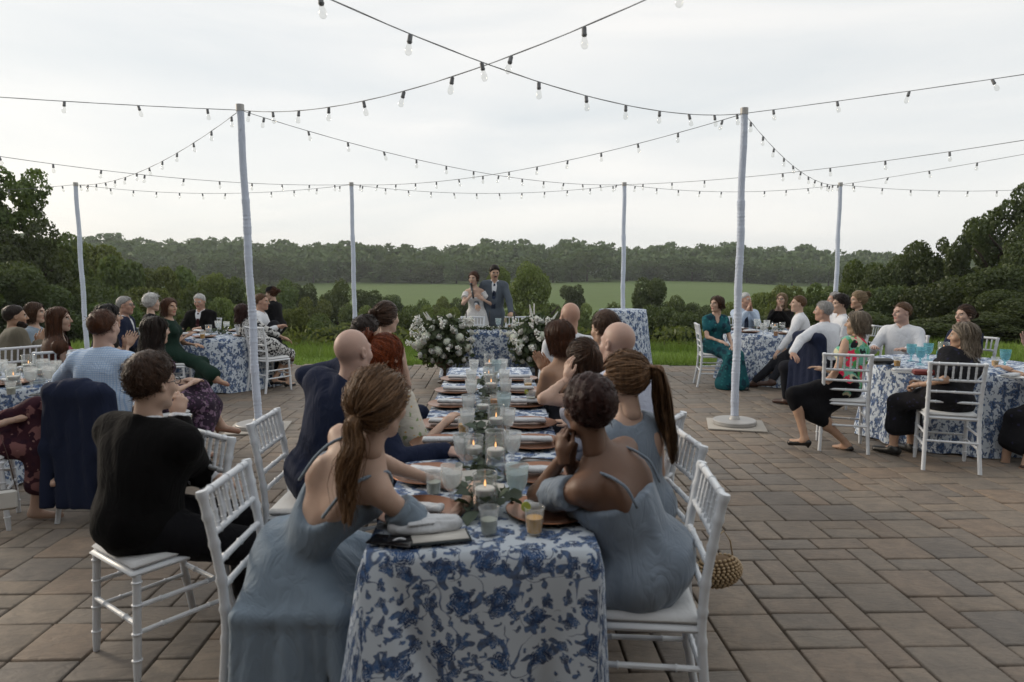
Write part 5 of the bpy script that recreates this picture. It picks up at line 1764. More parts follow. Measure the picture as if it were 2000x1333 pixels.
        if o.get('straps'):
            bq = MB()
            for s_ in (-1, 1):
                pts = [N - u * .17 * st + f2 * (.10 * b + .012) + r2 * .085 * s_, N - u * .06 + f2 * .095 + r2 * .092 * s_, N + u * .004 + f2 * .02 + r2 * .094 * s_, N - u * .045 - f2 * .088 + r2 * .090 * s_, N - u * .10 * st - f2 * .118 * b + r2 * .088 * s_, N - u * .19 * st - f2 * (.122 * b) + r2 * .085 * s_]
                P_ = np.array(pts); t2 = np.linspace(0, 1, 22)
                Qp = np.stack([np.interp(t2, np.linspace(0, 1, len(P_)), P_[:, k]) for k in range(3)], 1)
                for k in range(3): Qp[1:-1, k] = (Qp[:-2, k] + 2 * Qp[1:-1, k] + Qp[2:, k]) / 4
                bq.tube(Qp, .006, 6)
            obj('strap', bq.mesh('strap', mt), root)
        if o.get('band'):              # gathered off-the-shoulder band round the upper arms
            for i in (0, 1):
                S_, E, W = A[i]
                d_ = nrmz(E - S_)
                ff = Field(np.minimum(S_, E) - .12, np.maximum(S_, E) + .12, .008)
                t0, t1 = o['band']
                ff.cone(S_ + (E - S_) * t0, S_ + (E - S_) * t1, .060, .064, .01)
                ff.cut(S_ + (E - S_) * (t0 - .02), -d_, .006); ff.cut(S_ + (E - S_) * (t1 + .05), d_ + nrmz([0, 0, 1]) * .25, .006)
                ff.ruffle(.0035, 60, i + 3, (1, 1, 1))
                bv, bq_ = ff.mesh()
                if len(bv): obj('sleeve_band', make_mesh('sleeve_band', bv, bq_, mt), root)
    J.update(root=root, A=A, Lg=Lg, pos=pos, Rw=Rw, Rh=Rh, hs=hs, yaw=yaw_, Sh=Sh, b=b, st=st)
    for ex_ in (extra or ()): ex_(J)
    return J
def glasses(J):
    b = MB()
    for s_ in (-1, 1):
        a = np.linspace(0, 2 * pi, 17)
        b.tube(np.stack([s_ * .033 + .022 * np.cos(a), np.full(17, .104), .004 + .017 * np.sin(a)], 1), .0022, 5, False)
        b.tube([(s_ * .055, .100, .008), (s_ * .076, .05, .008), (s_ * .079, -.005, .008)], .002, 5)
    b.tube([(-.011, .106, .008), (.011, .106, .008)], .002, 5)
    me = b.mesh('glasses', DARKM)
    M4 = Matrix(((J['Rh'] * J['hs']).tolist())).to_4x4(); M4.translation = Vector(J['Hc'])
    o = obj('glasses', me, J['root']); o.matrix_local = M4
def facial(kind, col):
    def fn(J):
        f = Field((-.09, -.02, -.15), (.09, .14, .0), .006)
        if kind == 'beard':
            f.ell((0, .026, -.055), (.066, .066, .070), k=.01); f.cone((-.04, .01, -.07), (0, .07, -.098), .03, .024, .02); f.cone((.04, .01, -.07), (0, .07, -.098), .03, .024, .02)
            f.ell((0, .085, -.03), (.06, .05, .045), k=.01, sub=True); f.cut((0, 0, -.03), (0, .3, 1))
            f.cut((0, -.005, 0), (0, -1, 0))
        else:
            f.cone((0, .099, -.047), (-.026, .089, -.056), .0085, .005, .006); f.cone((0, .099, -.047), (.026, .089, -.056), .0085, .005, .006)
        f.ruffle(.002, 150, 3, (1, 1, 1))
        v, q = f.mesh()
        obj('beard' if kind == 'beard' else 'moustache', make_mesh(kind, J['Hc'] + (v * J['hs']) @ J['Rh'].T, q, HAIRC[col]), J['root'])
    return fn
def sit(J, label, dyaw=0.0, back=.035, side=0.0):
    """a chair under a seated figure, turned dyaw degrees from the sitter"""
    a = J['yaw'] + radians(dyaw)
    fwd = np.array([-sin(J['yaw']), cos(J['yaw'])]); rt_ = np.array([cos(J['yaw']), sin(J['yaw'])])
    p = J['pos'][:2] + fwd * back + rt_ * side
    return chair(p[0], p[1], a, label)
# ------------------------------------------------------------------ the guests
NAVY = fabric('navy_wool', (.016, .022, .048), .85); BLACKW = fabric('black_wool', (.0045, .0042, .0045), .9); OLIVE = fabric('olive_wool', (.13, .115, .085), .9)
WSHIRT = fabric('white_shirt', (.66, .68, .72), .8, 700, .4); BSHIRT = fabric('pale_blue_shirt', (.44, .53, .66), .8, 700, .4); CHECK = checked('blue_check_shirt', (.50, .60, .74), (.24, .38, .62))
FCHECK = checked('faint_check_shirt', (.52, .55, .64), (.36, .40, .55), 110.0)
DUSTY = fabric('dusty_blue_chiffon', (.205, .262, .325), .75, 500, .45, .25); DUSTY2 = fabric('dusty_grey_blue_chiffon', (.205, .250, .310), .75, 500, .45, .25)
BLACKD = fabric('black_trousers', (.007, .007, .009), .85); CHAR = fabric('charcoal_trousers', (.014, .015, .02), .85)
TEALD = printed('teal_print', (.008, .085, .105), [((.005, .035, .055), 1.0, .42), ((.02, .16, .17), 1.6, .25)], 9)
FLOR = printed('cream_floral', (.58, .55, .48), [((.26, .33, .16), 1.4, .22), ((.55, .36, .12), 1.9, .16)], 14)
PURP = printed('purple_floral', (.030, .018, .035), [((.20, .13, .20), 1.2, .34), ((.10, .05, .10), 2.0, .3), ((.30, .24, .26), 2.6, .14)], 12)
BURG = printed('burgundy_floral', (.045, .012, .022), [((.22, .10, .10), .9, .36), ((.03, .008, .02), 1.5, .3), ((.30, .17, .15), 2.2, .14)], 9)
BWPR = printed('black_white_print', (.55, .55, .54), [((.012, .012, .016), 1.5, .47)], 17, swirl=2.2)
TROP = printed('tropical_print', (.16, .45, .33), [((.62, .60, .42), .75, .42), ((.012, .016, .02), .9, .36), ((.75, .035, .10), .8, .37), ((.08, .33, .10), 1.2, .30)], 7.5)
PINKD = printed('pink_floral', (.30, .07, .10), [((.50, .22, .25), 1.5, .3), ((.12, .03, .05), 2.0, .2)], 14)
BRIDE = printed('bridal_lace', (.62, .62, .62), [((.70, .70, .70), 1.5, .36), ((.46, .47, .49), 2.6, .18)], 20)
GREYT = fabric('grey_top', (.17, .18, .21), .85); GREEND = fabric('bottle_green', (.010, .028, .020), .8); BLKD = printed('black_dress', (.007, .007, .010), [((.02, .02, .05), 1.5, .2)], 12)
GSUIT = fabric('slate_blue_wool', (.080, .098, .122), .85); LAV = fabric('pale_lilac', (.34, .35, .43), .8)
BRSHOE = plain('brown_leather', (.05, .02, .012), .4, .15); BKSHOE = plain('black_leather', (.006, .006, .006), .35, .1); NUDE = plain('tan_sandal', (.30, .16, .11), .5, .1)
TIE_N = fabric('navy_tie', (.02, .03, .06), .6, 900, .1); TIE_R = fabric('wine_tie', (.05, .014, .02), .6, 900, .1)
short = lambda c, **k: ('short', c, dict(dict(line='m', len=.5, fluff=.004), **k))
crop = lambda c, **k: ('crop', c, dict(dict(line='crop', len=.22, fluff=.001, mess=.15), **k))
SUITM = lambda w=NAVY, t=CHAR: (('shirt', WSHIRT, dict(e=-.002)), ('jacket', w), ('trousers', t), ('shoes', BRSHOE))
CH_L = 'white bamboo-turned chair '
PEOPLE = {}
def P_(key, *a, **k):
    PEOPLE[key] = person(*a, **k)
    return PEOPLE[key]
# -- the two women at the near end of the long table
C_P1 = chair_px((473, 905), (403, 955), CH_L + 'under the woman with the wavy ponytail and open back')
J = P_('P1', 'woman in a dusty blue open-backed dress with a long wavy ponytail', (742, 792), 2.30, -58, 'f', 'fair',
       ('tail', 'honey', dict(line='f', tie=(.02, -.82, -.40), fluff=.014, len=.38, rad=.036, wave=.020, wf=12, wid=1.0, dens=1.5,
                              path=[(0, 0, 0), (.0, -.02, -.03), (.008, -.03, -.10), (-.006, -.03, -.18), (.008, -.03, -.27), (-.004, -.03, -.37)])),
       lean=(24, -1), hyaw=30, hpitch=-4, hroll=3, twist=26, near=True, build=.98, legs=('sit', 'tuck'),
       arms=(('w', *LT(-.20, .62, .03)), ('w', *LT(-.06, .42, .03))), elbows=((-.6, .2, -.9), (.5, -.1, -1)),
       seat=C_P1, wear=(('dress', DUSTY, dict(neck=-.13, necktilt=-.10, scoop=((0, -.115, -.19), (.105, .075, .135)), straps=True, band=(.30, .56), len=1.85, flare=.02, cover=1, hem=.02, ruf=1.6)),))
CQ1 = chair_px((1411, 961), (1375, 909), CH_L + 'under the woman with clasped hands, a beaded bag hung on it')
J = P_('Q1', 'woman with cropped red-brown hair and off-shoulder blue dress, hands clasped at chin', (1150, 798), 2.40, 46, 'f', 'brown',
       ('curly', 'mahogany', dict(line='f', len=.35, fluff=.006, mess=.6, wid=1.0, dens=1.5, capoff=.006)),
       lean=(27, 3), hyaw=-18, hpitch=-2, near=True, build=1.14, legs=('sit', 'under'),
       arms=(('px', 1100, 893, 2.36), ('px', 1112, 895, 2.42)), elbows=((.1, .3, -1), (.35, .25, -1)),
       palms=(dict(dir=(.1, .25, 1), back=(-1, .2, 0), pose='fist'), dict(dir=(-.1, .25, 1), back=(1, .2, 0), pose='fist')),
       seat=CQ1, wear=(('dress', DUSTY2, dict(neck=-.145, necktilt=-.16, straps=True, band=(.22, .62), len=1.8, flare=.02, cover=-1, cover_front=True, hem=.02, ruf=1.7, e=.006)),))
C_Q2 = chair_px((1360, 863), (1330, 842), CH_L + 'under the woman with the long light brown ponytail')
J = P_('Q2', 'woman with a long light brown ponytail in a sleeveless grey-blue dress', (1218, 742), 2.98, 26, 'f', 'fair',
       ('tail', 'honey', dict(line='f', tie=(.42, -.80, .18), fluff=.006, len=.46, rad=.046, wave=.014, wf=8, wid=1.2, dens=1.3,
                              path=[(0, 0, 0), (.025, -.03, -.02), (.045, -.035, -.11), (.06, -.03, -.21), (.075, -.03, -.31), (.085, -.03, -.44)])),
       lean=(9, -3), hyaw=14, hpitch=-6, near=True, arms=('lap', 'lap'), legs=('sit', 'sit'),
       seat=C_Q2, wear=(('dress', DUSTY2, dict(len=1.8, flare=.02, hem=.02, ruf=1.5, scoop=((0, .05, .05), (.085, .15, .10)))),))
# -- the long table, one side
C_P2 = chair_px((535, 802), (494, 826), CH_L + 'half free, under the bald man in navy')
J = P_('P2', 'bald man in a navy suit, one hand on the long table', (690, 688), 3.42, -52, 'm', 'rosy', ('bald', 'brown'), lean=(16, -2), hyaw=20, hpitch=2, near=True, build=1.08, legs=('sit', 'sit'), twist=28, seat=C_P2, sback=-.05,
       arms=('lap', ('w', *LT(-.19, 1.15, .022))), elbows=(None, (.2, -.6, -1)), palms=(None, dict(dir=(.9, .35, -.05), pose='relax')),
       wear=(('shirt', WSHIRT), ('jacket', NAVY, dict(ruf=1.5)), ('trousers', NAVY)))
J = P_('P3', 'woman with red hair in a bun and a cream floral dress', (757, 697), 3.82, -34, 'f', 'fair',
       ('bun', 'red', dict(line='f', tie=(-.55, -.55, .50), brad=.047, fluff=.005, side=dict(len=.10, front=125, headfrac=.6, back=(0, .015, 0)))),
       lean=(14, 0), hyaw=-4, near=True, arms=('lap', ('w', *LT(-.24, 1.70, .04))), elbows=(None, (.3, -.5, -1)), build=1.08,
       wear=(('dress', FLOR, dict(sleeve=.72, se=.012, sflare=.012, len=1.4)),))
sit(J, CH_L + 'under the red-haired woman', -30, .0)
J = P_('P4', 'dark-haired man in a navy suit beyond the red-haired woman, elbow out', (716, 652), 4.45, -30, 'm', 'warm', short('dark'), lean=(4, 0), hyaw=0, arms=((-.26, -.10, .80), 'lap'), elbows=((-1, -.2, .25), None),
       wear=SUITM(NAVY, NAVY))
sit(J, CH_L + 'under the dark-haired man with his elbow out', -30, .0)
J = P_('P5', 'woman with brown pinned-up hair and bare shoulders', (756, 622), 5.35, -26, 'f', 'fair', ('bun', 'brown', dict(line='f', tie=(-.1, -.9, .1), brad=.034, fluff=.008, vol=.012)), lean=(8, 2), hyaw=-6, near=True,
       arms=('lap', 'lap'), wear=(('dress', NAVY, dict(neck=-.16, len=1.5)),))
sit(J, CH_L + 'under the woman with pinned-up brown hair', -40, .0)
# -- the long table, other side
J = P_('Q3', 'bald man in a faintly checked pale shirt', (1206, 672), 3.60, 22, 'm', 'rosy', ('bald', 'brown'), lean=(6, 0), hyaw=14, near=True, build=1.05, wear=(('shirt', FCHECK), ('trousers', CHAR), ('shoes', BKSHOE)))
sit(J, CH_L + 'under the bald man in the pale checked shirt', 35, .0)
J = P_('Q4', 'woman with half-tied dark brown hair, bare arm propped on the long table', (1136, 702), 4.02, 34, 'f', 'fair',
       ('tail', 'brown', dict(line='f', tie=(.05, -.85, .45), fluff=.006, len=.30, rad=.050, wave=.008, path=[(0, 0, 0), (0, -.03, -.04), (0, -.035, -.12), (0, -.03, -.20), (0, -.02, -.30)],
                              side=dict(len=.24, front=100, back=(0, -.02, 0)))),
       lean=(13, 0), hyaw=-4, near=True, arms=(('px', 1108, 740, 3.85), 'lap'), elbows=((-.25, .1, -1), None), palms=(dict(dir=(.2, .2, 1), back=(-1, 0, 0)), None),
       wear=(('dress', LAV, dict(neck=-.10, len=1.5)),))
sit(J, CH_L + 'under the woman with half-tied dark hair', 40, .0)
J = P_('Q5', 'bare-shouldered woman with a dark auburn bob, clapping', (1091, 660), 4.62, 38, 'f', 'tan',
       ('bob', 'auburn', dict(line='f', len=.115, front=118, fluff=.009, wave=.003)), lean=(10, 0), hyaw=-6, near=True, arms=(('px', 1062, 722, 4.72), ('px', 1072, 722, 4.78)), elbows=((-.4, -.2, -1), (.5, -.4, -1)),
       palms=(dict(dir=(-.35, .3, .8), back=(-1, -.2, 0), pose='flat'), dict(dir=(-.35, .3, .8), back=(1, .2, 0), pose='flat')), wear=(('dress', CHAR, dict(neck=-.17, len=1.5)),))
sit(J, CH_L + 'under the clapping woman with the auburn bob', 40, .0)
J = P_('Q7', 'dark-haired man leaning back behind the bald men', (1181, 645), 4.75, 26, 'm', 'warm', short('brown', len=.6, vol=.014, comb=(.5, 0, 0)), lean=(-2, 0), hyaw=12, near=True, wear=(('shirt', WSHIRT), ('trousers', CHAR), ('shoes', BKSHOE)))
sit(J, CH_L + 'under the dark-haired man leaning back', 35, .0)
J = P_('Q6', 'bald man in a white shirt at the end of the long table', (1113, 619), 5.65, 14, 'm', 'ruddy', ('bald', 'brown'), lean=(2, 0), hyaw=6, near=True, wear=(('shirt', WSHIRT), ('trousers', CHAR), ('shoes', BKSHOE)), extra=(glasses,))
sit(J, CH_L + 'under the bald man in white', 40, .0)
p_ = G(532, 1005)
# -- the couple
J = P_('bride', 'bride in an off-shoulder white lace gown speaking into a microphone', (925, 544), 12.05, 172, 'f', 'fair',
       ('bun', 'auburn', dict(line='f', tie=(0, -.9, -.2), brad=.035, fluff=.006, side=dict(len=.06, front=125, headfrac=.7))), lean=(4, 5), hyaw=-14, hpitch=-6, stand=True, hp=.92, vox=.013,
       arms=((-.16, .26, 1.22), (.02, .25, 1.32)), elbows=((-.7, .0, -1), (.8, 0, -.8)), palms=(dict(dir=(.6, .3, .4), back=(-.3, 1, 0)), dict(dir=(-.3, .2, .9), back=(.5, .9, 0), pose='fist')), legs=('stand', 'stand'),
       wear=(('dress', BRIDE, dict(neck=-.15, len=2, flare=.05, band=(.12, .5))),))
J = P_('groom', 'groom with a moustache in a slate blue suit leaning on the table', (966, 533), 12.05, 182, 'm', 'warm', short('dark', vol=.014), lean=(8, -3), hyaw=12, hpitch=-12, stand=True, hp=.97, vox=.013,
       arms=((-.36, .42, .80), (.28, .20, 1.12)), elbows=((-.7, -.5, 0), (.6, -.7, -.5)), palms=(dict(dir=(.1, 1, -.3), pose='relax'), None), legs=('stand', 'stand'),
       wear=(('shirt', WSHIRT), ('jacket', GSUIT), ('trousers', GSUIT), ('tie', TIE_N), ('shoes', BRSHOE)), extra=(facial('moustache', 'dark'),))
# -- left-hand guests
J = P_('B', 'bespectacled man in a black suit seated sideways with his back turned', (296, 750), 2.92, -62, 'm', 'fair', short('brown', len=.55, fluff=.008, vol=.014, mess=.22), lean=(6, 0), twist=44, hyaw=40, near=True, build=1.12,
       arms=('lap', ('px', 345, 812, 3.12)), elbows=((-1, -.2, -.9), (1, .2, -.8)), palms=(None, dict(dir=(-.3, .3, .9), back=(.8, .4, 0), pose='fist')), legs=('sit', 'out'),
       wear=(('shirt', WSHIRT), ('jacket', BLACKW, dict(ruf=1.4)), ('trousers', BLACKD), ('shoes', BKSHOE)), extra=(glasses,))
sit(J, CH_L + 'under the bespectacled man in the black suit', 205, .06)
J = P_('A', 'man in a pale blue checked shirt with his back turned', (203, 640), 4.65, -6, 'm', 'rosy', crop('auburn', len=.3), lean=(4, 0), hyaw=-2, near=True, build=1.08, arms=(('w', -3.35, 4.95, .80), 'lap'), elbows=((-1, -.3, -.7), (1, -.3, -.7)),
       wear=(('shirt', CHECK, dict(ruf=1.5)), ('trousers', CHAR), ('shoes', BRSHOE)))
CA = sit(J, CH_L + 'with a navy jacket on its back, under the checked shirt', 0, .03)
J = P_('C', 'woman in a burgundy floral dress, bare foot crossed', (-75, 690), 4.35, -72, 'f', 'fair', ('long', 'brown', dict(line='f', len=.25)), lean=(-4, 0), arms=('lap', 'lap'), legs=(('px', 112, 912, 4.45), 'under'), near=True, feetdir=((1, 0.1, -.1), (0, 1, 0)),
       wear=(('dress', BURG, dict(len=1.55, flare=.02, sleeve=.5)),))
sit(J, CH_L + 'under the woman in burgundy florals, a white bag hung on it', 10, .0)
J = P_('D', 'woman with long dark hair in a purple floral dress, legs crossed', (305, 646), 5.75, -40, 'f', 'fair', ('long', 'dark', dict(line='f', len=.30, wave=.016, wf=9, gather=.0, fluff=.010, back=(0, -.04, 0))), lean=(2, 0), hyaw=2, near=True,
       legs=(('px', 432, 828, 6.25), 'under'), feetdir=((.5, 1, -.1), (0, 1, 0)), arms=('lap', 'lap'), wear=(('dress', PURP, dict(len=1.5, sleeve=.0, flare=.04)), ('shoes', NUDE, dict(type='heel'))))
sit(J, CH_L + 'under the woman in the purple floral dress', 12, .0)
J = P_('E', 'woman with long black hair and bare shoulders, clapping', (214, 618), 6.55, -58, 'f', 'fair', ('long', 'black', dict(line='f', len=.36, fluff=.010, wave=.01)), lean=(8, 0), hyaw=2, arms=(('px', 245, 672, 6.6), ('px', 252, 674, 6.5)), near=True,
       palms=(dict(dir=(.15, .4, .9), back=(-1, 0, 0), pose='flat'), dict(dir=(.15, .5, .9), back=(1, 0, 0), pose='flat')), wear=(('dress', BLACKW, dict(neck=-.16, len=1.5)),))
sit(J, CH_L + 'under the clapping woman with black hair', 0, .0)
C_F = chair_px((2, 681), (79, 675), CH_L + 'under the bearded man in olive')
J = P_('F', 'bearded man in an olive suit, clapping', (30, 619), 7.12, -42, 'm', 'tan', crop('dark'), lean=(6, 0), hyaw=-6, arms=(('px', 74, 668, 7.25), ('px', 80, 668, 7.15)), palms=(dict(dir=(.2, .4, .9), back=(-1, 0, 0), pose='flat'), dict(dir=(.2, .5, .9), back=(1, 0, 0), pose='flat')),
       seat=C_F, wear=SUITM(OLIVE, OLIVE), extra=(facial('beard', 'dark'),), build=1.08)
J = P_('G', 'smiling woman in grey blue beside the bearded man', (69, 611), 7.8, -78, 'f', 'fair', ('long', 'brown', dict(line='f', len=.12, fluff=.006)), lean=(4, 0), hyaw=2, wear=(('dress', DUSTY, dict(sleeve=.4, len=1.5)),))
sit(J, CH_L + 'under the smiling woman in grey blue', 0, .0)
C_H = chair_px((71, 689), (157, 683), CH_L + 'under the woman with long straight brown hair')
J = P_('H', 'woman with long straight brown hair in a pink dress', (116, 624), 6.6, -46, 'f', 'fair', ('long', 'auburn', dict(line='f', len=.36, fluff=.006, wave=.004, gather=.1)), lean=(2, 0), hyaw=-26, near=True, seat=C_H, wear=(('dress', PINKD, dict(neck=-.08, len=1.5)),))
J = P_('I', 'man with glasses and a navy suit in profile', (245, 597), 9.1, -78, 'm', 'ruddy', crop('grey', len=.35), lean=(4, 0), hyaw=-6, wear=SUITM(), extra=(glasses,))
sit(J, CH_L + 'under the man with glasses and navy suit', 0, .0)
J = P_('J', 'woman with curly white hair, her back half turned', (297, 592), 9.6, -38, 'f', 'fair', ('curly', 'white', dict(line='f', len=.7, fluff=.018, mess=.6, capoff=.012, vol=.012)), lean=(4, 0), hyaw=-10, wear=(('dress', BLKD, dict(len=1.5)),))
sit(J, CH_L + 'under the woman with curly white hair', 10, .0)
J = P_('K', 'smiling auburn-haired woman in bottle green, legs crossed', (331, 600), 9.0, -86, 'f', 'warm', ('long', 'auburn', dict(line='f', len=.12, wave=.012, fluff=.008)), lean=(-2, 0), hyaw=-22, arms=('lap', ('px', 368, 655, 9.2)), elbows=(None, (.5, -.3, -1)),
       legs=(('px', 432, 742, 8.7), 'under'), feetdir=((0.2, 1, -.15), (0, 1, 0)), wear=(('dress', GREEND, dict(len=1.8, flare=.03)), ('shoes', NUDE, dict(type='heel'))))
sit(J, CH_L + 'under the auburn-haired woman in green', 10, .0)
J = P_('L', 'grey-haired man in a black suit and tie looking down', (390, 589), 11.15, 178, 'm', 'ruddy', short('white', len=.4), lean=(4, 0), hyaw=2, hpitch=-14, arms=('table', 'table'), wear=(('shirt', WSHIRT), ('jacket', BLACKW), ('trousers', BLACKD), ('tie', TIE_R)))
sit(J, CH_L + 'under the grey-haired man in black', 0, .0)
C_M = chair_px((473, 638), (518, 641), CH_L + 'under the woman in the patterned dress')
J = P_('M', 'woman with dark wavy hair in a black and white patterned dress', (474, 610), 9.75, -24, 'f', 'warm', ('long', 'mahogany', dict(line='f', len=.16, wave=.012, fluff=.010)), lean=(4, 0), hyaw=4, legs=(('px', 535, 741, 9.8), 'under'), feetdir=((.7, 1, 0), (0, 1, 0)),
       seat=C_M, wear=(('dress', BWPR, dict(len=1.25, sleeve=1.5)), ('shoes', BKSHOE, dict(type='heel'))))
J = P_('N', 'man in a white shirt with his hands on his crossed knee', (511, 590), 10.1, -84, 'm', 'ruddy', crop('sandy', len=.4), lean=(6, 0), hyaw=-2, arms=(('px', 548, 641, 10.2), ('px', 540, 640, 9.9)), legs=(('px', 540, 735, 10.0), ('px', 548, 690, 9.9)), feetdir=((0, 1, 0), (0, 1, -.2)),
       wear=(('shirt', WSHIRT), ('trousers', CHAR), ('shoes', BRSHOE)), build=1.05)
sit(J, CH_L + 'under the man with hands on his knee', 0, .0)
def cap(J):
    b = MB()
    b.lathe([(.093, .035), (.096, .05), (.094, .08), (.08, .11), (.05, .128), (.0, .134)], n=20)
    a = np.linspace(-1.1, 1.1, 14)
    inner = np.stack([.09 * np.sin(a), .085 * np.cos(a), np.full(14, .046)], 1); outer = np.stack([.10 * np.sin(a), .085 * np.cos(a) + .07 * np.cos(a * 1.3), np.full(14, .036)], 1)
    b.raw(np.concatenate([inner, outer]), [(i, i + 1, 15 + i, 14 + i) for i in range(13)])
    o = obj('cap', b.mesh('cap', BLACKD), J['root'])
    M4 = Matrix((J['Rh'] * J['hs']).tolist()).to_4x4(); M4.translation = Vector(J['Hc']); o.matrix_local = M4
J = P_('O', 'person in a black cap and black clothes standing behind the man in white', (530, 577), 12.0, 72, 'f', 'fair', ('bun', 'auburn', dict(line='f', tie=(0, -.9, 0), brad=.03)), lean=(10, 0), hyaw=6, hpitch=-6, stand=True, hp=.76, arms=((-.1, .3, 1.0), (.1, .3, 1.0)), legs=('stand', 'stand'),
       wear=(('shirt', BLACKD), ('trousers', BLACKD), ('shoes', BKSHOE)), extra=(cap,))
# -- right-hand guests
J = P_('R1', 'woman in a long teal dress looking over her shoulder', (1400, 594), 10.05, -158, 'f', 'fair', ('long', 'brown', dict(line='f', len=.06, wave=.012, wf=12, fluff=.010)), lean=(4, 0), twist=-14, hyaw=-84, arms=((-.05, .36, .62), (.16, .36, .70)), legs=('sit', 'under'),
       wear=(('dress', TEALD, dict(sleeve=.55, se=.008, len=1.98, flare=.10, scoop=((0, .10, .0), (.035, .06, .10)), ruf=1.6)), ('shoes', BKSHOE)))
sit(J, CH_L + 'under the woman in the teal dress', 60, .0)
J = P_('R2', 'man in a pale blue shirt and tie, clapping', (1456, 586), 11.6, 176, 'm', 'ruddy', crop('white', len=.35), lean=(2, 0), hyaw=34, arms=('clap', 'clap'), wear=(('shirt', BSHIRT), ('trousers', CHAR), ('tie', TIE_N)))
sit(J, CH_L + 'under the clapping man in a tie', 0, .0)
J = P_('R3', 'blonde woman with glasses in black, clapping', (1527, 586), 11.6, 150, 'f', 'fair', ('long', 'blonde', dict(line='f', len=.22, wave=.012)), lean=(2, 0), hyaw=-12, hpitch=8, arms=('clap', 'clap'), wear=(('shirt', BLACKW), ('trousers', BLACKD)), extra=(glasses,))
sit(J, CH_L + 'under the clapping blonde with glasses', 0, .0)
J = P_('R4', 'man in a white shirt in profile, hands on his lap', (1559, 594), 10.0, 62, 'm', 'fair', crop('sandy', len=.4), lean=(6, 0), hyaw=14, hpitch=4, arms=(('px', 1512, 699, 9.7), ('px', 1520, 700, 9.9)), legs=(('px', 1470, 748, 9.9), ('px', 1498, 752, 9.6)),
       wear=(('shirt', WSHIRT), ('trousers', CHAR), ('shoes', BRSHOE)))
sit(J, CH_L + 'under the man in white with hands on his lap', 10, .0)
J = P_('R5', 'grey-haired man in a white shirt with his arm along a chair back', (1608, 608), 8.35, 28, 'm', 'ruddy', short('grey', len=.4), lean=(4, -2), hyaw=26, near=True, build=1.1, arms=(('px', 1548, 690, 7.95), 'lap'), elbows=((-1, .1, .2), None), palms=(dict(dir=(-.2, -.8, -.5)), None),
       legs=('wide', 'sit'), wear=(('shirt', WSHIRT, dict(ruf=1.5)), ('trousers', CHAR), ('shoes', BRSHOE)))
CR5 = sit(J, CH_L + 'draped with a navy jacket, under the grey-haired man in white', -96, .04)
J = P_('R6', 'young man with curly dark hair in a white shirt', (1641, 595), 9.2, 76, 'm', 'fair', ('curly', 'dark', dict(line='m', len=.5, fluff=.012, mess=.5, vol=.012)), lean=(6, 0), hyaw=8, wear=(('shirt', WSHIRT), ('trousers', CHAR)))
sit(J, CH_L + 'under the young man with dark curls', 0, .0)
J = P_('R7', 'grey-haired person mostly hidden behind the young man with curls', (1630, 586), 10.6, 84, 'm', 'ruddy', crop('grey', len=.35), lean=(2, 0), wear=(('shirt', WSHIRT), ('trousers', CHAR)))
sit(J, CH_L + 'under the grey-haired person behind the curls', 0, .0)
J = P_('R8', 'blonde woman with swept-up hair in black', (1675, 587), 9.7, 84, 'f', 'warm', ('bun', 'blonde', dict(line='f', tie=(0, -.8, .35), brad=.045, fluff=.012, vol=.014)), lean=(4, 0), hyaw=2, wear=(('shirt', BLACKW), ('trousers', BLACKD)))
sit(J, CH_L + 'under the blonde with swept-up hair', 10, .0)
C_S1 = chair_px((1615, 691), (1699, 694), CH_L + 'under the woman in the tropical print top')
J = P_('S1', 'woman with a blonde bob in a bright tropical print top', (1674, 632), 6.55, 26, 'f', 'warm', ('bob', 'ash', dict(line='f', len=.10, front=112, fluff=.010, wave=.004)), lean=(4, 0), hyaw=24, near=True, arms=('side', 'lap'), legs=(('px', 1572, 856, 6.25), ('px', 1655, 868, 6.3)),
       feetdir=((-.25, 1, 0), (0, 1, 0)), seat=C_S1, wear=(('top', TROP, dict(e=.006, ruf=1.2)), ('skirt', BLACKD, dict(len=1.25)), ('shoes', BKSHOE, dict(type='heel'))))
J = P_('S2', 'man in a white open-collared shirt, looking aside', (1762, 611), 8.05, 132, 'm', 'rosy', crop('sandy', len=.4), lean=(4, 0), hyaw=-36, near=True, arms=('table', 'table'), wear=(('shirt', WSHIRT), ('trousers', CHAR)))
sit(J, CH_L + 'under the man in the white open-collared shirt', 0, .0)
J = P_('S3', 'dark-haired woman mostly hidden behind the woman with grey-blonde hair', (1884, 616), 7.9, 112, 'f', 'fair', ('bun', 'brown', dict(line='f', tie=(0, -.9, -.2), brad=.03)), lean=(4, 0), hyaw=-12, wear=(('dress', NAVY, dict(len=1.5, sleeve=.6)),))
sit(J, CH_L + 'under the dark-haired woman half hidden', 0, .0)
C_S4 = chair_px((1821, 708), (1923, 712), CH_L + 'under the woman with long grey-blonde hair')
J = P_('S4', 'woman with long grey-blonde hair in a black dress', (1880, 660), 5.9, 20, 'f', 'warm', ('long', 'ash', dict(line='f', len=.20, front=100, wave=.010, fluff=.016, gather=-.25, back=(0, -.02, 0))), lean=(5, 2), hyaw=34, near=True, build=1.2, arms=(('px', 1792, 752, 5.85), ('px', 1800, 750, 6.0)), elbows=((-.6, -.6, -.6), (.6, -.3, -.8)), palms=(dict(pose='fist'), dict(pose='fist')),
       seat=C_S4, wear=(('dress', BLKD, dict(sleeve=.75, se=.01, len=1.55, flare=.02, e=.008)), ('shoes', BKSHOE)))
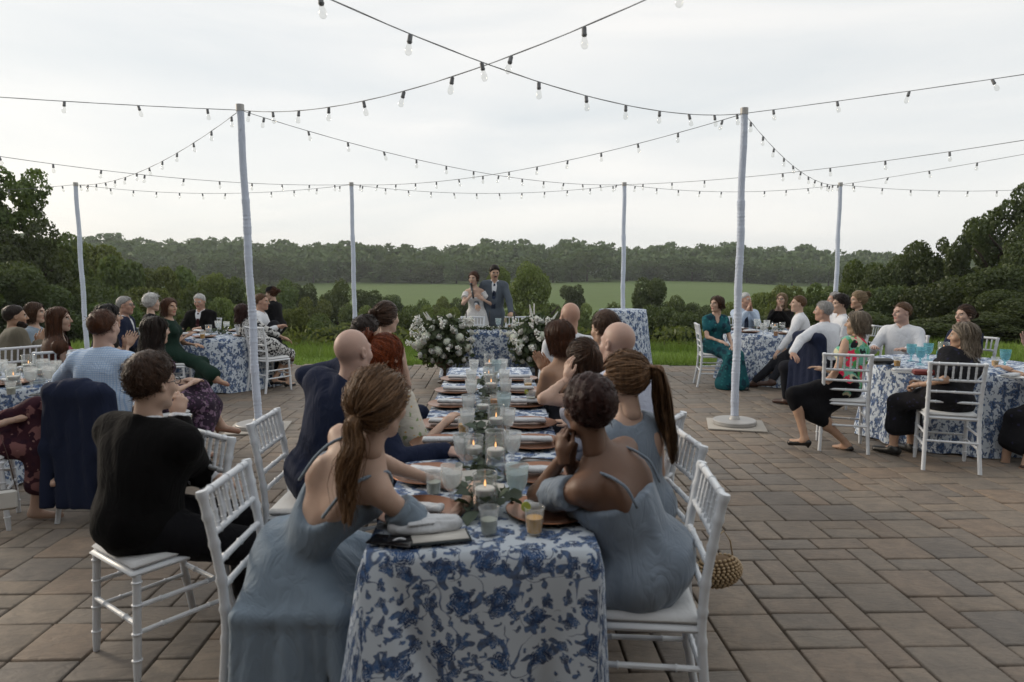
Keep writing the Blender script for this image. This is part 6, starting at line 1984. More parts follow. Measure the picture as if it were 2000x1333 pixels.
J = P_('S5', 'clapping guest, hands raised beside the leaning pole', (2085, 612), 7.35, 75, 'm', 'rosy', crop('grey'), lean=(4, 0), arms=(('px', 1996, 672, 7.2), ('px', 2002, 674, 7.3)), palms=(dict(dir=(-.4, .3, .8), back=(-1, 0, 0), pose='flat'), dict(dir=(-.4, .3, .8), back=(1, 0, 0), pose='flat')), wear=(('shirt', BSHIRT), ('trousers', CHAR)))
J = P_('S6', 'guest in grey with a forearm resting on the round table', (2072, 645), 5.95, 62, 'f', 'warm', ('long', 'brown', dict(line='f', len=.2)), lean=(4, 0), near=True, arms=(('px', 1972, 722, 6.15), ('px', 2010, 735, 5.9)), legs=(('px', 1962, 905, 5.9), ('px', 2000, 915, 5.7)), wear=(('top', GREYT, dict(sleeve=.6)), ('skirt', BLKD, dict(len=1.5, flare=.02)), ('shoes', BRSHOE)))
sit(J, CH_L + 'under the guest in grey', 0, .0)
for hx_, lb_ in ((922, 'behind the head table, on the bride\'s side'), (1010, 'behind the head table, on the groom\'s side')):
    p = D(hx_, 640, 11.62)
    chair(p[0], p[1], radians(180), CH_L + lb_)
if __name__ == '__main__':
    print('TRUNK', sorted(DEBUG))
# ------------------------------------------------------------------ things on the tables
GLASS = thin_glass('clear_glass', (.96, .97, .97), .95, .05, (.85, .88, .90)); ICEGLASS = thin_glass('pressed_glass', (.96, .97, .97), .95, .22, (.92, .94, .95)); AQUA = thin_glass('turquoise_glass', (.66, .86, .90), .95, .22, (.40, .70, .76)); PALEAQ = thin_glass('pale_aqua_glass', (.88, .93, .94), .95, .22, (.70, .79, .82))
PLASTIC = thin_glass('clear_plastic', (.95, .96, .96), .9, .15, (.88, .9, .92))
COPPER = plain('copper_charger', (.24, .105, .055), .30, .2, 6, .1, 60, .85)
LINEN = fabric('white_linen', (.62, .64, .67), .9, 600, .3); WAX = plain('white_wax', (.72, .71, .68), .45, .03, 8, 0, 1, 0, 0, .5, .2)
FLAME = emit('candle_flame', (1.0, .46, .16), 2.2)
JUICE = plain('orange_drink', (.85, .42, .03), .25, .05); BEER = plain('amber_drink', (.60, .22, .02), .25, .05); LEMON = plain('cloudy_drink', (.50, .52, .42), .3, .05); LIME = plain('lime_slice', (.36, .40, .06), .5, .2, 60)
WATER = thin_glass('iced_water', (.94, .95, .95), .8, .30, (.90, .92, .93)); CARD = plain('card', (.62, .60, .56), .7, .05); PHONE = plain('phone', (.008, .008, .01), .15, .02); INK = plain('grey_ink', (.22, .22, .25), .7, .05)
SILVER = plain('silver', (.55, .55, .54), .25, .05, 8, 0, 1, 1.0)
SLATE = plain('dark_plate', (.03, .028, .028), .35, .1)
def lathe_me(name, prof, mat, n=24): return shade_auto(MB().lathe(prof, n=n).mesh(name, mat), 35)
def goblet_meshes(mat):
    outer = [(.034, .0), (.036, .003), (.012, .008), (.008, .014), (.0085, .03), (.013, .036), (.0085, .042), (.012, .052), (.026, .062), (.036, .085), (.040, .115), (.0425, .150), (.0425, .153), (.0405, .153), (.0385, .115), (.0345, .086), (.024, .066), (.004, .06)]
    bands = []
    for r, z in outer: bands.append((r + (.0012 if .075 < z < .13 and int(z * 400) % 2 else 0), z))
    return lathe_me('glass_bowl', bands, mat), lathe_me('water', [(.003, .0615), (.023, .067), (.0335, .087), (.0372, .112), (.0385, .124), (0, .124)], WATER, 18)
GOB = {k: goblet_meshes(m) for k, m in (('clear', ICEGLASS), ('aqua', AQUA), ('pale', PALEAQ))}
def goblet(p, label, group, kind='clear', s=1.0):
    r = obj('water_goblet', None, None, p, random.uniform(0, 6), (s,) * 3, label, 'goblet', group)
    obj('glass_bowl', GOB[kind][0], r); obj('water', GOB[kind][1], r)
CUPG = lathe_me('cup_wall', [(.0, .002), (.026, .0), (.0265, .003), (.034, .085), (.0365, .088), (.0365, .092), (.034, .092), (.0325, .086), (.0255, .005), (0, .004)], PLASTIC)
def drink_me(m, h): return lathe_me('drink', [(0, .005), (.0250, .005), (.0252 + .085 * h, .005 + h), (0, .005 + h)], m, 18)
DR = {('juice', .035): drink_me(JUICE, .050), ('beer', .06): drink_me(BEER, .06), ('lemon', .045): drink_me(LEMON, .045)}
_lm = MB().lathe([(0, -.003), (.026, -.003), (.028, 0), (.026, .003), (0, .003)], n=16); LIME_ME = shade_auto(_lm.mesh('lime_slice', LIME))
def cup(p, drink, label, group, lime=False, s=1.0):
    r = obj('plastic_cup', None, None, p, random.uniform(0, 6), (s,) * 3, label, 'cup', group)
    obj('cup_wall', CUPG, r); obj('drink', DR[drink], r)
    if lime: obj('lime_slice', LIME_ME, r, (-.030, .0, .088), (1.3, .3, .4), .62)
CHG = lathe_me('charger_plate', [(0, .004), (.10, .003), (.105, .003), (.150, .012), (.163, .015), (.165, .013), (.150, .006), (.105, -.003), (0, -.003)], COPPER, 40)
def charger(p, label, group): obj('charger_plate', CHG, None, (p[0], p[1], p[2] + .003), random.uniform(0, 6), None, label, 'plate', group)
def napkin_mesh(seed, L=.215, W=.085):
    rs = np.random.default_rng(seed)
    f = Field((-L / 2 - .03, -W / 2 - .03, -.01), (L / 2 + .03, W / 2 + .03, .06), .006)
    f.cone((-L / 2 + .02, -W * .18, .014), (L / 2 - .02, -W * .18, .013), .013, .013, .012)
    f.cone((-L / 2 + .02, W * .12, .015), (L / 2 - .02, W * .1, .013), .014, .013, .012)
    f.cone((-L / 2 + .02, W * .38, .010), (L / 2 - .02, W * .36, .010), .010, .010, .012)
    f.cut((-L / 2 + .008, 0, 0), (-1, .1, 0)); f.cut((L / 2 - .008, 0, 0), (1, .12, .1)); f.cut((0, 0, .001), (0, 0, -1), .003)
    f.ruffle(.0022, 60, seed, (1, 2, 1))
    v, q = f.mesh()
    return make_mesh('napkin', v, q, LINEN)
NAPS = [napkin_mesh(i) for i in range(4)]
def napkin(p, rz, label, group, k=0): obj('linen_napkin', NAPS[k % 4], None, p, rz, None, label, 'napkin', group)
def hurricane(p, h, lit, label, group, rad=.045):
    r = obj('candle_cylinder', None, None, p, 0, None, label, 'vase', group)
    w_ = .003
    obj('glass_wall', lathe_me('glass_wall', [(0, .004), (rad - w_, .004), (rad - w_, h), (rad - .0008, h + .002), (rad, h), (rad, 0), (0, 0)], GLASS, 32), r)
    obj('rim', MB().tube(np.array([(rad * .97 * cos(a), rad * .97 * sin(a), h) for a in np.linspace(0, 2 * pi, 33)]), .0022, 6, False).mesh('rim', GLASS), r)
    wl = h * .52
    obj('water', lathe_me('water', [(0, .006), (rad - .005, .006), (rad - .005, wl), (0, wl)], thin_glass('still_water', (.93, .95, .95), .8), 24), r)
    c = obj('floating_candle', lathe_me('floating_candle', [(0, wl - .012), (rad * .62, wl - .010), (rad * .82, wl + .008), (rad * .84, wl + .020), (rad * .74, wl + .024), (rad * .2, wl + .021), (0, wl + .021)], WAX, 24), None, p, 0, None, 'white floating candle inside ' + label[0:1].lower() + label[1:], 'candle', 'floating candles')
    if len(c['label'].split()) > 16: c['label'] = 'white floating candle inside a glass cylinder'
    obj('wick', MB().tube([(0, 0, wl + .02), (.001, 0, wl + .03)], .0011, 5).mesh('wick', PHONE), c)
    if lit: obj('flame', lathe_me('flame', [(0, wl + .027), (.003, wl + .032), (.0038, wl + .037), (.0024, wl + .046), (0, wl + .055)], FLAME, 10), c)
gL, gN, gG, gC, gH = 'charger plates on the long table', 'napkins on the long table', 'water goblets on the long table', 'plastic cups on the long table', 'candle cylinders down the long table'
al = [.33, .80, 1.36, 1.82, 2.44, 2.98, 3.56]
def off(y): return y
for i, t in enumerate(al):
    for s_ in (-1, 1):
        if s_ < 0 and i == 2: ax_ = -.235
        else: ax_ = s_ * .245
        p = LT(ax_, t)
        charger(p, 'round copper charger plate with a folded napkin on the long table', gL)
        rz = LT_ANG + s_ * .12 + random.uniform(-.2, .2)
        napkin(p + np.array([0, 0, .014]), rz, 'folded white napkin lying on a copper charger', gN, i)
        q = LT(s_ * (.115 + random.uniform(-.01, .02)), t + .14 + random.uniform(-.04, .05))
        if not (s_ > 0 and i in (0, 3)): goblet(q, 'stemmed pressed glass of iced water on the long table', gG)
        cd_ = LT(s_ * .33, t - .12)
goblet(LT(.125, .40), 'pale blue stemmed glass of iced water beside the woman with clasped hands', None, 'pale', 1.06)
goblet(LT(.10, 1.98), 'pale blue stemmed glass in the middle of the long table', None, 'pale', 1.06)
goblet(LT(.06, 3.60), 'pale blue stemmed glass at the far end of the long table', None, 'pale', 1.06)
cup(LT(-.205, .56), ('lemon', .045), 'clear plastic cup with a cloudy drink and a mint sprig beyond the near charger', None)
cup(LT(.02, .13), ('lemon', .045), 'clear plastic cup of pale lemonade in front of the nearest candle cylinder', None)
cup(LT(.175, .13), ('juice', .035), 'clear plastic cup of orange drink with a lime slice by the table end', None, True)
cup(LT(-.13, 1.60), ('juice', .035), 'clear plastic cup of orange juice set on a charger by the floral sleeve', None)
cup(LT(.30, 3.02), ('juice', .035), 'clear plastic cup of orange juice by the clapping hands', None)
cup(LT(.085, 1.62), ('beer', .06), 'clear plastic cup of amber beer behind a candle cylinder', None)
cup(LT(.045, 2.30), ('beer', .06), 'clear plastic cup of amber beer beside the pale blue glass', None)
cup(LT(.29, 2.45), ('lemon', .045), 'clear plastic cup with a lime wedge near the propped arm', None, True)
for k, (ac, t, h, lit) in enumerate([(.005, .30, .16, True), (.045, .76, .21, True), (-.055, .92, .15, True), (.05, 1.44, .19, True), (-.03, 1.98, .13, False), (.02, 2.55, .21, True), (.0, 3.10, .17, True), (.0, 3.62, .21, True)]):
    hurricane(LT(ac, t), h, lit, 'clear glass cylinder with a floating candle among the eucalyptus', gH)
for k, (ac, t, rz) in enumerate([(-.075, .63, .3), (.02, .47, -.5), (-.02, 1.62, .2)]):
    pc = obj('place_card', None, None, LT(ac, t), LT_ANG + rz, None, ['white folded place card leaning on the eucalyptus', 'white folded place card beside the nearest candle', 'white printed card in the middle of the garland'][k], 'card')
    obj('card_face', MB().raw(np.array([(-.05, 0, 0), (.05, 0, 0), (.05, .03, .065), (-.05, .03, .065), (.05, .06, 0), (-.05, .06, 0)]), [(0, 1, 2, 3), (3, 2, 4, 5)]).mesh('card_face', CARD, False), pc)
    bq = MB()
    for j in range(4): bq.box((0, .0095 + .006 * j - .0012, .018 + .012 * j), (.06 - .012 * (j % 2), .0008, .003))
    obj('lettering', bq.mesh('lettering', INK, False), pc)
for k, (ac, t, lb_) in enumerate([(-.30, .06, 'black phone lying beside the pleated white clutch'), (.24, 1.02, 'black phone on the table by the clasped hands')]):
    obj('phone', shade_auto(MB().box((0, 0, .005), (.076, .155, .009), bev=.004).mesh('phone', PHONE)), None, LT(ac, t), LT_ANG + 1.3, None, lb_, 'phone')
mn = obj('menu_booklet', None, None, LT(-.145, .085), LT_ANG + .22, None, 'open dark booklet with cream pages beside the white clutch', 'booklet')
obj('cover', MB().box((0, 0, .005), (.20, .10, .008)).mesh('cover', plain('dark_cover', (.03, .04, .045), .5), False), mn); obj('page', MB().box((.0, .0, .0105), (.185, .088, .002)).mesh('page', CARD, False), mn)
def clutch():
    f = Field((-.15, -.09, -.01), (.15, .09, .07), .006)
    f.ell((0, 0, .024), (.125, .062, .026), k=.01); f.cone((-.10, -.02, .03), (.10, -.02, .032), .022, .022, .02); f.cone((-.10, .025, .022), (.10, .025, .022), .02, .02, .02)
    f.cut((0, 0, .001), (0, 0, -1), .004); f.ruffle(.003, 55, 5, (.4, 3, 1))
    v, q = f.mesh()
    r = obj('clutch_bag', None, None, LT(-.20, .15), LT_ANG + .18, None, 'pleated white clutch bag with a wrist loop at the table end', 'bag')
    obj('pouch', make_mesh('pouch', v, q, LINEN), r); obj('flap_band', shade_auto(MB().box((-.02, -.005, .048), (.09, .105, .012), .1, bev=.005).mesh('flap_band', LINEN)), r)
    a = np.linspace(0, 2 * pi, 30)
    loop = np.stack([-.09 + .032 * np.sin(a), -.075 - .045 * (1 - np.cos(a)) * .5, .012 - .05 * (1 - np.cos(a)) * .5 * 1.0], 1)
    obj('wrist_loop', MB().tube(loop, .004, 6, False).mesh('wrist_loop', LINEN), r)
clutch()
# eucalyptus down the middle
EUC = leafy('eucalyptus_leaf', (.045, .062, .045), (.115, .140, .105), .15, .6, 9)
def leaf_me(seed):
    rs = random.Random(seed)
    L, W = .052, .040
    P = [(0, 0, 0), (L * .3, -W * .42, .006), (L * .3, 0, .0), (L * .3, W * .42, .006), (L * .72, -W * .46, .004), (L * .72, 0, -.002), (L * .72, W * .46, .004), (L, 0, -.008)]
    Fc = [(0, 1, 2), (0, 2, 3), (1, 4, 5, 2), (2, 5, 6, 3), (4, 7, 5), (5, 7, 6)]
    return make_mesh('leaf', np.array(P), Fc, EUC)
LEAFM = [leaf_me(i) for i in range(3)]
gr = obj('eucalyptus_garland', None, None, LT(0, 0), LT_ANG, None, 'eucalyptus garland running down the middle of the long table', 'garland')
rs_ = random.Random(3)
stem = MB()
for st_ in range(9):
    t0 = .30 + st_ * .37
    stem.tube([(rs_.uniform(-.06, .06), t0 + .1 * j, .010 + .012 * sin(j * 1.2 + st_)) for j in range(5)], .0025, 5)
obj('stem', stem.mesh('stem', plain('stem', (.09, .07, .045), .8)), gr)
for k in range(285):
    t = .28 + 3.25 * (k / 285) ** 1.25
    dens_ = rs_.gauss(0, .042)
    obj('leaf', LEAFM[k % 3], gr, (max(-.10, min(.10, dens_)), t + rs_.uniform(-.03, .03), .012 + abs(rs_.gauss(0, .022))), (rs_.uniform(-.7, .7), rs_.uniform(-.9, .4), rs_.uniform(0, 6.28)), rs_.uniform(.95, 1.6))
# cutlery glints beside the chargers
KN = MB().box((0, 0, .002), (.018, .20, .003), bev=.001); KN_ME = KN.mesh('knife', SILVER)
for i, t in enumerate(al):
    obj('table_knife', KN_ME, None, LT(.245, t + .19), LT_ANG + 1.5 + .1 * (i % 3), None, 'silver knife beside a copper charger on the long table', 'knife', 'knives on the long table')
# ---- round tables
def on(tb, dx, dy, z=0.0): return np.array([tb[0] + dx, tb[1] + dy, tb[2] + .006 + z])
def at_px(tb, px, py): 
    g = G(px, py, tb[2] + .006); return np.array([g[0], g[1], tb[2] + .006])
for i, (px, py, k) in enumerate([(1838, 722, 'aqua'), (1797, 712, 'aqua'), (1779, 705, 'aqua'), (1812, 703, 'aqua'), (1962, 718, 'aqua')]):
    goblet(at_px(TR1, px, py), 'turquoise stemmed goblet on the round table beside the black dress', 'turquoise goblets', k, 1.12)
cup(at_px(TR1, 1752, 716), ('juice', .035), 'plastic cup of orange drink beside the turquoise goblets', None); cup(at_px(TR1, 1943, 716), ('juice', .035), 'plastic cup of orange drink behind the long grey-blonde hair', None)
hurricane(at_px(TR1, 1842, 700), .17, True, 'glass cylinder with a lit candle on the turquoise goblets\' table', None, .055)
obj('evening_bag', shade_auto(MB().box((0, 0, .03), (.21, .11, .06), bev=.02).mesh('evening_bag', BKSHOE)), None, at_px(TR1, 1722, 712), .2, None, 'black evening bag beside the tropical print top', 'bag')
obj('evening_bag', shade_auto(MB().box((0, 0, .025), (.18, .09, .05), bev=.012).mesh('evening_bag', plain('dusty_red_leather', (.22, .045, .04), .5))), None, at_px(TR1, 1805, 733), -.3, None, 'dusty red wallet in front of the woman in the black dress', 'bag')
for k, (px, py) in enumerate([(1765, 728), (1975, 738), (1868, 712)]):
    obj('side_plate', lathe_me('side_plate', [(0, .002), (.07, .002), (.10, .010), (.102, .008), (.07, -.002), (0, -.002)], plain('white_china', (.7, .7, .69), .25), 28), None, at_px(TR1, px, py) + np.array([0, 0, .002]), 0, None, 'white side plate on the turquoise goblets\' table', 'plate', 'plates on the round tables')
    napkin(at_px(TR1, px, py) + np.array([0, 0, .012]), .5 * k, 'white napkin on a plate at the turquoise goblets\' table', 'napkins on the round tables', k)
for i, (px, py) in enumerate([(22, 752), (62, 760), (98, 757), (85, 740), (5, 742), (110, 744)]):
    goblet(at_px(TL1, px, py), 'stemmed glass of iced water near the checked shirt', 'goblets near the checked shirt', 'clear', 1.1)
for k, (px, py, h) in enumerate([(28, 760, .15), (58, 742, .21), (76, 748, .17)]): hurricane(at_px(TL1, px, py), h, k != 2, 'glass candle cylinder on the table beside the checked shirt', 'candle cylinders near the checked shirt', .05)
cup(at_px(TL1, 117, 762), ('juice', .035), 'plastic cup of orange drink beside the checked shirt', None, False, 1.05); cup(at_px(TL1, 22, 771), ('lemon', .045), 'plastic cup of cloudy drink with mint above the burgundy skirt', None); cup(at_px(TL1, 132, 748), ('lemon', .045), 'plastic cup with a lime slice touching the checked sleeve', None, True)
obj('phone', shade_auto(MB().box((0, 0, .005), (.078, .16, .009), bev=.004).mesh('phone', PHONE)), None, at_px(TL1, 84, 772), -1.3, None, 'black phone at the edge of the table by the checked shirt', 'phone')
for i, (px, py) in enumerate([(426, 648), (443, 650), (413, 642)]): goblet(at_px(TL2, px, py), 'stemmed water glass before the grey-haired man in black', 'goblets of the man in black', 'clear', 1.1)
hurricane(at_px(TL2, 408, 655), .15, True, 'glass candle cylinder before the grey-haired man in black', None); cup(at_px(TL2, 396, 662), ('juice', .035), 'plastic cup of orange drink by the wrist corsage', None, False, 1.1)
for i, (px, py) in enumerate([(1478, 645), (1497, 648), (1490, 655)]): goblet(at_px(TR2, px, py), 'stemmed water glass before the clapping man in a tie', 'goblets of the man in a tie', 'clear', 1.15)
for k, (px, py) in enumerate([(1513, 650), (1527, 648)]): hurricane(at_px(TR2, px, py), .14, k == 0, 'glass candle cylinder beside the blonde with glasses', 'candle cylinders by the blonde with glasses')
cup(at_px(TR2, 1515, 657), ('beer', .06), 'plastic cup of dark drink by the white sleeve', None)
for tb, nm, n in ((TL1, 'checked shirt', 6), (TL2, 'grey-haired man in black', 6), (TR2, 'woman in teal', 6)):
    for k in range(n):
        a = k * 2 * pi / n + .5
        charger(on(tb, .54 * cos(a), .54 * sin(a)), 'copper charger on the round table by the ' + nm, 'chargers by the ' + nm)
        napkin(on(tb, .54 * cos(a), .54 * sin(a), .014), a, 'white napkin on a charger by the ' + nm, 'napkins by the ' + nm, k)
    bq = obj('table_greenery', None, None, on(tb, 0, 0), 0, None, 'low eucalyptus centrepiece on the round table by the ' + nm, 'greenery')
    for k in range(46): obj('leaf', LEAFM[k % 3], bq, (rs_.gauss(0, .09), rs_.gauss(0, .09), .015 + abs(rs_.gauss(0, .03))), (rs_.uniform(-.8, .8), rs_.uniform(-.9, .5), rs_.uniform(0, 6.28)), rs_.uniform(.9, 1.5))
# ---- head table
def HT(dx, dy, z=0.0): return np.array([HTC[0] + dx, HTC[1] + dy, TH + .011 + z])
for dx, lb_, dark in ((-.44, 'dark taper candle on the head table beside the bride', 1), (-.06, 'dark taper candle between the bride and the groom', 1), (.34, 'dark taper candle before the groom\'s hand', 1), (.66, 'white taper candle at the flower end of the head table', 0)):
    r = obj('taper_candle', None, None, HT(dx, -.12), 0, None, lb_, 'candle')
    obj('holder', lathe_me('holder', [(0, 0), (.04, 0), (.04, .006), (.008, .012), (.007, .06 if dark else .16), (.014, .07 if dark else .17), (.014, .085 if dark else .185), (0, .085 if dark else .185)], DARKM if dark else SILVER, 14), r)
    z0 = .085 if dark else .185
    obj('wax', lathe_me('wax', [(0, z0), (.011, z0), (.0105, z0 + (.20 if dark else .22)), (.003, z0 + (.21 if dark else .23)), (0, z0 + (.215 if dark else .235))], plain('dark_wax', (.03, .03, .04), .5) if dark else WAX, 12), r)
goblet(HT(.08, -.08), 'blue water goblet before the groom on the head table', None, 'pale', 1.15); goblet(HT(.50, -.05), 'clear water goblet by the groom\'s hand on the head table', None, 'clear', 1.15)
fl = obj('champagne_flute', None, None, HT(.20, -.16), 0, None, 'champagne flute on the head table before the groom', 'glass')
obj('glass_bowl', lathe_me('glass_bowl', [(.03, 0), (.03, .003), (.004, .008), (.0035, .08), (.014, .10), (.022, .14), (.021, .21), (.0195, .21), (.02, .14), (.003, .10)], GLASS, 16), fl); obj('drink', lathe_me('drink', [(.003, .102), (.012, .108), (.019, .14), (.0188, .19), (0, .19)], plain('champagne', (.62, .48, .30), .3), 14), fl)
cup(HT(.27, -.18), ('beer', .06), 'orange drink in a plastic cup on the head table', None, False, 1.1)
obj('glass_card', shade_auto(MB().box((0, 0, .07), (.09, .006, .12), bev=.002).mesh('glass_card', CARD)), None, HT(-.36, -.1), .1, None, 'small white card standing before the bride', 'card')
# ---- flowers
PETAL = plain('white_petal', (.78, .79, .75), .6, .08, 40, 0, 1, 0, 0, .3, .1); PETAL2 = plain('cream_petal', (.70, .74, .64), .6, .1, 40, 0, 1, 0, 0, .3, .1); FGREEN = leafy('bouquet_leaf', (.032, .052, .024), (.095, .130, .060), .2, .6, 6)
def rose_me(seed, petals=20):
    rs = random.Random(seed)
    b = MB().ball((0, 0, .3), (.42, .42, .5), 8, 6)
    for k in range(petals):
        a = k * 2.4 + rs.uniform(-.2, .2); t = k / petals
        r0 = .25 + .72 * t; h_ = .75 - .62 * t
        w_ = .34 + .25 * t
        c, s_ = cos(a), sin(a)
        def pt(rr, z, la): return (rr * c - la * s_, rr * s_ + la * c, z)
        P = [pt(r0 * .55, h_ - .62, -w_ * .5), pt(r0 * .62, h_ - .66, 0), pt(r0 * .55, h_ - .62, w_ * .5), pt(r0 * .86, h_ - .1, -w_), pt(r0 * 1.05, h_ - .12, 0), pt(r0 * .86, h_ - .1, w_), pt(r0 * .95, h_ + .16, -w_ * .65), pt(r0 * 1.16, h_ + .14, 0), pt(r0 * .95, h_ + .16, w_ * .65)]
        b.raw(np.array(P), [(0, 1, 4, 3), (1, 2, 5, 4), (3, 4, 7, 6), (4, 5, 8, 7)])
    return b
def flower_me(kind, seed):
    rs = random.Random(seed)
    if kind == 'rose': return rose_me(seed).mesh('rose', PETAL)
    b = MB()
    if kind == 'hydrangea':
        for k in range(60):
            z = 1 - 1.5 * (k + .5) / 60; r_ = sqrt(max(0, 1 - z * z)); a = k * 2.4
            c = np.array([r_ * cos(a), r_ * sin(a), z])
            for j in range(4):
                t = j * pi / 2 + a
                u_ = nrmz(np.cross(c, (0.2, .3, 1))); v_ = np.cross(c, u_)
                e = c * 1.02 + .16 * (u_ * cos(t) + v_ * sin(t))
                s1 = .07 * (-u_ * sin(t) + v_ * cos(t))
                b.raw(np.array([c * .98, e * .98 + s1, e * 1.05 + .09 * (u_ * cos(t) + v_ * sin(t)), e * .98 - s1]), [(0, 1, 2, 3)])
        b.ball((0, 0, 0), .88, 10, 7)
        return b.mesh('hydrangea', PETAL2)
    if kind == 'spike':
        for k in range(46):
            z = 4.4 * k / 46; r_ = .42 * (1 - .72 * k / 46); a = k * 2.4
            b.ball((r_ * cos(a), r_ * sin(a), z), .26 * (1 - .55 * k / 46), 6, 4)
        b.m = 1; b.tube([(0, 0, -2.5), (0, 0, 4.3)], .07, 5)
        return b.mesh('flower_spike', [PETAL, FGREEN])
    for k in range(26):                      # loose little blossoms on a twig
        a = rs.uniform(0, 6.28); t = rs.random()
        b.ball((.8 * rs.gauss(0, .5) * t, .8 * rs.gauss(0, .5) * t, 2.6 * t), rs.uniform(.13, .24), 6, 4)
    b.m = 1; b.tube([(0, 0, -1.2), (.1, 0, 1), (0, .1, 2.5)], .05, 5)
    return b.mesh('blossom_twig', [PETAL, FGREEN])
FLW = {k: [flower_me(k, i) for i in range(2)] for k in ('rose', 'hydrangea', 'spike', 'twig')}
URNM = plain('bronze_urn', (.10, .065, .042), .35, .2, 12, .2, 40, .7)
def arrangement(px, y, label, seed, mir):
    rs = random.Random(seed)
    c = D(px, 655, y)
    r = obj('flower_arrangement', None, None, (c[0], y, .0045), 0, None, label, 'flowers')
    obj('urn', lathe_me('urn', [(0, 0), (.11, 0), (.115, .02), (.07, .035), (.028, .06), (.022, .18), (.035, .21), (.05, .22), (.11, .25), (.155, .31), (.165, .37), (.17, .375), (.16, .38), (.10, .36), (0, .35)], URNM, 30), r)
    core = np.array([0, 0, .60])
    n = 2600
    q = np.random.default_rng(seed)
    dv = q.normal(size=(n, 3)); dv /= np.linalg.norm(dv, axis=1)[:, None]
    dv[:, 2] = np.where(dv[:, 2] < -.8, -dv[:, 2], dv[:, 2])
    pts = core + dv * np.array([.42, .38, .42]) * (q.random(n) ** .4)[:, None] * q.uniform(.75, 1.15, (n, 1))
    V, Fq = leaf_quads(pts, dv, .055, q, 1.7)
    obj('foliage', make_mesh('foliage', V, Fq, FGREEN, False), r, kind='stuff')
    def put(kind, d, rad, s_):
        d = nrmz(d); p = core + d * np.array([.43, .38, .42]) * rad
        o = obj(kind if kind != 'twig' else 'blossom_twig', FLW[{'rose': 'rose', 'hydrangea': 'hydrangea', 'flower_spike': 'spike', 'twig': 'twig'}[kind]][rs.randint(0, 1)], r, p, None, s_)
        o.rotation_euler = Vector(d * np.array([1, 1, 1 if kind in ('rose', 'hydrangea') else 1.0])).to_track_quat('Z', 'Y').to_euler()
    for k in range(50):
        a = k * 2.4 + seed; z = 1 - 1.75 * (k + .5) / 50; rr = sqrt(max(0, 1 - z * z))
        put('rose', (rr * cos(a), rr * sin(a), z), rs.uniform(.85, 1.08), rs.uniform(.040, .058))
    for k in range(6):
        a = k * 1.05 + .3; put('hydrangea', (cos(a), -abs(sin(a)) - .2, rs.uniform(-.3, .45)), .93, rs.uniform(.055, .075))
    for k in range(2): put('flower_spike', (mir * rs.uniform(-.5, .9), rs.uniform(-.5, .4), rs.uniform(.8, 1.2)), 1.05, rs.uniform(.030, .042))
    for k in range(24):
        a = rs.uniform(0, 6.28); put('twig', (cos(a), -abs(sin(a)) * .8, rs.uniform(-.1, 1.0)), 1.0, rs.uniform(.05, .075))
arrangement(868, 10.35, 'tall white rose arrangement in a bronze urn on the bride\'s side of the head table', 3, -1)
arrangement(1048, 10.45, 'white rose arrangement in a bronze urn on the groom\'s side of the head table', 8, 1)
# small white flowers along the head table
gr2 = obj('flower_runner', None, None, HT(0, -.24), 0, None, 'runner of small white blossoms along the front of the head table', 'garland')
qv = np.random.default_rng(2)
ptsr = np.stack([qv.uniform(-.68, .68, 420), qv.normal(0, .03, 420), np.abs(qv.normal(0, .018, 420)) + .01], 1)
V, Fq = leaf_quads(ptsr, qv.normal(size=ptsr.shape), .035, qv)
obj('foliage', make_mesh('foliage', V, Fq, FGREEN, False), gr2, kind='stuff')
for k in range(44): obj('rose' if k % 3 == 0 else 'blossom_twig', FLW['rose' if k % 3 == 0 else 'twig'][k % 2], gr2, (-.66 + 1.32 * k / 43 + rs_.uniform(-.02, .02), rs_.uniform(-.04, .03), .022), (rs_.uniform(-1.2, 1.2), rs_.uniform(-1.2, 1.2), 0), .022 if k % 3 == 0 else .02)
# ---- jackets on chair backs, bags
def hung_jacket(ch, label, low=.18, seed=1, wide=.21):
    f = Field((-.36, -.46, .05), (.36, -.05, 1.08), .011)
    f.cone((-.17, -.255, .90), (.17, -.255, .90), .046, .046, .04)
    for sx in (-1, 1):
        f.cone((sx * .17, -.26, .88), (sx * wide, -.285, .52), .045, .036, .06); f.cone((sx * wide, -.285, .52), (sx * (wide + .01), -.315, low + .04), .036, .036, .05)
        f.cone((sx * .2, -.23, .87), (sx * .245, -.22, .42), .040, .030, .03)
    f.cone((0, -.275, .86), (0, -.30, low + .05), .04, .035, .09); f.cone((-.1, -.275, .86), (-.1, -.30, low), .04, .034, .09); f.cone((.1, -.275, .86), (.1, -.30, low + .02), .04, .034, .09)
    f.cone((-.05, -.25, .925), (.05, -.25, .925), .05, .05, .05)
    f.cut((0, 0, low), (0, -.1, -1)); f.ruffle(.006, 24, seed, (1, 1, .3))
    v, q = f.mesh()
    o = obj('suit_jacket', make_mesh('suit_jacket', v, q, NAVY), None, ch.location, ch.rotation_euler.z, None, label, 'jacket')
hung_jacket(CA, 'navy suit jacket hung over the chair of the man in the checked shirt', .10, 2); hung_jacket(CR5, 'navy suit jacket hung over the chair beside the grey-haired man', .12, 3)
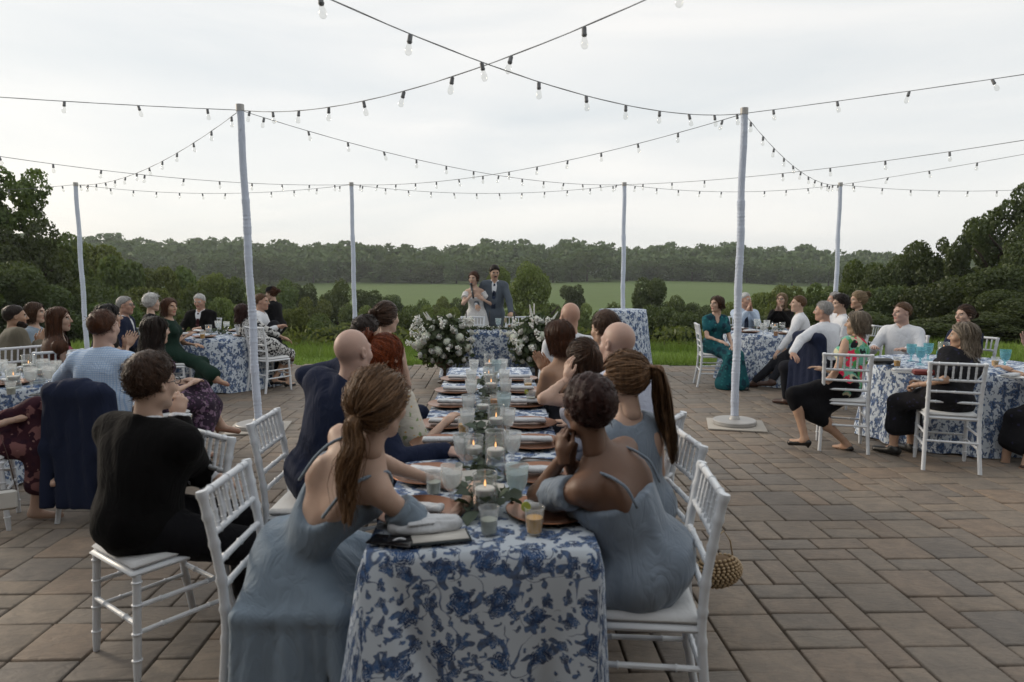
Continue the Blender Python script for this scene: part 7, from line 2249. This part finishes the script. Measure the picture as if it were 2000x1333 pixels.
def beaded_bag(ch):
    M4 = Matrix.Translation(ch.location) @ Matrix.Rotation(ch.rotation_euler.z, 4, 'Z')
    p = G(1403, 1118, .36)
    r = obj('beaded_bag', None, None, (p[0], p[1], .31), .3, (1.2, 1, .95), 'beaded tan handbag hanging from the chair of the woman with clasped hands', 'bag')
    BEAD = plain('tan_bead', (.42, .30, .17), .4, .2, 30)
    obj('lining', MB().ball((0, 0, .06), (.085, .055, .07), 14, 10).mesh('lining', plain('bag_lining', (.16, .10, .05), .8)), r)
    b = MB()
    for i in range(11):
        z = -.95 + 1.75 * i / 10; rr = sqrt(max(0.02, 1 - z * z)); n = max(6, int(30 * rr))
        for j in range(n):
            a = (j + .5 * (i % 2)) * 2 * pi / n
            b.ball((.09 * rr * cos(a), .06 * rr * sin(a), .06 + .075 * z), .0078, 6, 4)
    obj('beads', b.mesh('beads', BEAD), r)
    obj('strap', MB().tube([(-.06, 0, .11), (-.05, -.01, .2), (0.0, -.03, .26), (.04, -.01, .2), (.06, 0, .11)], .003, 5).mesh('strap', BEAD), r)
beaded_bag(CQ1)
p = D(6, 985, 4.1)
wb = obj('shoulder_bag', None, None, (p[0], p[1], .20), .5, (.8, .8, .8), 'small white shoulder bag hanging from the chair of the woman in burgundy', 'bag')
obj('pouch', shade_auto(MB().box((0, 0, .08), (.19, .05, .16), bev=.02).mesh('pouch', plain('white_leather', (.58, .57, .54), .5, .06))), wb); obj('strap', MB().tube([(-.09, 0, .15), (-.07, .02, .4), (0, .05, .62), (.05, .02, .4), (.09, 0, .15)], .004, 5).mesh('strap', BRSHOE), wb)
mc = obj('microphone', None, None, (0, 0, 0), None, None, 'black handheld microphone at the bride\'s mouth', 'microphone')
B_ = PEOPLE['bride']
W = B_['Rw'] @ (B_['A'][1][2] + np.array([0, .06, .02])) + np.array([B_['pos'][0], B_['pos'][1], 0])
tgt = B_['Rw'] @ (B_['Hc'] + B_['Rh'] @ np.array([0, .125, -.075])) + np.array([B_['pos'][0], B_['pos'][1], 0])
dm = nrmz(tgt - W)
obj('handle', MB().tube([W - dm * .12, W, tgt - dm * .04], [.017, .019, .024], 10).mesh('handle', PHONE), mc); obj('grille', MB().ball(tgt - dm * .02, .027, 12, 8).mesh('grille', DARKM), mc)
